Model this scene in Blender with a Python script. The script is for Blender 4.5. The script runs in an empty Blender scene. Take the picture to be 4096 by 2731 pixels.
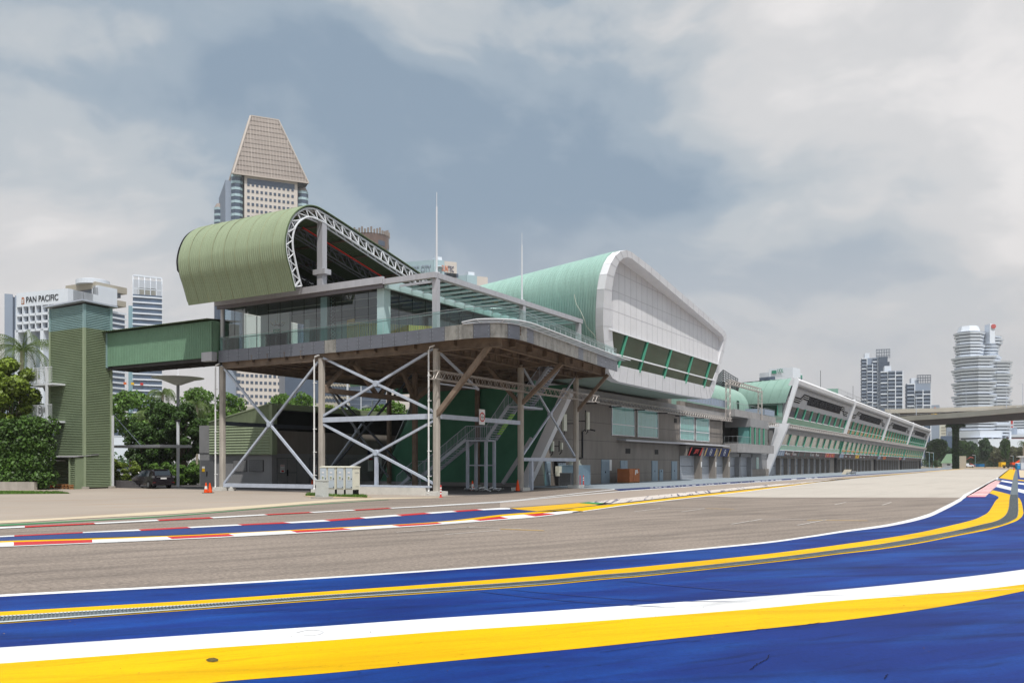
import bpy, math, random
import numpy as np
from mathutils import Vector, Matrix
R = random.Random(11)
sc = bpy.context.scene
COL = sc.collection
# ------------------------------------------------------------------ camera
YAW = 30.7
SI, CO = math.sin(math.radians(YAW)), math.cos(math.radians(YAW))
FP, HZ, CH = 3480.0, 1855.0, 2.0
cam = bpy.data.cameras.new('camera'); camo = bpy.data.objects.new('camera', cam); COL.objects.link(camo)
camo.location = (0, 0, CH); camo.rotation_euler = (math.radians(90), 0, math.radians(YAW))
cam.sensor_width = 36; cam.lens = FP/4096*36; cam.shift_y = (HZ-1365.5)/4096
cam.clip_start = .1; cam.clip_end = 9000
sc.camera = camo
# ------------------------------------------------------------------ light and sky
SUN = Vector((-.37, .34, -1)).normalized()
sl = bpy.data.lights.new('sun', 'SUN'); sl.energy = 4.3; sl.angle = math.radians(.8); sl.color = (1, .955, .89)
so = bpy.data.objects.new('sun', sl); COL.objects.link(so); so.rotation_euler = SUN.to_track_quat('-Z', 'Y').to_euler()
so.location = (0, 0, 60)
w = bpy.data.worlds.new("World"); sc.world = w; w.use_nodes = True
nt = w.node_tree; N = nt.nodes; L = nt.links
for n in list(N): N.remove(n)
wo = N.new('ShaderNodeOutputWorld'); bg = N.new('ShaderNodeBackground'); L.new(bg.outputs[0], wo.inputs[0])
sky = N.new('ShaderNodeTexSky'); sky.sky_type = 'NISHITA'; sky.sun_disc = False
sky.sun_elevation = math.asin(-SUN.z); sky.sun_rotation = math.atan2(-SUN.x, -SUN.y)
sky.air_density = 1.3; sky.dust_density = 2.5
tc = N.new('ShaderNodeTexCoord')
def wmath(op, a, b=None, clamp=False):
    n = N.new('ShaderNodeMath'); n.operation = op; n.use_clamp = clamp
    for i, v in enumerate((a, b)):
        if v is None: continue
        if isinstance(v, (int, float)): n.inputs[i].default_value = v
        else: L.new(v, n.inputs[i])
    return n.outputs[0]
def dirv(px, py):
    t = (px-2048)/FP; return Vector((-SI+CO*t, CO+SI*t, (HZ-py)/FP)).normalized()
wp = N.new('ShaderNodeTexNoise'); wp.inputs['Scale'].default_value = 2.3; wp.inputs['Detail'].default_value = 5
L.new(tc.outputs['Generated'], wp.inputs['Vector'])
mp = N.new('ShaderNodeMapping'); mp.inputs['Scale'].default_value = (1, 1, 2.1)
ad = N.new('ShaderNodeVectorMath'); ad.operation = 'MULTIPLY_ADD'
L.new(wp.outputs['Color'], ad.inputs[0]); ad.inputs[1].default_value = (.32, .32, .22); L.new(tc.outputs['Generated'], ad.inputs[2])
L.new(ad.outputs[0], mp.inputs[0])
nz = N.new('ShaderNodeTexNoise'); nz.inputs['Scale'].default_value = 2.1; nz.inputs['Detail'].default_value = 6; nz.inputs['Roughness'].default_value = .45
L.new(mp.outputs[0], nz.inputs['Vector'])
nz2 = N.new('ShaderNodeTexNoise'); nz2.inputs['Scale'].default_value = 7.5; nz2.inputs['Detail'].default_value = 7; nz2.inputs['Roughness'].default_value = .5
L.new(mp.outputs[0], nz2.inputs['Vector'])
val = wmath('MULTIPLY', wmath('SUBTRACT', nz.outputs['Fac'], .5), 1.0)
val = wmath('ADD', val, wmath('MULTIPLY', wmath('SUBTRACT', nz2.outputs['Fac'], .5), .95))
# broad banks of cloud: (pixel-free world directions), size, amount
for px, py, sz, am in ((3650, 200, .22, .38), (3100, 80, .12, .18), (150, 850, .20, .34), (1750, 80, .09, .24), (2600, 60, .08, .20), (4150, 800, .08, .34), (3050, 1180, .13, .12),
                       (2500, 660, .18, -.38), (1450, 560, .20, -.24), (850, 400, .18, -.20), (3150, 780, .15, -.26), (3600, 950, .10, -.16), (2050, 760, .14, -.10), (100, 200, .16, -.08), (3800, 1450, .14, .0)):
    vd = N.new('ShaderNodeVectorMath'); vd.operation = 'DISTANCE'; vd.inputs[1].default_value = dirv(px, py)
    nv = N.new('ShaderNodeVectorMath'); nv.operation = 'MULTIPLY_ADD'; nv.inputs[1].default_value = (.16, .16, .16)
    L.new(wp.outputs['Color'], nv.inputs[0]); L.new(tc.outputs['Generated'], nv.inputs[2])
    nv2 = N.new('ShaderNodeVectorMath'); nv2.operation = 'SUBTRACT'; nv2.inputs[1].default_value = (.08, .08, .08)
    L.new(nv.outputs[0], nv2.inputs[0]); L.new(nv2.outputs[0], vd.inputs[0])
    e = wmath('DIVIDE', vd.outputs['Value'], sz); e = wmath('MULTIPLY', wmath('MULTIPLY', e, e), -1.0)
    e = wmath('POWER', 2.718, e); val = wmath('ADD', val, wmath('MULTIPLY', e, am))
ramp = N.new('ShaderNodeValToRGB'); L.new(wmath('ADD', val, .48, True), ramp.inputs[0])
cr = ramp.color_ramp; cr.interpolation = 'EASE'
def lin(r, g, b, k=1.0):
    f = lambda v: (v/12.92 if v <= .04045 else ((v+.055)/1.055)**2.4)
    return (f(r/255)*k, f(g/255)*k, f(b/255)*k, 1)
cr.elements[0].position = .05; cr.elements[0].color = lin(137, 156, 175)
cr.elements[1].position = .95; cr.elements[1].color = lin(234, 231, 230)
for p_, c_ in ((.3, lin(158, 173, 187)), (.5, lin(187, 194, 200)), (.72, lin(212, 212, 213))):
    el = cr.elements.new(p_); el.color = c_
sx = N.new('ShaderNodeSeparateXYZ'); L.new(tc.outputs['Generated'], sx.inputs[0])
hz = wmath('SUBTRACT', 1.0, wmath('MULTIPLY', sx.outputs[2], 3.6), True)      # low air near the horizon
mh = N.new('ShaderNodeMix'); mh.data_type = 'RGBA'; L.new(wmath('MULTIPLY', hz, .85), mh.inputs['Factor'])
L.new(ramp.outputs[0], mh.inputs['A']); mh.inputs['B'].default_value = lin(210, 204, 203)
sc10 = N.new('ShaderNodeVectorMath'); sc10.operation = 'SCALE'; sc10.inputs['Scale'].default_value = 9.3
L.new(mh.outputs['Result'], sc10.inputs[0])
mx = N.new('ShaderNodeMix'); mx.data_type = 'RGBA'; mx.inputs['Factor'].default_value = .955
L.new(sky.outputs[0], mx.inputs['A']); L.new(sc10.outputs[0], mx.inputs['B'])
gd = N.new('ShaderNodeVectorMath'); gd.operation = 'DISTANCE'; gd.inputs[1].default_value = -SUN; L.new(tc.outputs['Generated'], gd.inputs[0])   # thin-cloud glow added round the unseen sun to lift shaded faces
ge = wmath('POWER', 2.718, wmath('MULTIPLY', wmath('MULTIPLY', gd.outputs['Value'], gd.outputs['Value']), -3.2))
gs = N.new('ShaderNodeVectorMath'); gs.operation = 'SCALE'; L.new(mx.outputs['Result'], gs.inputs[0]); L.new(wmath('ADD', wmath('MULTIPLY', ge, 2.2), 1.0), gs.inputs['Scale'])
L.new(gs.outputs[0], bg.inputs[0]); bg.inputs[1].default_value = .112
vs = sc.view_settings; vs.view_transform = 'Standard'; vs.look = 'None'; vs.gamma = 1; vs.exposure = 0; vs.use_curve_mapping = False
sc.cycles.max_bounces = 8; sc.cycles.transparent_max_bounces = 24; sc.cycles.volume_bounces = 0
sc.cycles.use_denoising = True
# ------------------------------------------------------------------ pixel measurements -> real points
def ray(x, y):
    t = (x-2048)/FP; return (-SI+CO*t, CO+SI*t, (HZ-y)/FP)
def atX(x, y, v): r = ray(x, y); d = v/r[0]; return Vector((v, r[1]*d, CH+r[2]*d))
def atY(x, y, v): r = ray(x, y); d = v/r[1]; return Vector((r[0]*d, v, CH+r[2]*d))
def atD(x, y, d): r = ray(x, y); return Vector((r[0]*d, r[1]*d, CH+r[2]*d))
def gp(x, y, z=0.0):
    r = ray(x, y); d = (z-CH)/r[2]; return Vector((r[0]*d, r[1]*d, z))
# ------------------------------------------------------------------ materials
MATS = {}
def A(r, g, b, k=.78): return lin(r, g, b, k)
def M(name, col, rough=.6, metal=0, var=.10, scale=1.2, bump=0.0, bscale=30, stretch=(1, 1, 1), spec=.18, speck=0.0, island=0.0, trans=0.0):
    if name in MATS: return MATS[name]
    m = bpy.data.materials.new(name); m.use_nodes = True; MATS[name] = m
    t = m.node_tree; n = t.nodes; l = t.links; p = n['Principled BSDF']
    p.inputs['Roughness'].default_value = rough; p.inputs['Metallic'].default_value = metal
    p.inputs['Specular IOR Level'].default_value = spec
    co = n.new('ShaderNodeTexCoord'); ma = n.new('ShaderNodeMapping'); ma.inputs['Scale'].default_value = stretch
    l.new(co.outputs['Object'], ma.inputs[0])
    a = n.new('ShaderNodeTexNoise'); a.inputs['Scale'].default_value = scale; a.inputs['Detail'].default_value = 7; a.inputs['Roughness'].default_value = .62
    l.new(ma.outputs[0], a.inputs['Vector'])
    mr = n.new('ShaderNodeMapRange'); mr.inputs[1].default_value = .28; mr.inputs[2].default_value = .72
    mr.inputs[3].default_value = 1-var; mr.inputs[4].default_value = 1+var; l.new(a.outputs['Fac'], mr.inputs[0])
    f = mr.outputs[0]
    if speck:
        b = n.new('ShaderNodeTexNoise'); b.inputs['Scale'].default_value = bscale; b.inputs['Detail'].default_value = 3
        l.new(co.outputs['Object'], b.inputs['Vector'])
        m2 = n.new('ShaderNodeMapRange'); m2.inputs[1].default_value = .3; m2.inputs[2].default_value = .7
        m2.inputs[3].default_value = 1-speck; m2.inputs[4].default_value = 1+speck; l.new(b.outputs['Fac'], m2.inputs[0])
        q = n.new('ShaderNodeMath'); q.operation = 'MULTIPLY'; l.new(f, q.inputs[0]); l.new(m2.outputs[0], q.inputs[1]); f = q.outputs[0]
    if island:
        g = n.new('ShaderNodeNewGeometry'); m3 = n.new('ShaderNodeMapRange'); m3.inputs[3].default_value = 1-island; m3.inputs[4].default_value = 1+island
        l.new(g.outputs['Random Per Island'], m3.inputs[0])
        q = n.new('ShaderNodeMath'); q.operation = 'MULTIPLY'; l.new(f, q.inputs[0]); l.new(m3.outputs[0], q.inputs[1]); f = q.outputs[0]
    s = n.new('ShaderNodeVectorMath'); s.operation = 'SCALE'; s.inputs[0].default_value = col[:3]; l.new(f, s.inputs['Scale'])
    l.new(s.outputs[0], p.inputs['Base Color'])
    if bump:
        bn = n.new('ShaderNodeTexNoise'); bn.inputs['Scale'].default_value = bscale; bn.inputs['Detail'].default_value = 4
        l.new(co.outputs['Object'], bn.inputs['Vector'])
        bu = n.new('ShaderNodeBump'); bu.inputs['Strength'].default_value = bump; bu.inputs['Distance'].default_value = .02
        l.new(bn.outputs['Fac'], bu.inputs['Height']); l.new(bu.outputs[0], p.inputs['Normal'])
    if trans:
        tr = n.new('ShaderNodeBsdfTranslucent'); mi = n.new('ShaderNodeMixShader'); mi.inputs[0].default_value = trans
        l.new(s.outputs[0], tr.inputs[0]); l.new(p.outputs[0], mi.inputs[1]); l.new(tr.outputs[0], mi.inputs[2])
        l.new(mi.outputs[0], n['Material Output'].inputs[0])
    return m
def streaks(name, col, col2, scale, stretch, rot, lo=.5, hi=.7, amt=.6, rough=.85, speck=.12, sscale=18, spec=.3, patch=.1, pscale=.22, bump=.25, scuff=0.0):
    """a paved or painted surface: base colour, directional wear of a second colour, large patches and fine grain"""
    m = bpy.data.materials.new(name); m.use_nodes = True; t = m.node_tree; n = t.nodes; l = t.links; p = n['Principled BSDF']
    p.inputs['Roughness'].default_value = rough; p.inputs['Specular IOR Level'].default_value = spec
    co = n.new('ShaderNodeTexCoord'); ma = n.new('ShaderNodeMapping'); ma.inputs['Rotation'].default_value = (0, 0, rot)
    l.new(co.outputs['Object'], ma.inputs[0]); mb = n.new('ShaderNodeMapping'); mb.inputs['Scale'].default_value = stretch; l.new(ma.outputs[0], mb.inputs[0])
    a = n.new('ShaderNodeTexNoise'); a.inputs['Scale'].default_value = scale; a.inputs['Detail'].default_value = 8; a.inputs['Roughness'].default_value = .6; l.new(mb.outputs[0], a.inputs['Vector'])
    mr = n.new('ShaderNodeMapRange'); mr.inputs[1].default_value = lo; mr.inputs[2].default_value = hi; mr.inputs[4].default_value = amt; l.new(a.outputs['Fac'], mr.inputs[0])
    mi = n.new('ShaderNodeMix'); mi.data_type = 'RGBA'; mi.inputs['A'].default_value = col; mi.inputs['B'].default_value = col2; l.new(mr.outputs[0], mi.inputs['Factor'])
    b = n.new('ShaderNodeTexNoise'); b.inputs['Scale'].default_value = sscale; b.inputs['Detail'].default_value = 2; b.inputs['Roughness'].default_value = .8; l.new(co.outputs['Object'], b.inputs['Vector'])
    c = n.new('ShaderNodeTexNoise'); c.inputs['Scale'].default_value = pscale; c.inputs['Detail'].default_value = 6; l.new(co.outputs['Object'], c.inputs['Vector'])
    r1 = n.new('ShaderNodeMapRange'); r1.inputs[1].default_value = .25; r1.inputs[2].default_value = .75; r1.inputs[3].default_value = 1-speck; r1.inputs[4].default_value = 1+speck; l.new(b.outputs['Fac'], r1.inputs[0])
    r2 = n.new('ShaderNodeMapRange'); r2.inputs[1].default_value = .3; r2.inputs[2].default_value = .7; r2.inputs[3].default_value = 1-patch; r2.inputs[4].default_value = 1+patch; l.new(c.outputs['Fac'], r2.inputs[0])
    q = n.new('ShaderNodeMath'); q.operation = 'MULTIPLY'; l.new(r1.outputs[0], q.inputs[0]); l.new(r2.outputs[0], q.inputs[1])
    if scuff:      # tyre rubber dragged over the paint: long thin dark smears at two scales, and chips
        for sc_, st_, ro_, lo_, hi_ in ((.55, (.10, 2.6, 1), rot+.22, .53, .66), (1.6, (.25, 3.0, 1), rot-.12, .56, .68), (7, (1, 1, 1), 0, .62, .70)):
            m1 = n.new('ShaderNodeMapping'); m1.inputs['Rotation'].default_value = (0, 0, ro_); l.new(co.outputs['Object'], m1.inputs[0]); m2 = n.new('ShaderNodeMapping'); m2.inputs['Scale'].default_value = st_; l.new(m1.outputs[0], m2.inputs[0])
            nn = n.new('ShaderNodeTexNoise'); nn.inputs['Scale'].default_value = sc_; nn.inputs['Detail'].default_value = 6; nn.inputs['Roughness'].default_value = .65; l.new(m2.outputs[0], nn.inputs['Vector'])
            r3 = n.new('ShaderNodeMapRange'); r3.inputs[1].default_value = lo_; r3.inputs[2].default_value = hi_; r3.inputs[3].default_value = 1; r3.inputs[4].default_value = 1-scuff; l.new(nn.outputs['Fac'], r3.inputs[0])
            q2 = n.new('ShaderNodeMath'); q2.operation = 'MULTIPLY'; l.new(q.outputs[0], q2.inputs[0]); l.new(r3.outputs[0], q2.inputs[1]); q = q2
    s = n.new('ShaderNodeVectorMath'); s.operation = 'SCALE'; l.new(mi.outputs['Result'], s.inputs[0]); l.new(q.outputs[0], s.inputs['Scale'])
    l.new(s.outputs[0], p.inputs['Base Color'])
    if bump:
        bu = n.new('ShaderNodeBump'); bu.inputs['Strength'].default_value = bump; bu.inputs['Distance'].default_value = .01
        l.new(b.outputs['Fac'], bu.inputs['Height']); l.new(bu.outputs[0], p.inputs['Normal'])
    MATS[name] = m; return m
def glass(name, tint, refl=.06, rough=.01):
    m = bpy.data.materials.new(name); m.use_nodes = True; t = m.node_tree; n = t.nodes; l = t.links
    n.remove(n['Principled BSDF']); tr = n.new('ShaderNodeBsdfTransparent'); tr.inputs[0].default_value = tint
    gl = n.new('ShaderNodeBsdfGlossy'); gl.inputs['Roughness'].default_value = rough; fr = n.new('ShaderNodeFresnel'); fr.inputs[0].default_value = 1.5
    ad_ = n.new('ShaderNodeMath'); ad_.operation = 'ADD'; ad_.use_clamp = True; ad_.inputs[1].default_value = refl; l.new(fr.outputs[0], ad_.inputs[0])
    mi = n.new('ShaderNodeMixShader'); l.new(ad_.outputs[0], mi.inputs[0]); l.new(tr.outputs[0], mi.inputs[1]); l.new(gl.outputs[0], mi.inputs[2])
    l.new(mi.outputs[0], n['Material Output'].inputs[0]); MATS[name] = m; return m
# ------------------------------------------------------------------ mesh builder
WM = {}
def v3(a): return Vector(a)
class MB:
    def __init__(s): s.v = []; s.f = []
    def quad(s, *p):
        i = len(s.v); s.v += [tuple(q) for q in p]; s.f.append(tuple(range(i, i+len(p)))); return s
    def box(s, x0, x1, y0, y1, z0, z1):
        i = len(s.v); s.v += [(x0, y0, z0), (x1, y0, z0), (x1, y1, z0), (x0, y1, z0), (x0, y0, z1), (x1, y0, z1), (x1, y1, z1), (x0, y1, z1)]
        s.f += [(i+3, i+2, i+1, i), (i+4, i+5, i+6, i+7), (i, i+1, i+5, i+4), (i+1, i+2, i+6, i+5), (i+2, i+3, i+7, i+6), (i+3, i, i+4, i+7)]; return s
    def bar(s, p, q, w=.1, h=None, up=(0, 0, 1)):
        p, q = v3(p), v3(q); h = h or w; d = (q-p).normalized(); up = v3(up)
        if abs(d.dot(up)) > .98: up = v3((0, 1, 0))
        a = d.cross(up).normalized()*w/2; b = a.cross(d).normalized()*h/2; i = len(s.v)
        for c in (p, q):
            for e in (-a-b, a-b, a+b, -a+b): s.v.append(tuple(c+e))
        s.f += [(i, i+1, i+2, i+3), (i+7, i+6, i+5, i+4)]+[(i+k, i+4+k, i+4+(k+1) % 4, i+(k+1) % 4) for k in range(4)]; return s
    def tube(s, p, q, r=.05, n=6, r2=None, cap=True):
        p, q = v3(p), v3(q); d = (q-p).normalized(); u = v3((0, 0, 1)) if abs(d.z) < .95 else v3((1, 0, 0)); r2 = r if r2 is None else r2
        a = d.cross(u).normalized(); b = a.cross(d); i = len(s.v)
        for c, rr in ((p, r), (q, r2)):
            for k in range(n):
                t = 2*math.pi*k/n; s.v.append(tuple(c+(a*math.cos(t)+b*math.sin(t))*rr))
        s.f += [(i+k, i+(k+1) % n, i+n+(k+1) % n, i+n+k) for k in range(n)]
        if cap: s.f += [tuple(i+n-1-k for k in range(n)), tuple(i+n+k for k in range(n))]
        return s
    def path(s, pts, r=.05, n=6, closed=False):
        pts = [v3(p) for p in pts]; m = len(pts); i = len(s.v)
        for j, p in enumerate(pts):
            d = (pts[(j+1) % m if closed else min(j+1, m-1)]-pts[(j-1) if (closed or j) else 0]).normalized()
            u = v3((0, 0, 1)) if abs(d.z) < .9 else v3((1, 0, 0)); a = d.cross(u).normalized(); b = a.cross(d)
            for k in range(n):
                t = 2*math.pi*k/n; s.v.append(tuple(p+(a*math.cos(t)+b*math.sin(t))*r))
        for j in range(m if closed else m-1):
            for k in range(n):
                a0 = i+j*n; a1 = i+((j+1) % m)*n; s.f.append((a0+k, a0+(k+1) % n, a1+(k+1) % n, a1+k))
        return s
    def lathe(s, c, prof, n=16):
        i = len(s.v); c = v3(c)
        for r, z in prof:
            for k in range(n):
                t = 2*math.pi*k/n; s.v.append((c.x+r*math.cos(t), c.y+r*math.sin(t), c.z+z))
        for j in range(len(prof)-1):
            for k in range(n): s.f.append((i+j*n+k, i+j*n+(k+1) % n, i+(j+1)*n+(k+1) % n, i+(j+1)*n+k))
        s.f += [tuple(i+n-1-k for k in range(n)), tuple(i+(len(prof)-1)*n+k for k in range(n))]; return s
    def grid(s, rows):
        i = len(s.v); m = len(rows[0])
        for r in rows: s.v += [tuple(p) for p in r]
        for j in range(len(rows)-1):
            for k in range(m-1): s.f.append((i+j*m+k, i+j*m+k+1, i+(j+1)*m+k+1, i+(j+1)*m+k))
        return s
    def prism(s, poly, off):
        """extrude a closed 3d polygon by a vector"""
        i = len(s.v); n = len(poly); off = v3(off)
        s.v += [tuple(p) for p in poly]+[tuple(v3(p)+off) for p in poly]
        s.f += [tuple(range(i, i+n)), tuple(range(i+2*n-1, i+n-1, -1))]+[(i+k, i+(k+1) % n, i+n+(k+1) % n, i+n+k) for k in range(n)]; return s
    def zig(s, a0, a1, b, t, pitch, depth, nrm):
        """corrugated sheet: from a0 to a1 the waves run, b = the other edge vector, nrm = wave direction"""
        a0, a1, b, nrm = v3(a0), v3(a1), v3(b), v3(nrm); n = max(2, int((a1-a0).length/pitch)); r1, r2 = [], []
        for k in range(n):
            for f, o in ((0, 0), (.35, 0), (.5, 1), (.85, 1)):
                p = a0.lerp(a1, min(1, (k+f)/n))+nrm*depth*o; r1.append(p); r2.append(p+b)
        r1.append(a1); r2.append(a1+b); s.grid([r1, r2])
        return s
    def build(s, name, mat, parent=None, label=None, smooth=False, local=False, cat=None, group=None, kind=None):
        me = bpy.data.meshes.new(name); vs_ = s.v
        if parent is not None and not local:
            im = WM[parent.name].inverted(); vs_ = [tuple(im @ Vector(p)) for p in s.v]
        me.from_pydata(vs_, [], s.f); me.materials.append(MATS[mat] if isinstance(mat, str) else mat)
        if smooth: me.polygons.foreach_set('use_smooth', [True]*len(me.polygons))
        o = bpy.data.objects.new(name, me); COL.objects.link(o)
        if parent is not None: o.parent = parent; WM[o.name] = WM[parent.name]
        else: WM[o.name] = Matrix.Identity(4)
        if label: o['label'] = label
        if cat: o['category'] = cat
        if group: o['group'] = group
        if kind: o['kind'] = kind
        return o
def thing(name, label, cat, loc=(0, 0, 0), rz=0, group=None):
    o = bpy.data.objects.new(name, None); COL.objects.link(o); o.location = loc; o.rotation_euler = (0, 0, rz); o.empty_display_size = .3
    o['label'] = label; o['category'] = cat
    if group: o['group'] = group
    WM[o.name] = Matrix.Translation(Vector(loc)) @ Matrix.Rotation(rz, 4, 'Z'); return o
def inst(src, name, parent, loc, rot=None, scale=None, label=None):
    o = bpy.data.objects.new(name, src if not hasattr(src, 'data') else src.data); COL.objects.link(o); o.parent = parent; o.location = loc
    if rot: o.rotation_euler = rot
    if scale: o.scale = scale
    if label: o['label'] = label
    WM[o.name] = WM[parent.name]@Matrix.Translation(Vector(loc)); return o
def copytree(src, loc, rz=0, label=None, group=None, scale=None):
    def cp(o, par):
        c = o.copy(); COL.objects.link(c); c.parent = par
        for ch in o.children: cp(ch, c)
        return c
    r = cp(src, None); r.location = loc; r.rotation_euler = (0, 0, rz)
    if scale: r.scale = (scale,)*3 if isinstance(scale, (int, float)) else scale
    if label: r['label'] = label
    if group: r['group'] = group
    return r
def many(parent, name, mesh_fn, mat, places, maxn=100):
    """windows and the like: up to 100 individual parts, the rest one part"""
    base = MB(); mesh_fn(base); first = None
    for k, (loc, rz) in enumerate(places[:maxn]):
        if first is None: first = base.build(name, mat, parent, local=True); first.location = loc; first.rotation_euler = (0, 0, rz)
        else: inst(first, name, parent, loc, (0, 0, rz))
    if len(places) > maxn:
        m = MB()
        for loc, rz in places[maxn:]:
            Tm = Matrix.Translation(Vector(loc))@Matrix.Rotation(rz, 4, 'Z'); i = len(m.v)
            m.v += [tuple(Tm@Vector(p)) for p in base.v]; m.f += [tuple(i+q for q in f) for f in base.f]
        m.build(name, mat, parent, local=True, kind='stuff')
    return first
def catmull(p, n=8):
    out = []
    for i in range(len(p)-1):
        a, b, c, d = p[max(i-1, 0)], p[i], p[i+1], p[min(i+2, len(p)-1)]
        for k in range(n):
            t = k/n; out.append(tuple(.5*((2*b[j])+(-a[j]+c[j])*t+(2*a[j]-5*b[j]+4*c[j]-d[j])*t*t+(-a[j]+3*b[j]-3*c[j]+d[j])*t**3) for j in range(len(b))))
    out.append(tuple(p[-1])); return out
def text(s, org, ux, uz, wd, ht, mat, parent, name='lettering', ext=.02, label=None, bold=0.0, spread=1.0):
    """s written from org along ux, upright along uz, fitted into wd x ht"""
    cu = bpy.data.curves.new(name, 'FONT'); cu.body = s; cu.extrude = 0.02; cu.offset = bold; cu.space_character = spread
    t = bpy.data.objects.new(name, cu); COL.objects.link(t); dg = bpy.context.evaluated_depsgraph_get()
    me = bpy.data.meshes.new_from_object(t.evaluated_get(dg)); bpy.data.objects.remove(t)
    xs = [v.co.x for v in me.vertices]; ys = [v.co.y for v in me.vertices]; x0, x1, y0, y1 = min(xs), max(xs), min(ys), max(ys)
    org, ux, uz = v3(org), v3(ux).normalized(), v3(uz).normalized(); nn = ux.cross(uz); m = MB()
    m.v = [tuple(org+ux*(v.co.x-x0)/(x1-x0)*wd+uz*(v.co.y-y0)/(y1-y0)*ht+nn*(v.co.z+.02)/.04*ext) for v in me.vertices]
    m.f = [tuple(p.vertices) for p in me.polygons]; bpy.data.meshes.remove(me)
    return m.build(name, mat, parent, label=label)
# ------------------------------------------------------------------ palette
WGREY = A(172, 172, 180)
M('white_metal', A(222, 225, 230), .45, .0, .06)
M('brace_grey', A(188, 196, 210), .5, .0, .12, 2)
M('dark_brace', A(70, 76, 86), .5, .2, .12, 2)
M('concrete_col', A(178, 171, 162), .85, 0, .22, 1.6, .3, 20, (1, 1, .35))
M('brown_steel', A(134, 118, 104), .8, 0, .3, 1.3, .2, 12)
M('brown_slab', A(100, 84, 73), .85, 0, .35, .8, .2, 8)
M('footing_white', A(216, 214, 208), .8, 0, .1, 3)
M('panel_grey', A(128, 131, 140), .35, .5, .1, 1)
M('panel_worn', A(164, 161, 155), .42, .5, .38, 2.2, 0, 30, (1, 1, .5))
M('frame_grey', A(190, 190, 196), .45, .2, .10, 1.5, 0, 30, (3, 3, .3))
M('roof_fascia', A(128, 124, 130), .5, .2, .08)
M('rail_metal', A(188, 194, 198), .3, .7, .05)
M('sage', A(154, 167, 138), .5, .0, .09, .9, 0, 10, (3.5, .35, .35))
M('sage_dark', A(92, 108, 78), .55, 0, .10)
M('louvre_green', A(132, 146, 118), .5, .0, .10, .7)
M('louvre_blue', A(144, 172, 174), .5, .0, .08)
M('bridge_green', A(116, 150, 126), .55, .0, .08)
M('mint', A(164, 198, 188, .72), .45, .0, .12, .8, 0, 10, (3.5, .3, .3))
M('mint_pale', A(158, 192, 179, .64), .45, .0, .07, .6)
M('mint_soffit', A(150, 166, 156), .6, 0, .06)
M('alu_white', A(228, 229, 233, .88), .45, .0, .06, .7)
M('alu_panel', A(214, 214, 217, .88), .5, .0, .06, .5)
M('joint', A(176, 176, 182), .8)
M('green_mull', A(92, 180, 150), .45, .1, .06)
M('win_dark', A(40, 66, 54), .04, 0, .6, .35, spec=.40)
M('win_black', A(20, 24, 26), .12, 0, .5, .8, spec=.10)
M('win_pale', A(118, 176, 172), .12, 0, .16, .5, 0, 30, (.4, 4, .3), spec=.8)
M('win_grey', A(150, 148, 140), .15, 0, .18, .35, spec=.8)
M('band_green', A(60, 150, 124), .25, .1, .12, .3)
M('band_pale', A(150, 200, 178), .2, .1, .10, .2)
M('deep_green', A(78, 140, 112), .6, 0, .14, .7, .15, 6)
M('wall_brown', A(142, 135, 129), .85, 0, .16, .6, .12, 30, (1.5, 1.5, .35))
M('wall_grey', A(150, 150, 152), .85, 0, .10, .6, .1, 20)
M('upper_grey', A(186, 186, 190), .8, 0, .12, .8, .05, 20, (1, 1, .3))
M('wall_dark', A(66, 64, 64), .9, 0, .1)
M('band_grey', A(158, 156, 156), .8, 0, .16, .8, .1, 20)
M('shutter', A(176, 180, 188), .45, .3, .06, 1)
M('door_blue', A(146, 164, 178), .5, .1, .06)
M('truss_alu', A(196, 188, 182), .5, .3, .10, 3)
M('black', A(20, 20, 22), .5)
M('charcoal', A(52, 52, 56), .6)
M('ink', A(22, 22, 28), .7, spec=.03)
M('white', A(236, 236, 236), .6)
M('cream', A(226, 224, 208), .6)
M('ac_blue', A(150, 176, 194), .5, .1)
M('grille', A(122, 124, 128), .5, .4)
M('crate_wood', A(178, 110, 72), .75, 0, .12, 2, .1, 30)
M('pallet_wood', A(170, 122, 82), .8, 0, .25, 3)
M('cone_orange', A(238, 84, 30), .55)
M('cone_white', A(228, 224, 220), .6)
M('red', A(206, 50, 44), .5)
M('red_pale', A(196, 92, 88), .6, 0, .1)
M('navy', A(32, 42, 92), .5)
M('yellow', A(240, 190, 30), .5)
M('orange', A(226, 110, 40), .55)
M('gold', A(240, 206, 120, .95), .6, 0, .1)
M('blue_plastic', A(30, 130, 196), .45)
M('teal', A(60, 170, 175), .5)
M('plaster_white', A(222, 218, 210), .8, 0, .12, 1.8, .1, 12)
M('cabinet', A(206, 210, 206), .5, .1, .06, 2)
M('cabinet_blue', A(196, 208, 218), .5, .1, .06, 2)
M('beige_stone', A(214, 206, 199), .85, 0, .06, .05)
M('mesh_brown', A(152, 142, 136), .8, 0, .10, .05)
M('pale_blue', A(176, 200, 208), .5, .1, .06, .1)
M('city_white', A(230, 237, 247), .8, 0, .04, .05)
M('city_grey', A(152, 164, 182), .8, 0, .06, .05)
M('city_dark', A(74, 88, 108), .3, .1, .12, .05, spec=.7)
M('city_glass', A(82, 100, 124), .25, .0, .35, .12, spec=.5)
M('city_teal', A(150, 184, 196), .4, .1, .1, .05)
M('tower_brown', A(120, 100, 92), .3, .2, .45, .09)
M('tan', A(182, 174, 158), .85, 0, .1, .1)
M('flyover', A(198, 192, 180), .9, 0, .12, .12, .1, 2)
M('flyover_dark', A(96, 88, 86), .9)
M('bark', (.11, .085, .06, 1), .9, 0, .3, 4, .4, 12)
M('bark_pale', (.3, .26, .21, 1), .9, 0, .25, 4, .3, 12)
M('leaf_dark', (.045, .09, .018, 1), .55, 0, .45, .55, 0, 30, spec=.3, island=.45, trans=.25)
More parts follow.
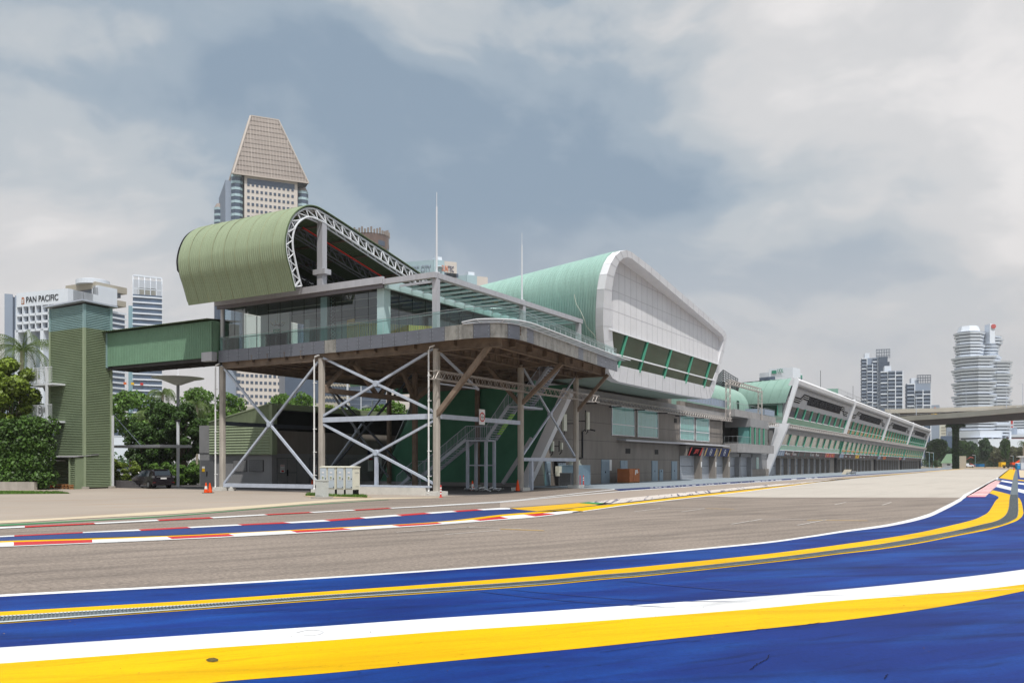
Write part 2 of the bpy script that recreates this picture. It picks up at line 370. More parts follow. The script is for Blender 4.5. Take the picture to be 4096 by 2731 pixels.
M('leaf_mid', (.10, .19, .03, 1), .55, 0, .4, .45, 0, 30, spec=.3, island=.4, trans=.3)
M('leaf_lime', (.16, .22, .03, 1), .5, 0, .4, .5, 0, 30, spec=.35, island=.45, trans=.3)
M('leaf_far', (.045, .085, .035, 1), .6, 0, .4, .2, 0, 30, spec=.2, island=.4, trans=.25)
M('leaf_far_olive', (.10, .105, .05, 1), .6, 0, .4, .2, 0, 30, spec=.2, island=.4, trans=.25)
M('leaf_hedge', (.06, .12, .02, 1), .5, 0, .5, .8, 0, 30, spec=.35, island=.5, trans=.25)
M('palm_leaf', (.10, .15, .035, 1), .45, 0, .3, 1, 0, 30, spec=.4, island=.3, trans=.3)
M('car_dark', A(34, 26, 34), .18, .4, .05, spec=.8)
M('car_glass', A(44, 54, 64), .08, 0, .1, spec=.9)
M('rubber', A(22, 22, 24), .8)
M('tail_red', A(170, 28, 30), .2)
M('brick_grey', A(96, 94, 96), .9, 0, .15, 3, .3, 20)
M('int_white', A(214, 222, 222), .7, 0, .03)
M('int_cyan', A(190, 214, 216), .5, 0, .04)
M('int_floor', A(170, 162, 152), .4, 0, .1)
M('int_ceiling', A(150, 148, 150), .8, 0, .04)
M('exit_green', A(40, 160, 120), .5)
M('skin_tile', A(112, 136, 110), .8, 0, .2, 2, .2, 6)
glass('glass_clear', (.86, .95, .96, 1), .11)
glass('glass_rail', (.66, .86, .82, 1), .03)
glass('glass_roof', (.55, .80, .76, 1), .05)
# paving and paint
TD = gp(2400, 2229)-gp(0, 2380); TA = math.atan2(TD.y, TD.x)
streaks('asphalt', A(143, 131, 121), A(92, 84, 79), .8, (.2, 1.5, 1), -TA-.14, .44, .76, .8, .9, .42, 12, patch=.09, pscale=.12)
streaks('asphalt_far', A(190, 182, 172), A(164, 155, 146), .6, (.12, 1.0, 1), -1.5, .5, .75, .5, .9, .06, 10, patch=.05, pscale=.05)
streaks('asphalt_lane', A(164, 151, 140), A(140, 128, 118), .7, (.3, 1.2, 1), -TA, .5, .72, .5, .9, .14, 14, patch=.06, pscale=.1)
streaks('asphalt_dark', A(92, 88, 88), A(62, 60, 62), .5, (.5, 1, 1), -.5, .45, .7, .6, .9, .1, 12, patch=.08)
streaks('apron', A(166, 154, 142), A(160, 128, 98), .35, (.35, 1.3, 1), -TA, .55, .74, .55, .9, .08, 10, patch=.09, pscale=.12)
streaks('pit_apron', A(146, 156, 164), A(132, 140, 148), .5, (.3, 1, 1), -1.5, .5, .7, .5, .8, .05, 8, patch=.04)
streaks('paint_blue', A(18, 46, 118, .80), A(22, 70, 146, .80), .7, (.3, 1.3, 1), -TA+.1, .44, .62, .9, .55, .16, 24, .08, .2, .25, .12, .34)
streaks('paint_blue_far', A(28, 58, 122, .8), A(22, 42, 98), .6, (.3, 1.4, 1), -TA, .5, .75, .5, .5, .05, 20, .4, .06, .25, .1)
streaks('paint_yellow', A(250, 198, 0, .68), A(206, 150, 0, .58), .6, (.14, 1.8, 1), -TA+.12, .48, .78, .7, .55, .07, 26, .06, .06, .3, .1, .20)
streaks('paint_yellow_worn', A(226, 176, 20, .82), A(190, 146, 30, .78), .6, (.3, 1.8, 1), -TA, .5, .75, .6, .55, .06, 20, .35, .06, .3, .1)
streaks('paint_white', A(246, 246, 246, .72), A(170, 172, 178, .66), .5, (.2, 1.5, 1), -TA-.2, .52, .8, .5, .55, .05, 26, .1, .03, .3, .1, .16)
streaks('paint_red', A(206, 38, 42, .74), A(170, 36, 40, .8), .7, (.3, 1.5, 1), -TA, .55, .8, .5, .5, .05, 20, .35, .05, .3, .1)
streaks('paint_green', A(62, 140, 84), A(44, 104, 70), .7, (.3, 1.5, 1), -TA, .5, .8, .5, .6, .08, 20, .3, .08)
streaks('paint_beige', A(206, 190, 164), A(180, 164, 140), .7, (.3, 1.5, 1), -TA, .5, .8, .5, .8, .05, 12, .3, .05)
streaks('worn_ads', A(214, 204, 196), A(40, 46, 92), 1.0, (5.0, .10, 1), -.35, .54, .60, .85, .7, .05, 12, .3, .08)
streaks('navy_strip', A(36, 48, 100), A(26, 36, 78), 1.0, (.3, .3, 1), 0, .5, .8, .5, .6, .05, 12, .3, .08)
streaks('dirt', A(186, 164, 138), A(140, 130, 90), .4, (1, 1, 1), 0, .5, .7, .6, .95, .1, 6, .2, .12)
streaks('grass_ground', (.085, .12, .03, 1), (.16, .15, .06, 1), .5, (1, 1, 1), 0, .5, .7, .6, .95, .25, 9, .2, .15)
streaks('far_ground', A(150, 142, 124), A(122, 118, 100), .012, (1, 1, 1), 0, .45, .6, .7, .95, .05, 1, .2, .1, .004)
# ================================================================== GROUND AND MARKINGS
from mathutils.geometry import tessellate_polygon
def poly(name, pts3, mat, label=None):
    m = MB(); m.v = [tuple(p) for p in pts3]
    t = tessellate_polygon([[Vector((p[0], p[1], 0)) for p in pts3]])
    for a, b, c in t:
        A_, B_, C_ = (Vector(m.v[i]) for i in (a, b, c)); m.f.append((a, b, c) if (B_-A_).cross(C_-A_).z > 0 else (a, c, b))
    o = m.build(name, mat, kind='structure'); return o
def gpoly(name, top, bot, mat, z, smooth=True, n=6):
    if smooth: top = catmull(top, n); bot = catmull(bot, n) if len(bot) > 1 else bot
    return poly(name, [gp(x, y, z) for x, y in top]+[gp(x, y, z) for x, y in reversed(bot)], mat)
Z = .004
m = MB(); m.quad((-4000, -1500, -.02), (4000, -1500, -.02), (4000, 6000, -.02), (-4000, 6000, -.02)); m.build('ground', 'far_ground', kind='structure')
# service apron left and under the deck, the circuit, the pit lane
poly('service_apron', [(-140, -60, 0), (60, -60, 0), (60, 48, 0), (-25, 48, 0), (-46.5, 48, 0), (-140, 48, 0)], 'apron')
poly('service_road', [(-140, 47.2, Z), (-52, 46.2, Z), (-32, 45.6, Z), (-30, 46.5, Z), (-33.5, 64.5, Z), (-34, 110, Z), (-140, 110, Z)], 'asphalt_dark')
edgeT = [(-600, 2424), (-300, 2398), (0, 2376.5), (800, 2335), (1300, 2306), (1733, 2277), (2167, 2245.5), (2400, 2227), (3000, 2172.5), (3219, 2144.5), (3372.8, 2120.6), (3559, 2094), (3699, 2059), (3769, 2028), (3838.8, 1992), (3860, 1975), (3932, 1940), (3956, 1926), (3988, 1910), (4035, 1877)]
edgeB = [(-600, 2433), (-300, 2407), (0, 2385), (800, 2342), (1300, 2312), (1733, 2283), (2167, 2251), (2400, 2232), (3000, 2178), (3219, 2150.5), (3372.8, 2127.5), (3559, 2103), (3699, 2072), (3769, 2043), (3838.8, 2006), (3860, 1990), (3932, 1950), (3956, 1934), (3990, 1915), (4038, 1877)]
nkB = [(-600, 2215), (-300, 2201), (0, 2186), (370, 2171), (687, 2157), (1000, 2142), (1187, 2131.7), (1410, 2119), (1599.5, 2107), (1769.6, 2096), (2000, 2078), (2142, 2067), (2331.6, 2044.5), (2480, 2023.5), (2722.8, 1995.6), (3000, 1964.5), (3372.8, 1916.5), (3792, 1880), (3857, 1875.5)]
k3T = [(-600, 2136), (-300, 2121), (0, 2107), (374, 2090), (625, 2077), (838, 2067), (1055, 2055.6), (1234, 2046.7), (1408, 2037.8), (1553, 2030), (1700, 2023)]
# the whole circuit in mid-grey asphalt, wide enough to carry pit lane and track
gpoly('track_asphalt', [(-600, 2125), (0, 2096), (340, 2079), (680, 2061), (1000, 2036), (1255, 2017), (1553, 1996), (1780, 1985), (1950, 1977), (2075, 1966), (2187, 1949.5), (2400, 1953), (2450, 1955), (2700, 1945), (3000, 1921), (3300, 1904), (3700, 1885), (3800, 1876), (3900, 1872)],
      [(-600, 2500), (0, 2500), (2400, 2400), (4096, 2200), (4300, 2100), (4300, 1872)], 'asphalt', 2*Z, smooth=False)
# lighter resurfaced stretch farther down the straight
gpoly('far_track', [(2782, 1983.7), (3000, 1961), (3372.8, 1914.5), (3792, 1879), (3840, 1875.2), (4040, 1875.2)], [(2782, 1984), (3000, 1988), (3400, 1988.5), (3853, 1988.7), (4040, 1930)], 'asphalt_far', 3*Z, smooth=False)
gpoly('pit_lane', [(2000, 2006), (2506, 1962.4), (3000, 1929.7), (3400, 1905), (3760, 1880)], [(2000, 2030), (2374, 2005), (2722, 1969.5), (3000, 1942), (3400, 1911), (3800, 1878)], 'asphalt_lane', 3*Z, smooth=False)
# pit apron of pale blue-grey concrete
gpoly('pit_apron', [(2100, 1925), (2187, 1945), (2700, 1918), (3000, 1902), (3300, 1886), (3700, 1871.6), (3830, 1870)], [(2100, 1948), (2187, 1949.5), (2400, 1954), (2455, 1955.5), (2700, 1941), (3000, 1922), (3400, 1899), (3800, 1876)], 'pit_apron', 4*Z, smooth=False)
# blue painted run-off
poly('painted_runoff', [gp(x, y, 4*Z) for x, y in catmull(edgeB, 6)+[(4500, 1877), (5200, 1990), (5200, 3600), (-600, 3600)]], 'paint_blue')
gpoly('edge_line', edgeT, edgeB, 'paint_white', 5*Z)
Y1T = [(-600, 2478), (-300, 2461), (0, 2445), (800, 2398.5), (1300, 2364), (1733, 2334), (2167, 2301), (2400, 2280), (2601, 2261.8), (3000, 2221.7), (3225, 2195), (3350, 2178.5), (3509.5, 2156), (3669, 2130), (3796.6, 2102), (3892, 2078), (3933.7, 2060), (3956, 2044), (3981.6, 2003), (3993.7, 1991), (3989, 1983), (3957.6, 1971)]
Y1B = [(-600, 2507), (-300, 2487), (0, 2466.5), (800, 2418), (1300, 2382), (1733, 2353), (2167, 2323), (2400, 2301), (2601, 2285), (3000, 2243), (3225, 2216), (3350, 2199.7), (3509.5, 2179), (3669, 2152), (3828.5, 2121.6), (3924, 2099), (3988, 2083), (4023, 2059.4), (4035.8, 2030.7), (4038, 2005), (4042, 1977)]
GB = [(-600, 2529), (-300, 2509), (0, 2489), (800, 2431.5), (1300, 2394), (1733, 2365.5), (2167, 2335), (2400, 2313), (2601, 2296.5), (3000, 2253), (3225, 2227), (3350, 2211), (3509.5, 2191.8), (3669, 2167.9), (3828.5, 2136), (3924, 2116.8), (4000, 2099), (4051.8, 2078.5), (4070.9, 2057.8), (4071.5, 1992.4), (4071, 1909.5), (4068, 1876)]
YTB = [(-600, 2534), (-300, 2513.5), (0, 2493), (800, 2436), (1300, 2399), (1733, 2370.5), (2167, 2340), (2400, 2317.5), (2601, 2301), (3000, 2257.5), (3225, 2231.5), (3350, 2215.5), (3509.5, 2197), (3669, 2173), (3828.5, 2142), (3956, 2117), (4051.8, 2088), (4085, 2068), (4094, 2048), (4090, 2021), (4082, 1996), (4073, 1989)]
gpoly('drain_margin', Y1B, YTB[:-3]+[(4093, 2046), (4088, 2015), (4080, 1995), (4073, 1989), (4071.5, 1986)], 'paint_yellow', 5*Z)
poly('yellow_line', [gp(x, y, 5*Z) for x, y in catmull(Y1T, 6)]+[gp(x, y, 5*Z) for x, y in ((3970.4, 1959.5), (4000, 1966), (4042, 1977))]+[gp(x, y, 5*Z) for x, y in reversed(catmull(Y1B, 6))], 'paint_yellow')
grT = catmull(Y1B+[(4051.8, 1916), (4063, 1876)], 6); grB = catmull(GB, 6)
poly('drain_channel', [gp(x, y, 6*Z) for x, y in grT]+[gp(x, y, 6*Z) for x, y in reversed(grB)], M('channel_grey', A(104, 114, 120), .7))
WT = [(-600, 2629), (-300, 2608), (0, 2588), (800, 2535.5), (1300, 2502), (1733, 2471.5), (2167, 2444), (2400, 2427.6), (3000, 2386.5), (3350, 2357.5), (3657, 2328), (3900, 2301), (4096, 2276), (4500, 2222)]
WB = [(-600, 2695), (-300, 2673), (0, 2651.5), (800, 2593), (1300, 2560), (1733, 2526), (2138, 2499), (2400, 2481.5), (3000, 2434.8), (3350, 2402), (3657, 2379), (3900, 2357.7), (4096, 2335), (4500, 2283)]
Y2B = [(-900, 2900), (0, 2815), (816, 2731), (1300, 2691), (1733, 2648), (2167, 2605.6), (2400, 2583), (3000, 2519), (3350, 2481.7), (3657, 2441), (3900, 2401), (4096, 2362), (4500, 2280)]
gpoly('white_band', WT, WB, 'paint_white', 5*Z)
gpoly('yellow_band', WB, Y2B, 'paint_yellow', 5*Z)
# steel bars of the drain grating: one thing laid along the channel
m = MB(); tp = [gp(x, y, 7*Z) for x, y in grT]; bt = [gp(x, y, 7*Z) for x, y in grB]
def arcpt(P, s):
    for i in range(len(P)-1):
        l_ = (P[i+1]-P[i]).length
        if s <= l_: return P[i].lerp(P[i+1], s/l_), (P[i+1]-P[i]).normalized()
        s -= l_
    return P[-1], (P[-1]-P[-2]).normalized()
tot = sum((tp[i+1]-tp[i]).length for i in range(len(tp)-1)); s_ = 0
def near(P, q):
    best = None
    for i in range(len(P)-1):
        e = P[i+1]-P[i]; t = max(0, min(1, (q-P[i]).dot(e)/max(e.length_squared, 1e-9))); c = P[i]+e*t
        if best is None or (c-q).length < (best-q).length: best = c
    return best
while s_ < min(tot, 62):
    a, d = arcpt(tp, s_); b = near(bt, a)
    if (b-a).length > .02:
        k = (int(s_/1.0) != int((s_+.045)/1.0)); m.bar(a, b, .034 if k else .017, .03)
    s_ += .045 if s_ < 26 else .10
for P in (tp, bt):
    m.path([p+Vector((0, 0, .006)) for p in P[:150:2]], .012, 4)
m.build('drain_grating', M('galv', A(138, 146, 150), .4, .6, .15, 8), label='long galvanised drain grating set between the yellow lines in the blue run-off', cat='drain grating')
# far right end of the run-off
def pz(name, pts, mat, z): return poly(name, [gp(x, y, z) for x, y in pts], mat)
pz('yellow_block', [(4036, 1875.6), (4063, 1875.6), (4053, 1907), (4056, 1920), (4030, 1916), (3990.5, 1910)], 'paint_yellow', 5*Z)
pz('white_stripe', [(3984.6, 1915.5), (4006, 1919), (4054, 1927), (4052.8, 1933), (4003, 1924.5), (3976, 1919)], 'paint_white', 5*Z)
pz('white_stripe', [(3993, 1935), (4049.5, 1949), (4047, 1961), (3984.6, 1946)], 'paint_white', 5*Z)
pz('yellow_stripe', [(4071.5, 1916.5), (4130, 1923), (4130, 1928), (4071.5, 1921)], 'paint_yellow', 5*Z)
pz('white_stripe', [(4072, 1929), (4130, 1935), (4130, 1942), (4072, 1935)], 'paint_white', 5*Z)
pz('white_stripe', [(4072, 1953), (4130, 1966), (4130, 1980), (4072, 1966)], 'paint_white', 5*Z)
pz('pale_apron', [(4075.5, 1879), (4220, 1879), (4260, 1912), (4080, 1909), (4077, 1897)], 'paint_beige', 5*Z)
Lk = [(3861.6, 1986.6), (3900, 1962), (3940, 1938), (3976, 1919)]; Rk = [(3940.8, 1986.6), (3956, 1972), (3969.4, 1958), (3984.6, 1946), (3993, 1935), (4008, 1919)]
def at_y(Lst, y):
    for (x0, y0), (x1, y1) in zip(Lst, Lst[1:]):
        if y1 <= y <= y0: return x0+(x1-x0)*(y-y0)/(y1-y0)
    return Lst[-1][0]
for k in range(40):
    d0 = 52.95+k*1.4; d1 = d0+1.4; y0, y1 = HZ+CH*FP/d0, max(1919.0, HZ+CH*FP/d1)
    if y0 <= 1919.2: break
    pz('rumble_strip', [(at_y(Lk, y0), y0), (at_y(Rk, y0), y0), (at_y(Rk, y1), y1), (at_y(Lk, y1), y1)], 'paint_red' if k % 2 == 0 else 'paint_white', 5*Z)
# far-side kerbs
nkT = [(-600, 2195), (-300, 2182), (0, 2168.7), (366, 2157), (667.5, 2145), (914, 2134), (1000, 2128.7), (1161.6, 2121), (1370, 2110.5), (1565.5, 2099), (1748, 2088.5), (1888.6, 2077.7), (2000, 2064.5), (2089, 2057), (2170, 2051), (2255, 2043.5), (2331.6, 2043)]
ytT = [(-600, 2189), (-300, 2176), (0, 2162.8), (212.6, 2156.4), (667.5, 2142), (1000, 2126.6), (1370, 2107.5), (1748, 2086), (2000, 2057.5), (2170, 2044.5)]
b3T = [(-600, 2168), (-300, 2158), (0, 2146.6), (331.6, 2130), (565.5, 2121), (765, 2110), (969, 2099.8), (1166, 2091), (1323, 2082.8), (1463.4, 2072), (1608, 2062), (1727, 2053), (1829, 2045.8), (1935, 2039), (2068, 2034.7)]
ukT = [(-600, 2164), (-300, 2153), (0, 2142), (331.6, 2126.5), (552.7, 2116), (748, 2106), (948, 2096), (1132, 2087), (1293, 2078), (1438, 2068), (1582.5, 2057.5), (1697, 2049.5), (1808, 2042), (1905.6, 2036), (2000, 2030.5), (2042.5, 2030.9)]
gpoly('infield_blue', b3T, [(-600, 2190), (0, 2163), (1000, 2127), (1748, 2086.5), (2000, 2058), (2161.6, 2044.5)], 'paint_blue_far', 5*Z)
gpoly('thin_yellow_line', ytT, [(x, y+1) for x, y in nkT[:-3]]+[(2255, 2042), (2300, 2035)], 'paint_yellow', 6*Z)
def seg(top, bot, bounds, name, z, start_white=True):
    """alternating white and red lengths between two measured lines"""
    T_, B_ = catmull(top, 6), catmull(bot, 6)
    def cut(Lst, a, b):
        def yy(x):
            for (x0, y0), (x1, y1) in zip(Lst, Lst[1:]):
                if x0 <= x <= x1: return y0+(y1-y0)*(x-x0)/max(x1-x0, 1e-6)
            return Lst[-1][1]
        return [(a, yy(a))]+[p[:2] for p in Lst if a < p[0] < b]+[(b, yy(b))]
    for k in range(len(bounds)-1):
        (a0, a1), (b0, b1) = bounds[k], bounds[k+1]
        pts = [gp(x, y, z) for x, y in cut(T_, a0, b0)]+[gp(x, y, z) for x, y in reversed(cut(B_, a1, b1))]
        poly(name, pts, 'paint_white' if (k % 2 == 0) == start_white else 'paint_red')
P2 = lambda *a: [(q, q) if isinstance(q, (int, float)) else q for q in a]
nkB2 = [(x, y) for x, y in nkB if x < 2345]
gpoly('kerb_margin', nkT, nkB2, 'paint_white', 6*Z)
nkB3 = [(x, y-3.2) for x, y in nkB2]
seg(nkT, nkB3, P2(-250, 55, 369, (667, 687), (914, 940), (1161, 1187), (1370, 1410), (1565, 1599), (1748, 1770), (1889, 1920), (2000, 2034), (2093, 2142), (2170, 2223), 2325), 'track_kerb', 7*Z)
seg(ukT, b3T, P2(-250, 57, 331, (553, 565), (748, 765), (948, 969), (1132, 1166), (1293, 1323), (1438, 1463), (1582, 1608), (1697, 1727), (1808, 1829), (1906, 1935), 2040), 'inner_kerb', 7*Z)
k3B = [(-600, 2143), (-300, 2127.5), (0, 2112.6), (383, 2094), (638, 2081.5), (855, 2071), (1072, 2058.5), (1255, 2048.8), (1425, 2040), (1570, 2032), (1700, 2025.5)]
seg(k3T, k3B, P2(-250, 99, (374, 383), (625, 638), (838, 855), (1055, 1072), (1234, 1255), (1408, 1425), (1553, 1570), 1700), 'pit_lane_kerb', 7*Z)
gpoly('pit_lane_line', [(1688, 2023), (2000, 2004), (2085, 1996.5), (2300, 1972), (2455, 1955.5), (2460, 1956.5)], [(1688, 2025), (2000, 2006), (2085, 1998.3), (2300, 1974), (2460, 1957.5)], 'paint_white', 6*Z, False)
gpoly('pit_lane_line', [(1690, 2025), (2000, 2007), (2300, 1979), (2506, 1960.6), (3000, 1928.7), (3400, 1903), (3800, 1877)], [(1690, 2026.2), (2000, 2008.8), (2300, 1981), (2506, 1962.6), (3000, 1930.2), (3400, 1904), (3800, 1877.6)], 'paint_white', 6*Z, False)
gpoly('navy_strip', [(2455, 1955.5), (2700, 1941), (3000, 1922.4), (3400, 1899), (3800, 1875.6)], [(2480, 1962), (2506, 1960.4), (3000, 1928.5), (3400, 1902.8), (3800, 1877)], 'navy_strip', 5*Z, False)
rr = random.Random(3)
for k in range(34):    # worn white lettering on the navy strip
    x = 2600+k*rr.uniform(22, 28)*.75
    if x > 3350: break
    yy = 1955.5+(x-2455)*(1922.4-1955.5)/545; pz('worn_lettering', [(x, yy+2.2), (x+rr.uniform(8, 16), yy+1.6), (x+rr.uniform(10, 18), yy+3.2), (x+2, yy+3.8)], 'paint_white', 6*Z)
gpoly('green_line', [(-600, 2122), (0, 2096), (340, 2079.5), (680, 2060.5), (1000, 2035), (1255, 2015), (1553, 1996.6)], [(-600, 2129), (0, 2101.5), (340, 2082.6), (680, 2063.6), (1000, 2037), (1255, 2016.8), (1553, 1997.4)], 'paint_green', 5*Z)
gpoly('beige_strip', [(-600, 2105), (0, 2080.7), (255, 2069), (595, 2046.7), (1000, 2021), (1255, 2002), (1470, 1991.4), (1760, 1987.5)], [(-600, 2119), (0, 2092), (340, 2072), (680, 2055), (1000, 2032.6), (1255, 2012), (1470, 1998), (1760, 1989.5)], 'paint_beige', 4*Z)
# yellow field, its dark seam, the worn lettering band and the yellow line up the pit straight
gpoly('yellow_field', [(2042, 2031), (2068, 2030), (2212.6, 2019), (2327, 2009.6), (2440, 2010)], [(2068, 2036), (2161.6, 2044.5), (2306, 2029), (2391, 2021), (2440, 2012)], 'paint_yellow_worn', 6*Z, False)
pz('green_patch', [(2316, 2011), (2352, 2006.5), (2419, 2011), (2385, 2016)], 'paint_green', 7*Z)
gpoly('worn_band', [(2345, 2008), (2374, 2005.4), (2523, 1989), (2722.8, 1970), (3000, 1943.7), (3400, 1911.5), (3800, 1878.5)], [(2391, 2018), (2440, 2015), (2531, 2004), (2722, 1983), (3000, 1953), (3400, 1913.6), (3800, 1879)], 'worn_ads', 6*Z, False)
gpoly('dark_seam', [(2150, 2043), (2306, 2027.6), (2391, 2018.3), (2531, 2005), (2722, 1983.8), (3000, 1954.4), (3400, 1914)], [(2150, 2045), (2306, 2030), (2391, 2021.4), (2531, 2008), (2722, 1986), (3000, 1956.2), (3400, 1914.8)], 'asphalt_dark', 7*Z, False)
gpoly('pit_wall_yellow', [(2170, 2044.5), (2306, 2030), (2391, 2021.4), (2531, 2008), (2722, 1986), (3000, 1956.2), (3372.8, 1913), (3792, 1877.8), (3857, 1874.4)], [(2300, 2047), (2331.6, 2043), (2480, 2021), (2722.8, 1993.6), (3000, 1963), (3372.8, 1915.6), (3792, 1879.4), (3857, 1875)], 'paint_yellow', 6*Z, False)
gpoly('pit_wall_white', [(2290, 2047.5), (2331.6, 2043), (2480, 2021), (2722.8, 1993.6), (3000, 1963), (3372.8, 1915.6), (3700, 1886)], [(2290, 2050), (2331.6, 2045), (2480, 2023.5), (2722.8, 1995.6), (3000, 1965), (3372.8, 1917), (3700, 1886.6)], 'paint_white', 6*Z, False)
# starting grid marks
def stroke(name, a, b, w_, mat, z=5*Z):
    a, b = gp(*a, z), gp(*b, z); d = (b-a).normalized(); n_ = Vector((-d.y, d.x, 0))*w_/2; return poly(name, [a-n_, b-n_, b+n_, a+n_], mat)
for a, b in (((3000, 2083.5), (3049, 2074)), ((3049, 2074), (3307, 2077.5)), ((3307, 2077.5), (3191, 2099)), ((3338, 2017.5), (3385, 2007)), ((3385, 2007), (3566, 2007.5)), ((3566, 2007.5), (3529, 2018.5)),
             ((1585, 2127), (1900, 2105)), ((1868, 2107), (2085, 2112.5)), ((1780, 2136), (2000, 2119)), ((2536, 2045), (2640, 2032)), ((2630, 2031), (2822, 2032)), ((2725, 2046), (2822, 2032)), ((2925, 2095), (3000, 2083)), ((3513, 1975), (3550, 1970))):
    stroke('grid_mark', a, b, .07, M('faint_white', A(204, 198, 192), .8, 0, .12, 4))
for a, b in (((3228, 2079), (3470, 2081)), ((2000, 2114), (2176, 2121)), ((2820, 2032.5), (2935, 2034.5))): stroke('grid_line', a, b, .09, 'paint_yellow_worn')
# rubber left by tyres
M('rubber_mark', A(40, 46, 70), .7, 0, .3, 3)
def skid(name, pts, w_, z=6*Z, mat='rubber_mark'):
    P = [gp(x, y, z) for x, y in catmull(pts, 10)]; l1, l2 = [], []
    for i, p in enumerate(P):
        d = (P[min(i+1, len(P)-1)]-P[max(i-1, 0)]).normalized(); n_ = Vector((-d.y, d.x, 0))*w_/2*(1 if 2 < i < len(P)-3 else .3); l1.append(p-n_); l2.append(p+n_)
    poly(name, l1+l2[::-1], mat)
m_ = M('thin_rubber', A(32, 44, 104), .5, 0, .2, 3)
skid('tyre_mark', [(1880, 2359), (2100, 2385), (2400, 2412), (2700, 2428)], .03, mat=m_)
skid('tyre_mark', [(2000, 2353), (2300, 2380), (2600, 2400), (3000, 2405)], .03, mat=m_)
skid('tyre_mark', [(2440, 2316), (2800, 2350), (3150, 2375)], .04, mat=m_)
g_ = M('grey_rubber', A(206, 206, 208), .5, 0, .1, 3)
skid('tyre_mark', [(3150, 2376), (3500, 2381), (3800, 2368), (4096, 2352)], .025, 6*Z, g_)
pz('rubber_blot', [(822, 2637), (836, 2630), (856, 2628), (874, 2634), (872, 2642), (852, 2646), (832, 2644)], M('blot', A(96, 84, 40), .7, 0, .6, 30), 6*Z)
# verges
poly('verge', [gp(-300, 1978, 2*Z), gp(285, 1973, 2*Z), gp(250, 1966.5, 2*Z), gp(120, 1962, 2*Z), gp(-300, 1960, 2*Z)], 'grass_ground')
poly('verge', [gp(1210, 1981, 3*Z), gp(1260, 1991, 3*Z), gp(1460, 1991, 3*Z), gp(1490, 1987, 3*Z), gp(1440, 1978, 3*Z), gp(1240, 1976, 3*Z)], 'dirt')
poly('lawn', [(-84, 62, 2*Z), (-66, 60, 2*Z), (-62, 78, 2*Z), (-84, 80, 2*Z)], 'grass_ground')
# grass tufts
def grassblades(name, pts, n, h, lab=None):
    m = MB(); rg = random.Random(5); (ax, ay), (bx, by), (cx, cy), (dx, dy) = pts
    for _ in range(n):
        u, v = rg.random(), rg.random(); x = (ax*(1-u)+bx*u)*(1-v)+(dx*(1-u)+cx*u)*v; y = (ay*(1-u)+by*u)*(1-v)+(dy*(1-u)+cy*u)*v
        t = rg.uniform(0, 6.28); hh = h*rg.uniform(.5, 1.3); ww = .02*rg.uniform(.6, 1.6); lx, ly = rg.uniform(-.5, .5)*hh, rg.uniform(-.5, .5)*hh
        m.quad((x-ww*math.cos(t), y-ww*math.sin(t), .01), (x+ww*math.cos(t), y+ww*math.sin(t), .01), (x+lx, y+ly, hh))
    o = m.build(name, 'leaf_mid', kind='stuff'); o['label'] = lab; o['category'] = 'grass'
q = [gp(-250, 1977), gp(280, 1973), gp(240, 1966), gp(-250, 1962)]; grassblades('grass', [(p.x, p.y) for p in q], 5000, .10, 'mown green grass verge in front of the leafy hedge')
q = [gp(1222, 1982), gp(1470, 1990), gp(1460, 1984), gp(1230, 1977)]; grassblades('grass', [(p.x, p.y) for p in q], 3500, .16, 'rough grass growing round the roadside cabinets')

rg_ = random.Random(21)
for c_ in ([(2400, 2606), (2480, 2596), (2600, 2578), (2720, 2565), (2820, 2556)], [(3000, 2676), (3030, 2652), (3072, 2632), (3078, 2612)], [(3536, 2712), (3546, 2698), (3552, 2694)], [(2930, 2530), (3060, 2512), (3180, 2503), (3300, 2484)]):
    pts = []
    for (x0_, y0_), (x1_, y1_) in zip(c_, c_[1:]):
        for k in range(6): f = k/6; pts.append((x0_+(x1_-x0_)*f+rg_.uniform(-3, 3), y0_+(y1_-y0_)*f+rg_.uniform(-1.2, 1.2)))
    skid('paint_crack', pts, .011, 6*Z, M('crack', A(24, 28, 60), .9))
g2_ = M('scuff_grey', A(214, 214, 217), .6, 0, .1, 3)
skid('tyre_mark', [(1180, 2530), (1230, 2518), (1290, 2522), (1270, 2536), (1200, 2536)], .03, 6*Z, g2_)
# ================================================================== RAISED PAVILION
PV = thing('raised_pavilion', 'glass pavilion on tall concrete columns with curled green roof shell and steel cross bracing', 'building', (-42.3, 45.3, 0))
GX, GY = (-52.3, -42.3, -32.5), (45.3, 56.0, 65.2)
for i, x in enumerate(GX):
    for j, y in enumerate(GY):
        if i == 2 and j == 2: x_ = -32.5
        n_ = MB(); m = MB(); w_ = .205
        m.prism([(x-w_, y-w_*.55, 0), (x-w_*.55, y-w_, 0), (x+w_*.55, y-w_, 0), (x+w_, y-w_*.55, 0), (x+w_, y+w_*.55, 0), (x+w_*.55, y+w_, 0), (x-w_*.55, y+w_, 0), (x-w_, y+w_*.55, 0)], (0, 0, 9.35))
        col_ = m.build('column', 'concrete_col' if j == 0 or i == 2 else 'brown_steel', PV)
        MB().box(x-.52, x+.52, y-.52, y+.52, 0, .26 if j == 0 or i == 2 else .15).build('footing', 'footing_white', col_)
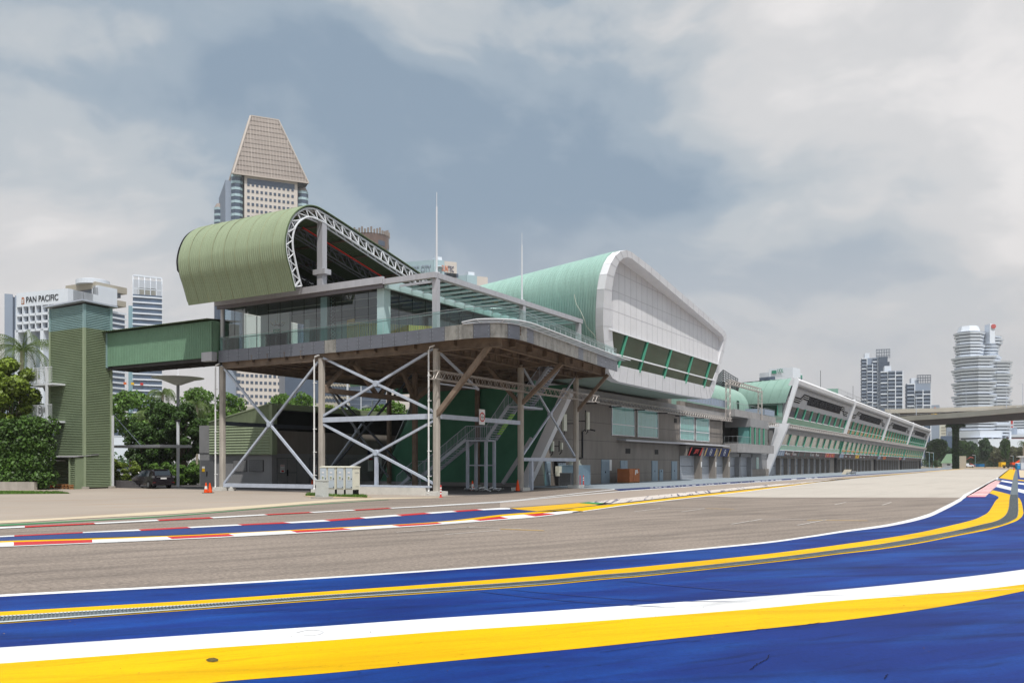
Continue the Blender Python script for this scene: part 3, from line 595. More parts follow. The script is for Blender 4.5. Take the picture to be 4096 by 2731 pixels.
# white rainwater pipes strapped to the front columns
for x in GX:
    m = MB(); px_ = x-.34; m.path([(px_+.5, 44.86, 9.5), (px_+.12, 44.86, 9.42), (px_, 44.92, 9.2), (px_, 44.92, .35), (px_+.05, 44.8, .1)], .055, 8)
    for zz in (1.2, 2.8, 4.4, 6, 7.6): m.box(px_-.08, px_+.16, 44.88, 45.02, zz, zz+.05)
    m.build('drainpipe', 'white', PV, smooth=False)
outline = [(-52.4, 45.05), (-42.6, 45.05), (-35, 44.65), (-32.7, 44.4), (-30.6, 44.22), (-29.2, 44.2), (-28.2, 44.35), (-27.45, 44.8), (-27.05, 45.5), (-26.95, 46.4), (-27.05, 47.6), (-28.2, 57.2), (-29.3, 66.3)]
O = outline
slab = [(x, y, 9.95) for x, y in O]+[(-52.4, 66.3, 9.95)]
MB().prism(slab, (0, 0, .5)).build('deck_slab', 'brown_slab', PV)
MB().prism([(x*.999, y+.02, 10.46) for x, y in O]+[(-52.4, 66.3, 10.46)], (0, 0, .03)).build('floor', 'int_floor', PV)
# steel underside: main girders, joists, stiffeners
def ibeam(p, q, h, w_):
    m = MB(); p, q = v3(p), v3(q); m.bar(p, q, .03, h); up = Vector((0, 0, h/2)); m.bar(p+up, q+up, w_, .04); m.bar(p-up, q-up, w_, .04); return m
for y in GY:
    e = -27.6-.11*(y-45); ibeam((-52.3, y, 9.55), (e, y, 9.55), .75, .3).build('girder', 'brown_steel', PV)
for x in (-52.3, -42.3, -32.5): ibeam((x, 45.3, 9.55), (x, 66.1, 9.55), .75, .3).build('girder', 'brown_steel', PV)
for x in [-50.6, -48.9, -47.3, -45.6, -44, -40.7, -39, -37.4, -35.7, -34.1, -31.0]:
    ibeam((x, 45.0, 9.68), (x, 66.1, 9.68), .48, .18).build('joist', 'brown_steel', PV)
ibeam((-28.55, 46.0, 9.6), (-30.2, 66.0, 9.6), .6, .24).build('joist', 'brown_steel', PV)
for y in (48, 50.7, 53.3, 58.4, 60.8, 63): ibeam((-52.3, y, 9.72), (-27.9-.11*(y-45), y, 9.72), .42, .16).build('cross_joist', 'brown_steel', PV)
m = MB()
for k in range(24):
    y = 46.5+k*.8; m.box(-32.38, -32.22, y, y+.03, 9.2, 9.9); m.box(-31.0, -30.86, y, y+.03, 9.45, 9.9)
m.build('stiffener_plates', 'brown_steel', PV)
# brown outrigger struts and the W frame
def strut(p, q, w_=.24, mat='brown_steel', nm='strut', h=None): return MB().bar(p, q, w_, h or w_).build(nm, mat, PV)
strut((-32.5, 45.25, 5.05), (-28.5, 45.4, 9.35), .3); strut((-32.5, 56, 6.4), (-29.0, 56, 9.3), .27); strut((-32.5, 56, 6.4), (-35.4, 56, 9.4), .27); strut((-32.5, 65.2, 6.3), (-29.6, 65.2, 9.3), .24)
strut((-42.3, 45.3, 7.15), (-42.3, 56, 7.1), .34)
for a, b in ((45.5, 48.3), (51.2, 48.6), (51.6, 54.0), (55.8, 54.3)): strut((-42.3, a, 7.25), (-42.3, b, 9.4), .26)
strut((-42.3, 56, 7.1), (-38.6, 56, 9.4), .26); strut((-42.3, 56, 7.1), (-42.3, 60.5, 9.4), .24)
# pale blue-grey cross bracing with gusset discs
def xbrace(a, b, c, d, nm='brace', mat='brace_grey', disc=.21, w_=.15, axis=(0, 1, 0)):
    a, b, c, d = map(v3, (a, b, c, d))          # a-d and b-c cross
    MB().bar(a, d, w_, w_).build(nm, mat, PV)
    ctr = (a+b+c+d)/4
    for p, q in ((b, ctr-(ctr-b).normalized()*.1), (c, ctr-(ctr-c).normalized()*.1)): MB().bar(p, q, w_*.98, w_*.98).build(nm, mat, PV)
    ax = v3(axis); m = MB(); m.tube(ctr-ax*.14, ctr+ax*.14, disc, 16)
    for k in range(6):
        t = k*math.pi/3; u = Vector((0, 0, 1)); s__ = ax.cross(u); p = ctr+(u*math.cos(t)+s__*math.sin(t))*disc*.7; m.tube(p-ax*.17, p+ax*.17, .016, 5)
    m.build('gusset_plate', mat, PV)
yb = 45.28
xbrace((-52.1, yb, 9.2), (-42.5, yb, 9.2), (-52.1, yb, .55), (-42.5, yb, .55))
MB().bar((-52.1, yb, .42), (-42.5, yb, .42), .2, .28).build('tie_beam', 'brace_grey', PV)
MB().box(-51.35, -51.1, yb-.12, yb+.12, .2, .3).box(-51.42, -51.03, yb-.2, yb+.2, .001, .2).build('tie_foot', 'footing_white', PV)
xbrace((-42.1, yb, 9.35), (-32.7, yb, 9.35), (-42.1, yb, 5.35), (-32.7, yb, 5.35))
xbrace((-42.1, yb, 4.75), (-32.7, yb, 4.75), (-42.1, yb, .75), (-32.7, yb, .75))
MB().bar((-42.1, yb, 5.05), (-32.7, yb, 5.05), .22, .34).build('tie_beam', 'brace_grey', PV)
MB().bar((-37.4, yb, 2.5), (-37.4, yb, .55), .2, .2).build('king_post', 'brace_grey', PV)
MB().bar((-38.6, 45.0, .55), (-32.75, 45.0, .55), .36, .12).build('tie_beam', 'brace_grey', PV)
MB().bar((-32.5, 45.5, 5.05), (-32.5, 55.8, 5.05), .2, .3).build('tie_beam', 'brace_grey', PV)
MB().bar((-32.5, 45.5, 9.2), (-32.5, 50.2, 7.1), .14).build('brace', 'brace_grey', PV)
MB().bar((-32.5, 45.5, 7.15), (-32.5, 50.2, 7.15), .1).build('brace', 'brace_grey', PV)
xbrace((-32.5, 56.3, 9.2), (-32.5, 65, 9.2), (-32.5, 56.3, 2.65), (-32.5, 65, 2.65), axis=(1, 0, 0), disc=.2, w_=.13)
MB().bar((-32.5, 56.2, 2.35), (-32.5, 65, 2.35), .2, .26).build('tie_beam', 'brace_grey', PV)
MB().bar((-32.5, 57.6, 2.2), (-32.5, 57.6, .0), .26, .26).build('king_post', 'brace_grey', PV)
MB().bar((-52.3, 45.5, 5.06), (-52.3, 55.8, 5.06), .2, .3).build('tie_beam', 'dark_brace', PV)
xbrace((-52.1, 56, 9.2), (-42.5, 56, 9.2), (-52.1, 56, .8), (-42.5, 56, .8), mat='dark_brace', disc=.2)
xbrace((-52.3, 56.2, 9.2), (-52.3, 65, 9.2), (-52.3, 56.2, .8), (-52.3, 65, .8), mat='brace_grey', axis=(1, 0, 0), disc=.2)
# fascia panels round the deck edge, some worn bare
P = []; acc = 0
OL = catmull(O, 8); seglen = [0]
for a, b in zip(OL, OL[1:]): seglen.append(seglen[-1]+math.dist(a, b))
def on_outline(s, off=0):
    s = max(0, min(seglen[-1]-1e-4, s))
    for i in range(len(OL)-1):
        if seglen[i+1] >= s:
            t = (s-seglen[i])/(seglen[i+1]-seglen[i]); a, b = OL[i], OL[i+1]; x, y = a[0]+(b[0]-a[0])*t, a[1]+(b[1]-a[1])*t
            dx, dy = b[0]-a[0], b[1]-a[1]; l_ = math.hypot(dx, dy); return x+dy/l_*off, y-dx/l_*off
TOT = seglen[-1]; npan = 44; rr = random.Random(4)
WORN = {10, 20, 21, 23, 25}
for k in range(npan):
    s0, s1 = TOT*k/npan+.012, TOT*(k+1)/npan-.012; worn = k in WORN or (27 <= k <= 38 and k != 35)
    m = MB(); rows = []
    pts = [on_outline(s0+(s1-s0)*q/4, .06) for q in range(5)]; ins = [on_outline(s0+(s1-s0)*q/4, .01) for q in range(5)]
    m.grid([[(x, y, 9.62) for x, y in pts], [(x, y, 10.5) for x, y in pts]]); m.grid([[(x, y, 10.5) for x, y in pts], [(x, y, 10.5) for x, y in ins]])
    m.grid([[(x, y, 9.62) for x, y in ins], [(x, y, 9.62) for x, y in pts]])
    for q in (pts[0], pts[-1]):
        w2 = ins[0] if q is pts[0] else ins[-1]; m.quad((q[0], q[1], 9.62), (w2[0], w2[1], 9.62), (w2[0], w2[1], 10.5), (q[0], q[1], 10.5))
    c_ = m.build('fascia_panel', 'panel_worn' if worn else 'panel_grey', PV, label='worn bare metal fascia panel' if worn else None)
    b_ = MB()
    for zz in (9.8, 10.06, 10.32):
        for sgn in (s0+.09, s1-.09):
            x, y = on_outline(sgn, .065); x2, y2 = on_outline(sgn, .085); b_.tube((x, y, zz), (x2, y2, zz), .022, 6)
    b_.build('bolts', 'rail_metal', c_)
# glass balustrade
for k in range(npan):
    s0, s1 = TOT*k/npan+.02, TOT*(k+1)/npan-.02; m = MB(); pts = [on_outline(s0+(s1-s0)*q/4, .0) for q in range(5)]
    m.grid([[(x, y, 10.46) for x, y in pts], [(x, y, 11.5) for x, y in pts]]); m.build('balustrade_pane', 'glass_rail', PV)
m = MB(); m.path([(*on_outline(TOT*k/130, -.09), 11.38) for k in range(131)], .028, 6)
for k in range(npan):
    for o_ in (-.12, .12):
        a = on_outline(TOT*k/npan+o_, -.09); b = on_outline(TOT*k/npan+o_, .0); m.tube((*a, 11.38), (*b, 11.38), .015, 4)
m.build('handrail', 'rail_metal', PV)
m = MB(); m.path([(*on_outline(TOT*k/130, 0), 11.51) for k in range(131)], .012, 4); m.build('glass_edge_trim', 'rail_metal', PV)
m = MB()
for k in range(28, npan):
    a = on_outline(TOT*k/npan, -.14); m.box(a[0]-.03, a[0]+.03, a[1]-.03, a[1]+.03, 10.48, 11.3)
m.build('balustrade_posts', 'white_metal', PV)
# slatted metal shelf that projects over the curved side
S0 = TOT*.485; m = MB(); nS = 60
ed = [(*on_outline(S0+(TOT-S0)*k/nS, .75 if k > 3 else .2+.18*k), 10.62) for k in range(nS+1)]; ei = [(*on_outline(S0+(TOT-S0)*k/nS, .1), 10.52) for k in range(nS+1)]
ed[-1] = (ed[-1][0]+.1, ed[-1][1]+.8, 10.6)
m.path(ed, .04, 5); m.path(ei, .03, 5); mid = [tuple((v3(a)+v3(b))/2) for a, b in zip(ed, ei)]; m.path(mid, .02, 4)
m2 = MB()
for k in range(0, nS, 3): m.bar(ei[k], ed[k], .05, .04)
m.build('shelf_frame', 'white_metal', PV)
for k in range(0, nS-2, 3):
    m2 = MB(); m2.grid([[tuple(v3(p)-Vector((0, 0, .02))) for p in ei[k:k+4]], [tuple(v3(p)-Vector((0, 0, .02))) for p in ed[k:k+4]]]); m2.build('shelf_mesh', glass('shelf_screen', (.62, .63, .66, 1), .12, .4) if k == 0 else 'shelf_screen', PV)
# roof of the glass room and the pergola frame
MB().box(-52.45, -36.6, 45.0, 66.2, 13.72, 14.2).build('roof_slab', 'int_ceiling', PV)
MB().box(-52.6, -36.5, 44.78, 45.0, 13.86, 14.32).build('roof_fascia', 'frame_grey', PV)
MB().box(-52.5, -36.55, 44.92, 45.06, 13.6, 13.84).build('roof_fascia', 'roof_fascia', PV)
MB().box(-36.6, -36.35, 45.06, 66, 13.6, 14.2).build('roof_fascia', 'int_cyan', PV)
MB().box(-36.48, -32.3, 44.8, 45.15, 13.8, 14.15).build('pergola_beam', 'frame_grey', PV)
MB().box(-32.65, -32.25, 45.17, 66.0, 13.8, 14.15).build('pergola_beam', 'frame_grey', PV)
MB().box(-36.3, -32.67, 65.6, 66.0, 13.8, 14.15).build('pergola_beam', 'frame_grey', PV)
for y in (45.2, 56.2, 65.6): MB().box(-32.65, -32.28, y-.17, y+.18, 10.5, 13.78).build('pergola_post', 'frame_grey', PV)
for k in range(15):
    y = 46.4+k*1.3; MB().bar((-36.3, y, 13.95), (-32.7, y, 13.95), .07, .16).build('glazing_bar', 'frame_grey', PV)
    MB().box(-36.2, -32.7, y+.05, y+1.25, 13.97, 13.99).build('roof_light', 'glass_roof', PV)
# glass walls
def pane(p, q, z0, z1, mat='glass_clear', nm='glass_pane', fr=.012):
    f = MB(); p, q = v3(p), v3(q); d = (q-p).normalized()
    g = MB().quad((*p.xy, z0), (*q.xy, z0), (*q.xy, z1), (*p.xy, z1)).build(nm, mat, PV)
    f.bar((*p.xy, z0), (*p.xy, z1), fr*2, fr*2).build('joint_strip', 'charcoal', g)
for k in range(13): pane((-52.2+k*1.17, 45.35, 0), (-52.2+(k+1)*1.17, 45.35, 0), 10.5, 13.62)
for k in range(13): pane((-36.95, 45.6+k*1.52, 0), (-36.95, 45.6+(k+1)*1.52, 0), 10.5, 13.62)
for k in range(6): pane((-52.25, 45.4+k*3.2, 0), (-52.25, 45.4+(k+1)*3.2, 0), 10.5, 13.62)
MB().box(-52.42, -52.2, 45.2, 45.42, 10.5, 13.8).build('corner_post', 'white_metal', PV)
MB().box(-37.35, -36.75, 45.28, 45.95, 10.5, 13.7).build('corner_post', 'int_cyan', PV)
MB().box(-42.55, -41.95, 45.45, 45.95, 10.5, 13.62).build('inner_post', 'int_cyan', PV)
m = MB()
for k in range(13):
    z = 10.5+k*.24; m.bar((-41.75, 45.6, z), (-41.35, 45.6, z+.24), .03).bar((-41.35, 45.6, z), (-41.75, 45.6, z+.24), .03)
m.bar((-41.78, 45.6, 10.5), (-41.78, 45.6, 13.6), .05).bar((-41.32, 45.6, 10.5), (-41.32, 45.6, 13.6), .05).build('lattice_post', 'charcoal', PV)
MB().box(-52.1, -36.9, 63.8, 64, 10.5, 13.7).build('back_wall', 'int_white', PV)
MB().box(-52.1, -49.0, 48.9, 49.1, 10.5, 13.7).build('inner_wall', 'int_white', PV)
MB().box(-51.5, -49.2, 48.8, 48.88, 10.5, 12.1).build('inner_door', 'charcoal', PV)
MB().box(-47.6, -47.0, 49, 51.2, 10.5, 13.0).box(-47.0, -43.0, 51, 51.2, 10.5, 13.0).build('partition', 'int_cyan', PV)
for y in (47.6, 50.2, 53.2):
    m = MB(); m.box(-50, -38, y, y+.12, 13.66, 13.70); m.build('ceiling_strip', 'white', PV)
MB().box(-33.9, -33.2, 45.0, 45.01, 12, 12.01).build('small_bracket', 'charcoal', PV)
for x, y in ((-38.4, 46.6),): MB().box(x, x+.7, y, y+.5, 13.66, 13.71).build('ceiling_vent', 'black', PV)
# things inside the glass room
m = MB()
for k in range(70):
    if k < 22: t = math.radians(265-k*5.2); x, y, h_ = -41.7+1.5*math.cos(t)+.9, 48.4+1.3*math.sin(t), 1.75
    else: x, y, h_ = -40.9+(k-22)*.125, 47.1+(k-22)*.035, 1.5-.012*(k-22)
    m.box(x-.028, x+.028, y-.04, y+.04, 10.5, 10.5+h_)
cn = m.build('slatted_counter', 'gold', label='curved counter of thin golden slats inside the glass room', cat='counter')
EX = thing('exit_sign', 'small green EXIT sign on the white inner wall of the glass room', 'sign', (-50.6, 48.86, 12.2))
MB().box(-50.6, -49.95, 48.78, 48.88, 12.2, 12.46).build('sign_box', 'exit_green', EX)
text('EXIT', (-50.48, 48.77, 12.25), (1, 0, 0), (0, 0, 1), .42, .15, 'white', EX, ext=.004)
CHD = thing('chandelier', 'small bronze pendant chandelier hanging in the glass room', 'lamp', (-47.9, 46.6, 13.6))
m = MB(); m.tube((-47.9, 46.6, 13.65), (-47.9, 46.6, 12.5), .012, 4)
for k in range(6):
    t = k*math.pi/3; m.path([(-47.9, 46.6, 12.3), (-47.9+.35*math.cos(t), 46.6+.35*math.sin(t), 12.25), (-47.9+.5*math.cos(t), 46.6+.5*math.sin(t), 12.4)], .02, 4)
m.build('arms', 'brown_steel', CHD)
m = MB()
for k in range(6):
    t = k*math.pi/3; m.lathe((-47.9+.5*math.cos(t), 46.6+.5*math.sin(t), 12.4), [(.03, 0), (.07, .06), (.03, .13)], 6)
m.build('bulbs', 'cream', CHD)
# curled green roof shell
gout = [(42.53, 13.55), (42.1, 14.79), (41.77, 15.6), (41.64, 16.28), (41.64, 16.84), (41.85, 17.65), (42.25, 18.42), (42.81, 19.0), (43.6, 19.48), (44.4, 19.66), (45.28, 19.6), (47.43, 19.19), (50.05, 18.64), (52.86, 18.08), (56.78, 17.24), (61.5, 16.3)]
gin = [(43.18, 13.8), (42.81, 14.68), (42.53, 15.59), (42.33, 16.3), (42.3, 17.0), (42.48, 17.66), (42.81, 18.14), (43.37, 18.58), (43.94, 18.8), (44.75, 18.8), (45.58, 18.68), (47.43, 18.29), (50.05, 17.68), (52.86, 17.07), (56.6, 16.3), (61.3, 15.4)]
go = catmull(gout, 4); gi = catmull(gin, 4)
def normals(pr):
    out = []
    for i in range(len(pr)):
        a, b = pr[max(0, i-1)], pr[min(len(pr)-1, i+1)]; d = math.hypot(b[0]-a[0], b[1]-a[1]); out.append((-(b[1]-a[1])/d, (b[0]-a[0])/d))
    return out
def shell(prof, x0, x1, pitch, depth, zfun=None):
    nm = normals(prof); n = int(abs(x1-x0)/pitch); rows = []
    for k in range(n):
        for f, o in ((0, 0), (.45, 0), (.6, 1), (.85, 1)):
            x = x0+(x1-x0)*(k+f)/n; rows.append([(x, p[0]+q[0]*depth*o, (zfun(x, p[1]) if zfun else p[1])+q[1]*depth*o) for p, q in zip(prof, nm)])
    rows.append([(x1, p[0], zfun(x1, p[1]) if zfun else p[1]) for p in prof])
    return MB().grid(rows)
shell(go, -52.7, -42.1, .2, .045).build('roof_shell', 'sage', PV)
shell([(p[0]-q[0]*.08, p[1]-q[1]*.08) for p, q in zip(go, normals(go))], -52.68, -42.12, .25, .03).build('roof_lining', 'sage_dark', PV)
m = MB(); m.path([(-42.08, p[0], p[1]) for p in go], .05, 5); m.build('roof_edge_trim', 'sage_dark', PV)
lapn = normals(go)
M('lap_rust', A(150, 146, 112), .6, 0, .5, 1.5)
for x in (-51.5, -50.4, -49.1, -47.9, -46.8, -45.6, -44.4, -43.2):
    MB().path([(x, p[0]+q[0]*.05, p[1]+q[1]*.05) for p, q in zip(go, lapn)], .012, 4).build('sheet_lap', 'lap_rust', PV)
def lattice(x, mat, nm, r=.075):
    ot = go[1:-1]; it = gi[1:-1]; m = MB()
    oc = [(x, p[0]-q[0]*.16, p[1]-q[1]*.16) for p, q in zip(ot, normals(ot))]
    i1 = [(x-.3, p[0], p[1]) for p in it]; i2 = [(x+.12, p[0], p[1]) for p in it]
    m.path(oc, r, 6); m.path([(x-.45, b, c) for a, b, c in oc], r, 6); m.path(i2, r, 6); m.path(i1, r*.8, 6)
    def walk(P, s):
        for a, b in zip(P, P[1:]):
            l_ = math.dist(a, b)
            if s <= l_: return tuple(v3(a).lerp(v3(b), s/l_))
            s -= l_
        return P[-1]
    Lo = sum(math.dist(a, b) for a, b in zip(oc, oc[1:])); Li = sum(math.dist(a, b) for a, b in zip(i2, i2[1:])); n = 26
    for k in range(n):
        a = walk(oc, Lo*k/n); b = walk(i2, Li*(k+.5)/n); c = walk(oc, Lo*(k+1)/n)
        m.tube(a, b, r*.62, 5, cap=False); m.tube(b, c, r*.62, 5, cap=False)
        a2 = (a[0]-.45, a[1], a[2]); m.tube(a2, (b[0]-.42, b[1], b[2]), r*.5, 4, cap=False); m.tube(a2, c, r*.5, 4, cap=False)
        if k % 4 == 0: m.bar(a, b, .16, .1)
    m.tube(oc[0], i2[0], r, 5)
    m.build(nm, mat, PV)
lattice(-42.2, 'white_metal', 'roof_truss', .07)
for x in (-45.7, -49.2, -52.4): lattice(x, 'grille', 'roof_truss', .06)
for k in range(3, len(go)-2, 4):
    q = normals(go)[k]; MB().bar((-52.6, go[k][0]-q[0]*.2, go[k][1]-q[1]*.2), (-42.5, go[k][0]-q[0]*.2, go[k][1]-q[1]*.2), .1, .12).build('purlin', 'brown_steel', PV)
MB().tube((-43.6, 44.8, 18.5), (-43.6, 60, 15.3), .05, 6).build('sprinkler_pipe', 'red', PV)
gab = [(-52.72, p[0]+.1, p[1]-.05) for p in go]+[(-52.72, 61.5, 14.2), (-52.72, 43.0, 14.2)]
MB().prism([(-52.9, 43.5, 14.25)]+[(-52.9, p[0], p[1]) for p in go[10:]]+[(-52.9, 61.5, 14.25)], (.05, 0, 0)).build('gable_wall', 'charcoal', PV)
MB().box(-52.8, -36.6, 61.5, 61.7, 14.2, 15.5).box(-52.8, -42.3, 61.5, 61.7, 15.5, 16.4).build('rear_parapet', 'charcoal', PV)
m = MB(); m.box(-42.55, -42.05, 45.1, 45.55, 14.3, 18.85); m.build('roof_post', 'frame_grey', PV)
MB().box(-42.85, -41.75, 45.0, 45.65, 15.15, 15.5).build('post_bracket', 'frame_grey', PV)
for (x, y), zt, lb in (((-32.45, 45.25), 19.3, 'slim white aerial mast above the front corner post of the glass pavilion'), ((-32.45, 56.1), 19.2, 'slim white aerial mast halfway along the side beam of the glass pavilion')):
    m = MB(); m.tube((x, y, 14.15), (x, y, zt-.9), .07, 8, .05); m.tube((x, y, zt-.9), (x, y, zt), .02, 5); m.box(x-.15, x+.15, y-.15, y+.15, 14.151, 14.22)
    m.build('aerial_mast', 'white_metal', label=lb, cat='aerial', group='aerial masts on the pavilion')
# stub of the link bridge bearing
MB().box(-53.7, -52.55, 44.5, 45.0, 9.72, 10.4).build('bearing_bracket', 'frame_grey', PV)
# low white wall between the front columns
m = MB(); pts = [(-38.9+k*.6, .0) for k in range(11)]
m.box(-38.95, -33.02, 44.75, 45.15, 0, .48); m.build('low_wall', 'plaster_white', label='low rough white plastered wall between the front columns', cat='wall')
# height sign hung on the tie beam
HS = thing('height_limit_sign', 'white 4.5m height limit sign with red ring on the tie beam', 'sign', (-32.3, 51.5, 5.0))
b = atX(1929, 1670, -32.3); yc = b.y
MB().box(-32.34, -32.3, yc-.35, yc+.35, 4.7, 5.75).build('sign_plate', 'white', HS)
def disc(c, nrm, r0, r1, mat, nm, par, off=.006):
    m = MB(); c = v3(c); nrm = v3(nrm); u = Vector((0, 0, 1)); s__ = u.cross(nrm); n = 28
    for k in range(n):
        a, b = 2*math.pi*k/n, 2*math.pi*(k+1)/n; f = lambda t, r: c+nrm*off+(s__*math.cos(t)+u*math.sin(t))*r
        if r0 > 0: m.quad(f(a, r0), f(a, r1), f(b, r1), f(b, r0))
        else: m.quad(f(a, r1), f(b, r1), c+nrm*off)
    return m.build(nm, mat, par)
disc((-32.3, yc, 5.22), (1, 0, 0), .24, .33, 'red', 'ring', HS)
text('4.5m', (-32.296, yc-.2, 5.15), (0, 1, 0), (0, 0, 1), .4, .14, 'ink', HS, ext=.006)
MB().quad((-32.292, yc-.06, 5.42), (-32.292, yc+.06, 5.42), (-32.292, yc, 5.35)).quad((-32.292, yc-.06, 5.02), (-32.292, yc, 5.09), (-32.292, yc+.06, 5.02)).build('arrows', 'ink', HS)
# stairs up under the deck
ST = thing('steel_staircase', 'grey steel staircase in three flights climbing under the deck', 'staircase', (-40, 57, 0))
def flight(x0, z0, x1, z1, y0, y1, nm='flight'):
    m = MB(); n = max(3, int(round((z1-z0)/.18)))
    for y in (y0, y1): m.bar((x0, y, z0), (x1, y, z1), .06, .25)
    for k in range(n):
        f = (k+.5)/n; x = x0+(x1-x0)*f; z = z0+(z1-z0)*f; m.box(x-.14, x+.14, y0+.03, y1-.03, z-.02, z+.02)
    m.build(nm, 'brace_grey', ST)
    for y in (y0, y1): rail([(x0, y, z0), (x1, y, z1)])
def rail(pts, h=1.05, nm='railing', par=None, mat='brace_grey', pitch=.16, r=.02):
    m = MB()
    for a, b in zip(pts, pts[1:]):
        a, b = v3(a), v3(b); up = Vector((0, 0, h)); m.tube(a+up, b+up, r*1.4, 6); m.tube(a+Vector((0, 0, .12)), b+Vector((0, 0, .12)), r, 4)
        n = max(1, int((b-a).length/pitch))
        for k in range(n+1): p = a.lerp(b, k/n); m.tube(p+Vector((0, 0, .12 if k % 8 else 0)), p+up, r*.6 if k % 8 else r*1.3, 4, cap=False)
    return m.build(nm, mat, par or ST)
def landing(x0, x1, y0, y1, z, sides='f'):
    MB().box(x0, x1, y0, y1, z-.16, z).build('landing', 'brace_grey', ST)
    rail([(x0, y0, z), (x1, y0, z)]); rail([(x0, y1, z), (x1, y1, z)])
flight(-44.6, 0, -42.9, 1.2, 56.6, 58); landing(-42.9, -41.8, 56.6, 58, 1.2); flight(-41.8, 1.2, -37.8, 3.9, 56.6, 58); landing(-37.8, -35.9, 56.6, 58, 3.9)
flight(-35.9, 3.9, -33.9, 6.4, 56.6, 58); landing(-33.9, -32.8, 56.6, 60, 6.4); flight(-33.9, 6.4, -31.4, 9.4, 58.4, 60)
for x in (-37.7, -36.0):
    for y in (56.7, 57.9): MB().bar((x, y, 0), (x, y, 3.76), .2, .2).build('support_post', 'brace_grey', ST)
MB().bar((-37.7, 56.7, 1.9), (-36, 56.7, 1.9), .1).bar((-37.7, 57.9, 1.9), (-36, 57.9, 1.9), .1).build('cross_tie', 'brace_grey', ST)
MB().bar((-42.3, 56.65, 0), (-42.3, 56.65, 1.05), .12).build('support_post', 'brace_grey', ST)
m = MB()
for k in range(9): x = -35.2+k*.14; z = 4.3+k*.175; m.quad((x, 57.0, z-.02), (x+.1, 57.0, z+.1), (x+.1, 57.7, z+.1), (x, 57.7, z-.02))
m.build('tread_underside', M('lime', A(150, 210, 90), .5), ST)
# rubble sacks, ground level ties
m = MB(); rg = random.Random(9)
for k in range(70):
    f = rg.random(); x = -36.0+f*3.0; y = 54.0+rg.uniform(-.35, .45)-f*.2; z = rg.uniform(.05, .32)*(1-abs(f-.6)*.6); s_ = rg.uniform(.10, .24); t = rg.uniform(0, 3)
    c, s2 = math.cos(t)*s_, math.sin(t)*s_
    m.quad((x-c, y-s2, z-.06), (x+s2, y-c, z+.07*rg.random()), (x+c, y+s2, z), (x-s2, y+c, z+.1*rg.random()))
m.build('plastic_sheeting_heap', 'white', label='crumpled heap of white plastic sheeting on the ground under the deck', cat='rubbish')
# ================================================================== PADDOCK BUILDING (near block)
PB = thing('paddock_building', 'grey-brown paddock building with blue doors, pale green windows and a big white-framed mint upper hall', 'building', (-38, 66, 0))
XW = -38.0
MB().box(-50.5, XW, 66, 123.6, 0, 9.3).build('wall', 'wall_brown', PB)
MB().box(-50.5, XW-.5, 66.5, 104, 9.3, 10.9).build('upper_wall', 'wall_brown', PB)
# sheared deep-green flank with pale raking strips
sh = .56
def gw(s, z):      # s 0..1 from left to right at ground
    x = -56.8+19.3*s; y = 65.6
    if s < .22: q = (.22-s)/.22; y = 65.6+4.2*q*q
    return (x+sh*z, y, z)
m = MB(); m.grid([[gw(k/40, z*8.7/6) for z in range(7)] for k in range(41)]); m.build('green_flank', 'deep_green', PB, smooth=True)
MB().prism([gw(0, 0), (-56.6, 68.5, 0), (-56.6+sh*8.7, 68.5, 8.7), gw(0, 8.7)], (-.12, 0, 0)).build('flank_edge', 'frame_grey', PB)
MB().box(-57, -38.2, 65.25, 65.5, 0, .35).build('plinth', 'band_grey', PB)
MB().prism([(-38.0, 64.9, 0), (-37.0, 64.9, 0), (-32.75, 64.9, 8.2), (-33.1, 64.9, 8.35), (-33.6, 64.9, 8.35)], (0, .7, 0)).build('raking_strip', 'alu_white', PB)
a, b = atY(2012, 1932, 61.5), atY(2072, 1838, 61.5)
MB().bar(a, a+(b-a)*1.9, .26, .26).build('raking_strut', 'frame_grey', PB)
MB().box(-52.6, -37.2, 66.4, 66.7, 8.7, 11.4).build('flank_upper_wall', 'deep_green', PB)
for k in range(10):
    x = -51.5+k*1.5; MB().box(x, x+.7, 66.2, 66.38, 8.8, 9.7).build('louvre_unit', 'wall_dark', PB)
# wall joints
for z in (2.5, 4.35, 6.2, 8.1): MB().box(XW-.02, XW+.006, 66.1, 123.5, z, z+.03).build('wall_joint', 'wall_dark', PB)
MB().box(XW-.02, XW+.006, 66.1, 105, .98, 1.0).build('wall_joint', 'wall_dark', PB)
MB().box(XW, XW+.55, 66.2, 123.9, 8.45, 9.35).build('roof_band', 'band_grey', PB)
MB().box(XW, XW+.5, 104.4, 123.7, 9.35, 9.9).build('roof_band', 'wall_brown', PB)
def opening(px0, px1, zb, zt, nm, mat, X0=XW, dep=.05, div=None, frame='alu_white', fw=.09, par=PB):
    y0 = atX(px0, 1855, X0).y; y1 = atX(px1, 1855, X0).y
    g = MB().box(X0-.02, X0+dep*.4, y0, y1, zb, zt).build(nm, mat, par); f = MB()
    for a in (y0, y1-fw): f.box(X0, X0+dep, a, a+fw, zb, zt)
    for a in (zb, zt-fw): f.box(X0, X0+dep-.004, y0+fw, y1-fw, a, a+fw)
    if div: f.box(X0, X0+dep-.008, y0+fw, y1-fw, div, div+fw)
    f.build('frame', frame, g); return g, y0, y1
for a, b in ((2444.6, 2537), (2547.5, 2630), (2718, 2775), (2781, 2835)):
    g, y0, y1 = opening(a, b, 5.05, 8.25, 'window', 'win_pale', dep=.1, div=6.2)
    c = MB()
    for k in range(1, 5): yy = y0+(y1-y0)*k/5; c.box(XW+.02, XW+.045, yy, yy+.03, 5.1, 8.2)
    c.build('curtain_fold', 'band_pale', g)
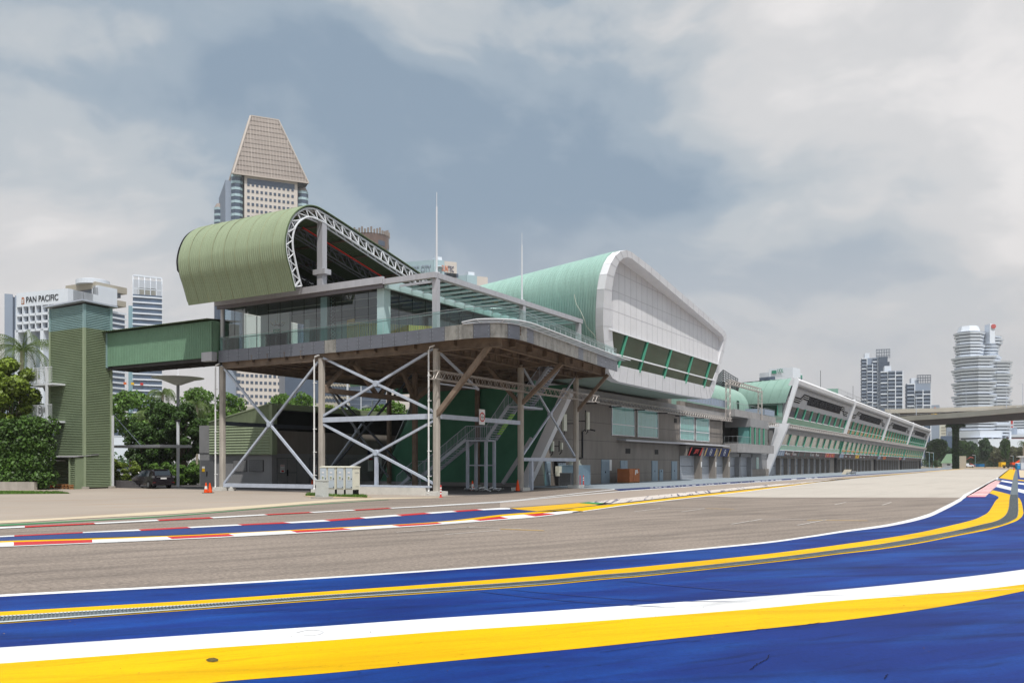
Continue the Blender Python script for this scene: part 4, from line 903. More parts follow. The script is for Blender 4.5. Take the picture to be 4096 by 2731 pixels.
for a, b, zt in ((2502, 2520, 3.7), (2619, 2632, 3.7), (2696, 2706, 7.7)):
    y0 = atX(a, 1855, XW).y; y1 = atX(b, 1855, XW).y; MB().box(XW, XW+.05, y0, y1, zt-.55, zt).build('vent', 'wall_dark', PB)
MB().prism([(XW, 86, 4.75), (XW+1.1, 86, 4.62), (XW+1.1, 86, 4.45), (XW, 86, 4.6)], (0, 37.4, 0)).build('canopy_ledge', 'frame_grey', PB)
# blue-grey doors
for a, b, zt, kind in ((2404, 2436, 2.47, 'l'), (2178.6, 2200, 2.35, 'l'), (2480, 2508, 2.38, 'p'), (2606, 2629, 2.38, 'p'), (2636.5, 2650.5, 1.35, 'p'), (2685, 2707, 2.35, 'p')):
    y0 = atX(a, 1855, XW).y; y1 = atX(b, 1855, XW).y; ym = (y0+y1)/2
    dr = MB().box(XW-.02, XW+.07, y0, y1, .0, zt).build('louvred_door' if kind == 'l' else 'door', 'door_blue', PB)
    leafs = ((y0+.06, ym-.03), (ym+.03, y1-.06)) if (y1-y0) > 1.5 else ((y0+.06, y1-.06),)
    m = MB()
    for la, lb in leafs:
        if kind == 'l':
            for k in range(int((zt-.3)/.075)):
                z = .15+k*.075
                if abs(z-1.2) < .12: continue
                m.prism([(XW+.07, la, z), (XW+.105, la, z-.01), (XW+.07, la, z+.05)], (0, lb-la, 0))
        else: m.box(XW+.07, XW+.085, la, lb, .08, zt-.08)
    m.build('leaf', 'door_blue', dr)
    MB().box(XW+.07, XW+.13, ym-.12, ym-.05, 1.05, 1.25).build('handle', 'black', dr)
MB().box(XW, XW+.03, atX(2437, 1855, XW).y, atX(2446, 1855, XW).y, 1.3, 2.45).build('notice_board', 'white', PB)
# garage doors in the near block with banners
def garage(y0, y1, X0, zt, rec, par, shutter='shutter', bottomred=True, nm='garage_door', dash=True):
    g = MB(); n = int(zt/.11)
    rows = []
    for k in range(n+1):
        z = zt*k/n; rows.append([(X0-rec+(.018 if k % 2 else 0), y0, z), (X0-rec+(.018 if k % 2 else 0), y1, z)])
    g.grid(rows); d = g.build(nm, shutter, par)
    if dash:
        m = MB(); n = 12
        for k in range(n): yy = y0+.3+(y1-y0-.6)*k/n; m.box(X0-rec+.02, X0-rec+.03, yy, yy+.2, zt*.545, zt*.575)
        m.build('vision_slots', 'wall_dark', d)
    return d
gy = (105.5, 111.7, 117.9, 124.2, 130.7)
for k in range(3):
    a = gy[k]; b = a+5.5
    MB().box(XW+.001, XW+.9, b, gy[k+1], 0, 4.3).build('pier', 'wall_brown', PB)
    garage(a, b, XW+.9, 3.07, .85, PB)
    MB().box(XW+.001, XW+.9, a, b, 3.07, 4.3).build('lintel', 'wall_brown', PB)
    MB().box(XW+.9, XW+.93, b+.2, b+.5, 1.6, 2.3).build('door_number_sign', 'white', PB)
BN = []
for k, (lab, cm) in enumerate((('black banner with red slanting ends and a red racing emblem above the first shutter', 'ink'), ('navy banner with gold slanting stripes and white round badge above the second shutter', 'navy'), ('navy banner with gold slanting stripes and white round badge above the third shutter', 'navy'))):
    a = gy[k]+.3; b = a+5.2; X1 = XW+.95
    T = thing('banner', lab, 'banner', (X1, a, 3.1), group='banners over the garage shutters')
    MB().prism([(X1+.02, a, 3.05), (X1+.35, a, 4.15), (X1+.3, a, 4.18), (X1-.03, a, 3.08)], (0, b-a, 0)).build('cloth', cm, T)
    def pt(y, f, o=.03): return (X1+.02+.33*f+o, y, 3.05+1.1*f)
    if k == 0:
        MB().quad(pt(a+.1, .03), pt(a+.5, .03), pt(a+.9, .97), pt(a+.5, .97)).quad(pt(b-.9, .03), pt(b-.3, .03), pt(b-.05, .97), pt(b-.5, .97)).build('stripe', 'red', T)
        c = (a+b)/2
        MB().quad(pt(c-.7, .25), pt(c-.4, .25), pt(c+.05, .55), pt(c+.55, .55), pt(c+.72, .68), pt(c-.1, .68)).quad(pt(c-.25, .25), pt(c-.02, .25), pt(c+.12, .38), pt(c+.42, .38), pt(c+.5, .48), pt(c+.05, .48)).quad(pt(c-.55, .55), pt(c-.15, .78), pt(c+.8, .78), pt(c+.62, .70), pt(c-.05, .70)).quad(pt(c+.6, .25), pt(c+.85, .25), pt(c+1.1, .78), pt(c+.9, .78)).build('emblem', 'red', T)
    else:
        for q in (0, 1):
            for e in (0, .28):
                y = a+.15+e if q == 0 else b-.75+e
                MB().quad(pt(y, .03), pt(y+.14, .03), pt(y+.3, .97), pt(y+.16, .97)).build('stripe', 'gold', T)
        c = (a+b)/2; m = MB(); n = 20
        for j in range(n):
            t0, t1 = 2*math.pi*j/n, 2*math.pi*(j+1)/n
            m.quad(pt(c+.42*math.cos(t0), .5+.38*math.sin(t0)), pt(c+.42*math.cos(t1), .5+.38*math.sin(t1)), pt(c+.34*math.cos(t1), .5+.30*math.sin(t1)), pt(c+.34*math.cos(t0), .5+.30*math.sin(t0)))
        m.build('badge', 'white', T); text('FIA', pt(c-.25, .36, .035), (0, 1, 0), (.33, 0, 1.1), .5, .32, 'white', T, ext=.004)
# upper hall: outer and inner outlines of the white frame (Y, Z measured in the plane X=-30)
pairs = [((66.3, 9.7), (67.6, 10.45)), ((65.35, 12.07), (67.1, 12.4)), ((65.15, 13.3), (66.95, 13.5)), ((65.2, 14.8), (66.85, 14.9)), ((65.45, 16.4), (66.95, 16.5)), ((65.95, 17.7), (67.3, 17.7)), ((66.7, 18.75), (67.85, 18.6)), ((67.6, 19.55), (68.5, 19.25)), ((68.68, 20.15), (69.3, 19.7)), ((70.0, 20.55), (70.3, 20.0)), ((71.1, 20.62), (71.3, 20.03)), ((75.8, 20.2), (75.8, 19.55)), ((80, 19.66), (80, 19.0)), ((84.23, 19.12), (84.2, 18.45)), ((92.49, 18.08), (92.4, 17.4)), ((98.2, 17.3), (97.3, 16.72)), ((98.95, 17.0), (97.9, 16.5)), ((99.15, 16.5), (98.0, 16.1)), ((98.12, 14.86), (97.2, 14.9)), ((96.18, 12.31), (95.1, 12.31)), ((94.3, 10.0), (93.2, 10.45)), ((93.3, 9.25), (92.6, 10.4)), ((92.1, 9.05), (91.5, 10.4)), ((84, 8.95), (84, 10.4)), ((75, 8.95), (75, 10.4)), ((68.3, 9.0), (68.8, 10.4)), ((67.0, 9.2), (68.0, 10.4))]
def lean(y, z):
    X_, zz = -30.5, z
    for _ in range(6): X_ = -31.9+.2*(zz-9.3); s_ = X_/-30; zz = CH+(z-CH)*s_
    return (X_, y*s_, zz)
out3 = [lean(*a) for a, b in pairs]; in3 = [lean(*b) for a, b in pairs]
def shx(p, dx, dz=0, dy=0): return (p[0]+dx, p[1]+dy, p[2]+dz)
n = len(out3); m = MB()
o2 = [shx(p, -.75) for p in out3]; i2 = [shx(p, -1.5 if p[2] > 14.5 else -.25) for p in in3]
for k in range(n):
    j = (k+1) % n; m.quad(out3[k], out3[j], in3[j], in3[k]); m.quad(o2[k], o2[j], out3[j], out3[k]); m.quad(in3[k], in3[j], i2[j], i2[k])
m.build('white_frame', 'alu_white', PB)
m = MB()
for k in range(0, n):
    j = (k+1) % n; L_ = math.dist(out3[k], out3[j]); q = max(1, round(L_/1.9))
    for e in range(q):
        a = v3(out3[k]).lerp(v3(out3[j]), e/q)+Vector((.006, 0, 0)); b = v3(in3[k]).lerp(v3(in3[j]), e/q)+Vector((.006, 0, 0)); c = v3(o2[k]).lerp(v3(o2[j]), e/q)
        m.bar(a, b, .012, .012); m.bar(a, c, .012, .012)
m.build('frame_joint', 'joint', PB)
# cladding wall inside the frame, leaning glass below
XT = lambda z: -31.05 if z > 13.6 else -31.75+(z-10.6)*.233
pl = [(XT(p[2]), p[1], p[2]) for p in i2]; 
zb_, zt_ = 10.75, 13.55
top = [p for p in i2 if p[2] > zt_]; ys = sorted(p[1] for p in top)
pp = [(-31.05, p[1], p[2]) for p in i2 if p[2] >= 13.9]; pp = [(-31.05, 68.2, zt_)]+pp+[(-31.05, 99.2, zt_)]
MB().prism(pp, (-.2, 0, 0)).build('cladding', 'alu_panel', PB)
def topz(y):
    best = 14
    for a, b in zip(i2, i2[1:]+i2[:1]):
        if min(a[1], b[1]) <= y <= max(a[1], b[1]) and abs(a[1]-b[1]) > 1e-6:
            z = a[2]+(b[2]-a[2])*(y-a[1])/(b[1]-a[1])
            if z > best: best = z
    return best
m = MB()
y = 69.4
while y < 99.5: m.box(-31.055, -31.04, y, y+.03, zt_, topz(y)-.06); y += 1.32
for z, ye in ((15.3, 99.4), (17.05, 94.5), (18.7, 82)): m.box(-31.055, -31.042, 68.5, ye, z, z+.03)
m.build('panel_joint', 'joint', PB)
def wq(y0, y1, z0, z1, nm, mat, par, off=0.0):
    return MB().quad((XT(z0)+off, y0, z0), (XT(z0)+off, y1, z0), (XT(z1)+off, y1, z1), (XT(z1)+off, y0, z1)).build(nm, mat, par)
mus = [68.6]+[atX(px, 1855, -31.1).y for px in (2502, 2585, 2681, 2766, 2838)]+[99.3]
for a, b in zip(mus, mus[1:]):
    wq(a, b, zb_-.2, 11.7, 'window_pane', 'win_dark', PB); wq(a, b, 11.7, zt_, 'window_pane', 'win_dark', PB)
for y in mus[1:-1]:
    MB().bar((XT(zb_)+.06, y-.35, zb_-.1), (XT(zt_-.02)+.06, y+.12, zt_), .22, .16, (1, 0, 0)).build('mullion', 'green_mull', PB)
MB().bar((XT(11.7)+.08, 68.6, 11.7), (XT(11.7)+.08, 99.2, 11.7), .12, .12).build('transom', 'alu_white', PB)
MB().bar((XT(13.55)+.08, 68.6, 13.56), (XT(13.55)+.08, 99.4, 13.56), .1, .1).build('transom', 'alu_white', PB)
# mint shell behind the frame, sinking to the left
prof = [(p[1], p[2]) for p in o2[:18]]
prof2 = catmull(prof, 3)
nmz = normals(prof2)
rows = []; x0 = -31.2; nn_ = 116; pitch = .25
for k in range(nn_):
    for f, o in ((0, 0), (.4, 0), (.55, 1), (.85, 1)):
        x = (k+f)*pitch; row = []
        for p, q in zip(prof2, nmz):
            xs = -31.9+.2*(p[1]-9.3)-.7-x; s_ = max(0, (p[1]-11.5)/9.2); row.append((xs, p[0]+q[0]*.05*o, p[1]-.118*x*s_+q[1]*.05*o))
        rows.append(row)
MB().grid(rows).build('mint_shell', 'mint', PB)
e0 = [o2[k] for k in list(range(17, n))+[0]]
m = MB(); m.grid([[p for p in e0], [(-50.6, p[1]-1 if p[2] > 12 else p[1], min(p[2]+.9, 11) if p[2] < 11 else p[2]-3) for p in e0]]); m.build('soffit', 'mint_soffit', PB)
m = MB(); cab = [(-33.2, 66.3, 16.4), (-33, 66.25, 15.6), (-32.6, 66.3, 14.9), (-32.3, 66.35, 14.2), (-32.2, 66.7, 13.6), (-31.8, 67.2, 13.0), (-31.6, 67.7, 12.4), (-31.2, 68, 11.9)]
m.path(catmull(cab, 5), .017, 4); m.build('loose_cable', 'cream', PB)
# ================================================================== LINK BLOCK with balcony, barrel roof
LB = thing('link_block', 'grey link block with a balcony, glazed bay and rounded ribbed mint roof between the halls', 'building', (-38, 124, 0))
MB().box(-60, XW, 124.2, 149.5, 0, 4.1).build('wall', 'wall_grey', LB)
MB().box(-60, -41.2, 124.2, 149.5, 4.1, 9.2).build('upper_wall', 'wall_grey', LB)
MB().box(-41.2, -38.0, 138.6, 149.5, 4.1, 9.2).build('upper_wall', 'wall_brown', LB)
MB().box(-60, -36.4, 124.2, 139, 8.9, 9.9).build('terrace_edge', 'band_grey', LB)
MB().box(-60, -36.8, 139, 149.5, 8.9, 9.9).build('terrace_edge', 'band_grey', LB)
MB().box(-41.2, -35.9, 123.9, 144.6, 3.7, 4.1).build('balcony_slab', 'band_grey', LB)
MB().box(-36.1, -35.9, 124.1, 144.6, 4.1, 5.0).box(-38.0, -35.9, 123.9, 124.1, 4.1, 5.0).build('parapet', 'band_grey', LB)
for k in (3, 4): garage(gy[k], gy[k]+5.6, XW+.02+.0, 3.05, -.0, LB)
for k in (3, 4): MB().box(XW, XW+.7, gy[k]+5.4, gy[k]+6.1, 0, 3.6).build('pier', 'wall_grey', LB)
MB().box(XW, XW+.7, 124.2, 137, 3.06, 3.65).build('lintel', 'wall_grey', LB)
MB().box(XW, XW+.4, 137.5, 148, 0, 1.2).build('low_wall', 'wall_brown', LB)
MB().box(XW+.01, XW+.06, 141.5, 143, .9, 3.1).build('narrow_window', 'win_pale', LB)
rail([(-37.9, 124.0, 5.0), (-35.98, 124.0, 5.0), (-35.98, 131, 5.0)], 1.0, 'railing', LB, 'rail_metal', .5, .018)
# glazed bay
for k in range(4):
    y0 = 131.5+k*2.6; MB().box(-36.25, -36.2, y0, y0+2.5, 5.0, 7.6).build('bay_window', 'win_dark', LB); MB().box(-36.2, -36.1, y0-.12, y0+.12, 4.9, 7.7).build('mullion', 'green_mull', LB)
MB().box(-38.0, -36.3, 131.5, 131.6, 5.0, 7.6).build('bay_window', 'win_pale', LB)
MB().box(-40, -36.1, 131.3, 142.1, 7.6, 8.9).build('bay_head', 'wall_grey', LB)
# barrel roof, ribs run over the curve
bp = catmull([(-40.0, 9.9), (-40.0, 11.3), (-40.3, 12.5), (-41.1, 13.6), (-42.5, 14.4), (-44.5, 14.9), (-50, 15.6)], 5); rows = []
nb = normals(bp)
for k in range(76):
    for f, o in ((0, 0), (.5, 0), (.6, 1), (.9, 1)):
        y = 101+(k+f)*.57; rows.append([(p[0]-q[0]*.06*o, y, p[1]-q[1]*.06*o) for p, q in zip(bp, nb)])
MB().grid(rows).build('barrel_roof', 'mint_pale', LB)
MB().prism([(p[0], 144.3, p[1]) for p in bp]+[(-50, 144.3, 9.9)], (0, .1, 0)).build('barrel_end', 'mint_pale', LB)
MB().box(-39.99, -39.9, 137.5, 138.6, 9.9, 12.1).build('slot_window', 'win_dark', LB)
# terrace rails and boxes
def boxrail(x, y0, y1, z, par, h=1.1):
    MB().box(x-.04, x, y0, y1, z+.1, z+h).build('rail_panel', 'city_grey', par); rail([(x+.03, y0, z), (x+.03, y1, z)], h+.1, 'railing', par, 'rail_metal', 1.2, .02)
boxrail(-37.2, 106, 123, 9.9, LB); boxrail(-37.0, 142.8, 149.4, 9.9, LB)
rail([(-36.6, 124.3, 9.9), (-36.6, 139, 9.9)], 1.0, 'railing', LB, 'rail_metal', .9, .02)
MB().box(-40.2, -37.0, 142.3, 142.4, 9.9, 11).build('rail_panel', 'city_grey', LB)
# leaning white fin at the end of the long block
MB().prism([atY(a_, b_, 148.3) for a_, b_ in ((3052, 1903), (3070, 1902), (3108, 1806), (3157, 1692), (3100, 1694), (3098, 1720), (3080, 1790))], (0, .9, 0)).build('leaning_fin', 'alu_white', LB)
# ================================================================== LONG PIT BLOCKS
ROW = math.radians(.42)
YB = [150.8, 210.2, 272.5, 336.5, 403.5]
def rowx(y): return -38.6-math.tan(ROW)*(y-150.8)
LBL = ['nearest long pit block with green film bands under its windows', 'second long pit block from the camera, yellow banner over its garages', 'third long pit block from the camera, orange banner over its garages', 'farthest long pit block with the open gable end']
for bi in range(4):
    y0 = YB[bi]; Ln = (YB[bi+1]-YB[bi])/math.cos(ROW)-1.1
    T = thing('pit_block', LBL[bi], 'building', (rowx(y0), y0, 0), ROW, 'long pit blocks in a row'); L_ = dict(local=True)
    def bx(n0, n1, u0, u1, z0, z1, nm, mat, par=T): return MB().box(n0, n1, u0, u1, z0, z1).build(nm, mat, par, local=True)
    bx(-18, 0, 0, Ln, 0, 3.4, 'wall', 'wall_brown'); bx(-18, 1.55, 0, Ln, 3.4, 8.2, 'core_wall', 'wall_grey')
    nb_ = 9; per = (Ln-6)/nb_
    for k in range(nb_):
        u = 1.2+k*per; bx(.001, .75, u+per-.9, u+per, 0, 3.399, 'pier', 'wall_brown')
        g = MB(); rws = [[(.02+(.02 if j % 2 else 0), u, 3.05*j/26), (.02+(.02 if j % 2 else 0), u+per-.9, 3.05*j/26)] for j in range(27)]; gd = g.grid(rws).build('garage_door', 'shutter', T, local=True)
        bx(.045, .07, u+.3, u+per-1.3, 1.66, 1.74, 'vision_slots', 'wall_dark', gd)
        bx(.75, .82, u+per-1.0, u+per-.93, 0, 3.5, 'pipe', 'rail_metal')
    bx(0, .752, .2, Ln-4.6, 3.05, 3.4, 'lintel', 'wall_brown'); bx(0, .75, Ln-4.6, Ln, 0, 3.4, 'end_wall', 'wall_brown')
    bx(.4, 1.3, Ln-.2, Ln+.9, 0, 4.2, 'service_duct', 'wall_dark')
    # team boards
    npn = 11; pw = Ln/npn
    for k in range(npn):
        u0, u1 = k*pw, (k+1)*pw; q = lambda u, f, o=0.0: (1.62+.2*f+o, u, 3.45+.95*f)
        if bi == 0: cm = 'city_grey' if k == 0 else ('red_pale' if k in (8, 9) else 'board_brown')
        elif bi == 1: cm = 'city_grey' if k == 0 else ('yellow' if k == 4 else 'board_brown')
        elif bi == 2: cm = 'city_grey' if k == 0 else ('orange' if k == 2 else ('red_pale' if k == 9 else 'board_brown'))
        else: cm = 'city_grey' if k == 0 else 'board_brown'
        if 'board_brown' not in MATS: M('board_brown', A(92, 80, 78), .6, 0, .15, 2)
        bd = MB().prism([q(u0, 0), q(u0, 1), q(u0, 1, -.05), q(u0, 0, -.05)], (0, pw-.02, 0)).build('team_board', cm, T, local=True)
        ex = MB()
        for e in ((.25, .55) if k == 0 else (.1,)): ex.quad(q(u0+pw*(e-.02), .02, .02), q(u0+pw*e+.12, .02, .02), q(u0+pw*e+.6, .98, .02), q(u0+pw*e+.45, .98, .02))
        ex.build('slash', 'teal' if (bi == 0 and k in (3, 4, 5)) else ('white' if k == 0 or k in (8, 9) else 'red_pale'), bd, local=True)
        names = {0: {1: ('44', 'HAMILTON'), 2: ('77', 'BOTTAS'), 5: ('5', 'VETTEL'), 6: ('16', 'LECLERC')}, 1: {1: ('', 'ALBON'), 2: ('', 'VERSTAPPEN'), 5: ('', 'RICCIARDO'), 6: ('', 'HULKENBERG')}}.get(bi, {})
        if k in names:
            nu, na = names[k]; WM[bd.name] = WM[T.name]; Rm = WM[T.name]
            def tx(s_, u, f, wd, ht):
                o_ = Rm@Vector(q(u, f, .03)); ux = Rm.to_3x3()@Vector((0, 1, 0)); uz = Rm.to_3x3()@Vector((.2, 0, .95)); text(s_, o_, ux, uz, wd, ht, 'white', bd, ext=.01)
            if nu: tx(nu, u0+pw*.12, .18, .55 if len(nu) == 1 else .95, .6)
            tx(na, u0+pw*.34, .15, 2.2, .34)
        elif k not in (0,) and cm != 'board_brown': 
            MB().quad(q(u0+pw*.45, .2, .03), q(u0+pw*.55, .2, .03), q(u0+pw*.6, .8, .03), q(u0+pw*.5, .8, .03)).build('emblem', 'yellow' if cm == 'red_pale' else 'ink', bd, local=True)
    # leaning ribbon windows
    def lw(u0, u1, z0, z1, n0, n1, nm, mat, par=T, off=0): return MB().quad((n0+off, u0, z0), (n0+off, u1, z0), (n1+off, u1, z1), (n1+off, u0, z1)).build(nm, mat, par, local=True)
    np_ = 9; pn = (Ln-1.5)/np_; lo = 4.4
    if bi == 0: lw(0, Ln, 4.4, 5.3, 1.8, 2.0, 'green_film_band', 'band_pale'); lo = 5.3
    for k in range(np_):
        u = .4+k*pn; wn = lw(u, u+pn, lo, 7.2, 2.0-.24*(lo < 5), 2.4, 'window_pane', 'win_grey')
        if bi: lw(u+.3, u+pn-.2, 4.9, 5.35, 1.9, 2.0, 'orange_film', 'orange_film' if 'orange_film' in MATS else M('orange_film', A(236, 160, 50), .3, 0, .15, .6), wn, .03)
    for k in range(np_+1):
        u = .4+k*pn; MB().bar((2.05-.2*(lo < 5), u-.5, lo), (2.5, u+.1, 7.25), .3, .3, (1, 0, 0)).build('mullion', 'green_mull', T, local=True)
    MB().bar((1.98, 0, 5.32), (1.98, Ln, 5.32), .12).bar((1.8, 0, 4.4), (1.8, Ln, 4.4), .12).build('transom', 'alu_white', T, local=True)
    bx(1.55, 2.7, -.2, Ln+.3, 7.2, 8.05, 'floor_edge', 'band_grey'); bx(1.4, 3.0, -.4, Ln+1.2, 8.1, 8.95, 'slab_edge', 'alu_panel')
    zl = 8.95
    if bi == 0: lw(.3, Ln-1, 8.95, 10.0, 2.85, 3.15, 'green_film_band', 'band_green'); zl = 10.0
    for k in range(np_): 
        u = .6+k*(Ln-2.4)/np_; wn = lw(u, u+(Ln-2.4)/np_, zl, 11.85, 2.85+.3*(zl > 9), 3.6, 'window_pane', 'win_black')
        if bi in (1, 2): lw(u+.3, u+5, 9.2, 9.95, 2.92, 3.1, 'beige_reflection', 'painted_reflection' if 'painted_reflection' in MATS else M('painted_reflection', A(196, 160, 112), .4, 0, .3, .8), wn, .03)  # orange-beige reflection in the upper panes, painted on as strips
    for k in range(np_+1):
        u = .6+k*(Ln-2.4)/np_; MB().bar((2.95+.28*(zl > 9), u-.3, zl), (3.7, u+.25, 11.9), .34, .24, (1, 0, 0)).build('mullion', 'green_mull', T, local=True)
    MB().bar((3.15, .3, 10.02), (3.15, Ln-1, 10.02), .12).build('transom', 'alu_white', T, local=True)
    MB().prism([(3.55, .3, 11.85), (4.55, .3, 15.35), (1.5, .3, 15.35), (1.5, .3, 8.95), (2.6, .3, 8.95)], (0, Ln-1.3, 0)).build('upper_wall', 'upper_grey', T, local=True)
    MB().prism([(4.3, -.3, 15.2), (5.2, -.3, 15.5), (5.35, -.3, 16.1), (5.0, -.3, 16.5), (4.2, -.3, 16.55), (3.6, -.3, 15.3)], (0, Ln+.2, 0)).build('eave', 'alu_panel', T, local=True)
    MB().box(4.2, 4.75, .2, Ln-.6, 15.0, 15.2).build('eave_reveal', 'wall_grey', T, local=True)
    for uu in (-.5, Ln-.75):
        MB().prism([(2.6, uu, 9.0), (2.8, uu, 8.7), (3.25, uu, 8.85), (5.45, uu, 16.0), (5.15, uu, 16.62), (4.7, uu, 16.5), (4.6, uu, 15.9)], (0, .55, 0)).build('end_fin', 'alu_white', T, local=True)
    # dark lettering board
    def lb(u, f, o=.06): return (3.55+1.0*f+o, u, 11.85+3.5*f)
    Rm = WM[T.name]
    def strip(pts, th, mat, nm='logo_line', o=.08):
        m = MB()
        for (a, fa), (b, fb) in zip(pts, pts[1:]): m.quad(lb(a, fa-th, o), lb(b, fb-th, o), lb(b, fb+th, o), lb(a, fa+th, o))
        return m.build(nm, mat, T, local=True)
    wl = Ln/58.0
    for pts in ([(2*wl, .36), (7.0*wl, .36), (9.0*wl, .60), (13.2*wl, .60)], [(46.5*wl, .60), (49.5*wl, .60), (51.5*wl, .36), (55.5*wl, .36)]):
        strip(pts, .13, 'ink'); strip([(a+.2, b+.04) for a, b in pts], .012, 'white', o=.1); strip([(a+.2, b-.05) for a, b in pts], .012, 'white', o=.1)
    strip([(13.2*wl, .49), (46.5*wl, .49)], .225, 'ink', 'lettering_board')
    ux = Rm.to_3x3()@Vector((0, 1, -.0)); uz = Rm.to_3x3()@Vector((1.0, 0, 3.5))
    s_ = 'SINGAPORE  HOME OF F1 NIGHT RACING'
    words = (('SINGAPORE', 13.6, 9.4, .32), ('HOME OF', 23.8, 7.0, .32), ('F1', 31.3, 2.0, .32), ('NIGHT', 33.8, 5.2, .32), ('RACING', 39.6, 6.4, .32))
    for wd_, u_, w_, f_ in words: text(wd_, Rm@Vector(lb(u_*wl, f_, .09)), (Rm.to_3x3()@Vector((0, 1, 0))), uz, w_*wl, 1.25, 'letter_grey' if 'letter_grey' in MATS else M('letter_grey', A(58, 58, 66), .6), T, ext=.03)
    # roof running back
    rp = catmull([(4.6, 16.62), (1, 16.7), (-6, 16.4), (-18, 15.4)], 3)
    MB().grid([[(n_, u, z) for n_, z in rp] for u in ((0 if bi else 3.0), Ln-.4)]).build('roof', 'mint_pale', T, local=True)
    bx(1.2, 1.7, Ln-.2, Ln+1.1, 8.95, 15.8, 'gap_wall', 'mint_pale'); bx(.2, 1.2, Ln, Ln+1.1, 3.4, 8.1, 'gap_wall', 'wall_dark')
    if bi == 3:
        bx(-18, 1.5, Ln, Ln+.3, 0, 15.5, 'gable', 'wall_dark'); MB().prism([(0, Ln+.2, 0), (.8, Ln+.2, 0), (3.2, Ln+.2, 8.2), (2.0, Ln+.2, 8.2)], (0, .6, 0)).build('leaning_fin', 'alu_white', T, local=True)
    if bi == 0:  # rounded mint end facing the camera
        npf = catmull([(.3, 10.1), (-.75, 10.8), (-.95, 12.3), (-.85, 13.9), (-.35, 15.2), (.7, 16.2), (2.2, 16.75), (5, 16.9)], 4); nn2 = normals(npf); rows = []
        for k in range(18):
            for f, o in ((0, 0), (.93, 0), (.94, 1), (.99, 1)):
                x = 4.55-(k+f)*1.5; rows.append([(x+.29*(p[1]-16.6) if x > 0 else x+.29*(p[1]-16.6)*max(0, 1+x/6), p[0]+q_[0]*.07*o, p[1]-.05*max(0, 4.5-x)*(p[1] > 12.2)*(p[1]-12.2)/4.4+q_[1]*.07*o) for p, q_ in zip(npf, nn2) if p[1] > 12.25])
        MB().grid(rows).build('mint_shell', 'mint_pale', T, local=True)
        bx(-3.1, 2.6, -.4, .2, 8.9, 12.3, 'end_wall', 'mint_pale'); bx(-2.7, 1.9, -.45, -.38, 10.3, 12.0, 'end_window', 'win_dark')
        for u_ in (-2.7, -.9, 1.8): bx(u_, u_+.12, -.5, -.44, 10.3, 12.0, 'mullion', 'green_mull')
        bx(-20, -3.9, .3, .6, 9.9, 12.4, 'dark_opening', 'wall_dark'); bx(-3.9, -3.1, -.2, .3, 9.9, 12.4, 'end_wall', 'mint_pale')
        cur = catmull([(-.45, 10.05), (-.35, 9.3), (0.1, 8.9), (.8, 8.7)], 4); MB().grid([[(x, a_, b_) for a_, b_ in cur] for x in (-3.1, 2.7)]).build('under_curve', 'mint_soffit', T, local=True)
        bx(-.3, 1.9, .4, .7, 5.3, 7.2, 'end_room', 'win_black'); bx(-.3, 2.1, .2, .5, 4.4, 5.3, 'green_film_band', 'band_green')
# raised roof terrace over the second and third blocks
RT = thing('roof_terrace', 'raised roof terrace with pale glass balustrade and sloping grille above the pit blocks', 'roof terrace', (rowx(205), 205, 17), ROW)
def rb(*a): 
    nm, mat = a[6], a[7]; return MB().box(*a[:6]).build(nm, mat, RT, local=True)
rb(-9, 2.2, 0, 118, 0, .5, 'terrace_slab', 'tan'); rb(-9, 2.3, -.05, 0, .5, 1.9, 'end_screen', 'mint_pale')
MB().quad((2.2, 0, .55), (4.0, 0, .1), (4.0, 118, .1), (2.2, 118, .55)).build('sloping_grille', 'grille', RT, local=True)
rail([(rowx(205)+2.2, 205, 17.5), (rowx(322)+2.2, 322, 17.5)], 1.4, 'balustrade', RT, 'rail_metal', 1.6, .03)
for px_, py0, y_, zb2, lb2 in ((3282, 1481, 190, 15.9, 'thin aerial mast on the roof of the nearest pit block'), (3412, 1543, 240, 16.2, 'thin aerial mast behind the raised roof terrace')):
    p = atY(px_, py0, y_); MB().tube((p.x, y_, zb2), (p.x, y_, p.z), .06, 5).build('aerial_mast', 'grille', label=lb2, cat='aerial')
# ================================================================== LIGHTING TRUSSES
def truss(pts, lab, wd=.5, pitch=.42, r=.035, grp='lighting trusses along the pit building', caps=True):
    pts = [v3(p) for p in pts]; T = thing('lighting_truss', lab, 'truss', pts[0], group=grp)
    for a, b in zip(pts, pts[1:]):
        d = (b-a).normalized(); u = Vector((1, 0, 0)) if abs(d.x) < .5 else Vector((0, 1, 0)); v_ = d.cross(u).normalized(); u = v_.cross(d); m = MB(); cs = [(-1, -1), (1, -1), (1, 1), (-1, 1)]
        for c, e in cs: m.tube(a+(u*c+v_*e)*wd/2, b+(u*c+v_*e)*wd/2, r, 5)
        m.build('chords', 'truss_alu', T); n_ = int((b-a).length/pitch); m = MB()
        for s1 in range(4):
            c0, c1 = cs[s1], cs[(s1+1) % 4]
            for k in range(n_):
                p, q = a.lerp(b, k/n_), a.lerp(b, (k+1)/n_); x, y = (c0, c1) if k % 2 else (c1, c0)
                m.tube(p+(u*x[0]+v_*x[1])*wd/2, q+(u*y[0]+v_*y[1])*wd/2, r*.55, 3, cap=False)
        m.build('lacing', 'truss_alu', T)
    return T
truss([(-32.15, 44.3, 7.6), (-32.15, 68.5, 7.6)], 'aluminium lighting truss slung along the side columns of the pavilion', .52, .4, .03)
t2 = truss([(-36.9, 76, 8.35), (-36.9, 123.8, 8.35)], 'aluminium lighting truss on brackets over the pale windows of the paddock building', .5, .45, .035)
m = MB()
for y in (78, 84, 90.5, 97.5, 104, 111, 118): m.box(-38, -36.6, y, y+.12, 7.95, 8.05)
m.build('brackets', 'black', t2)
fr = [atX(2912, 1668, -36.5), atX(2912, 1545, -36.5)]
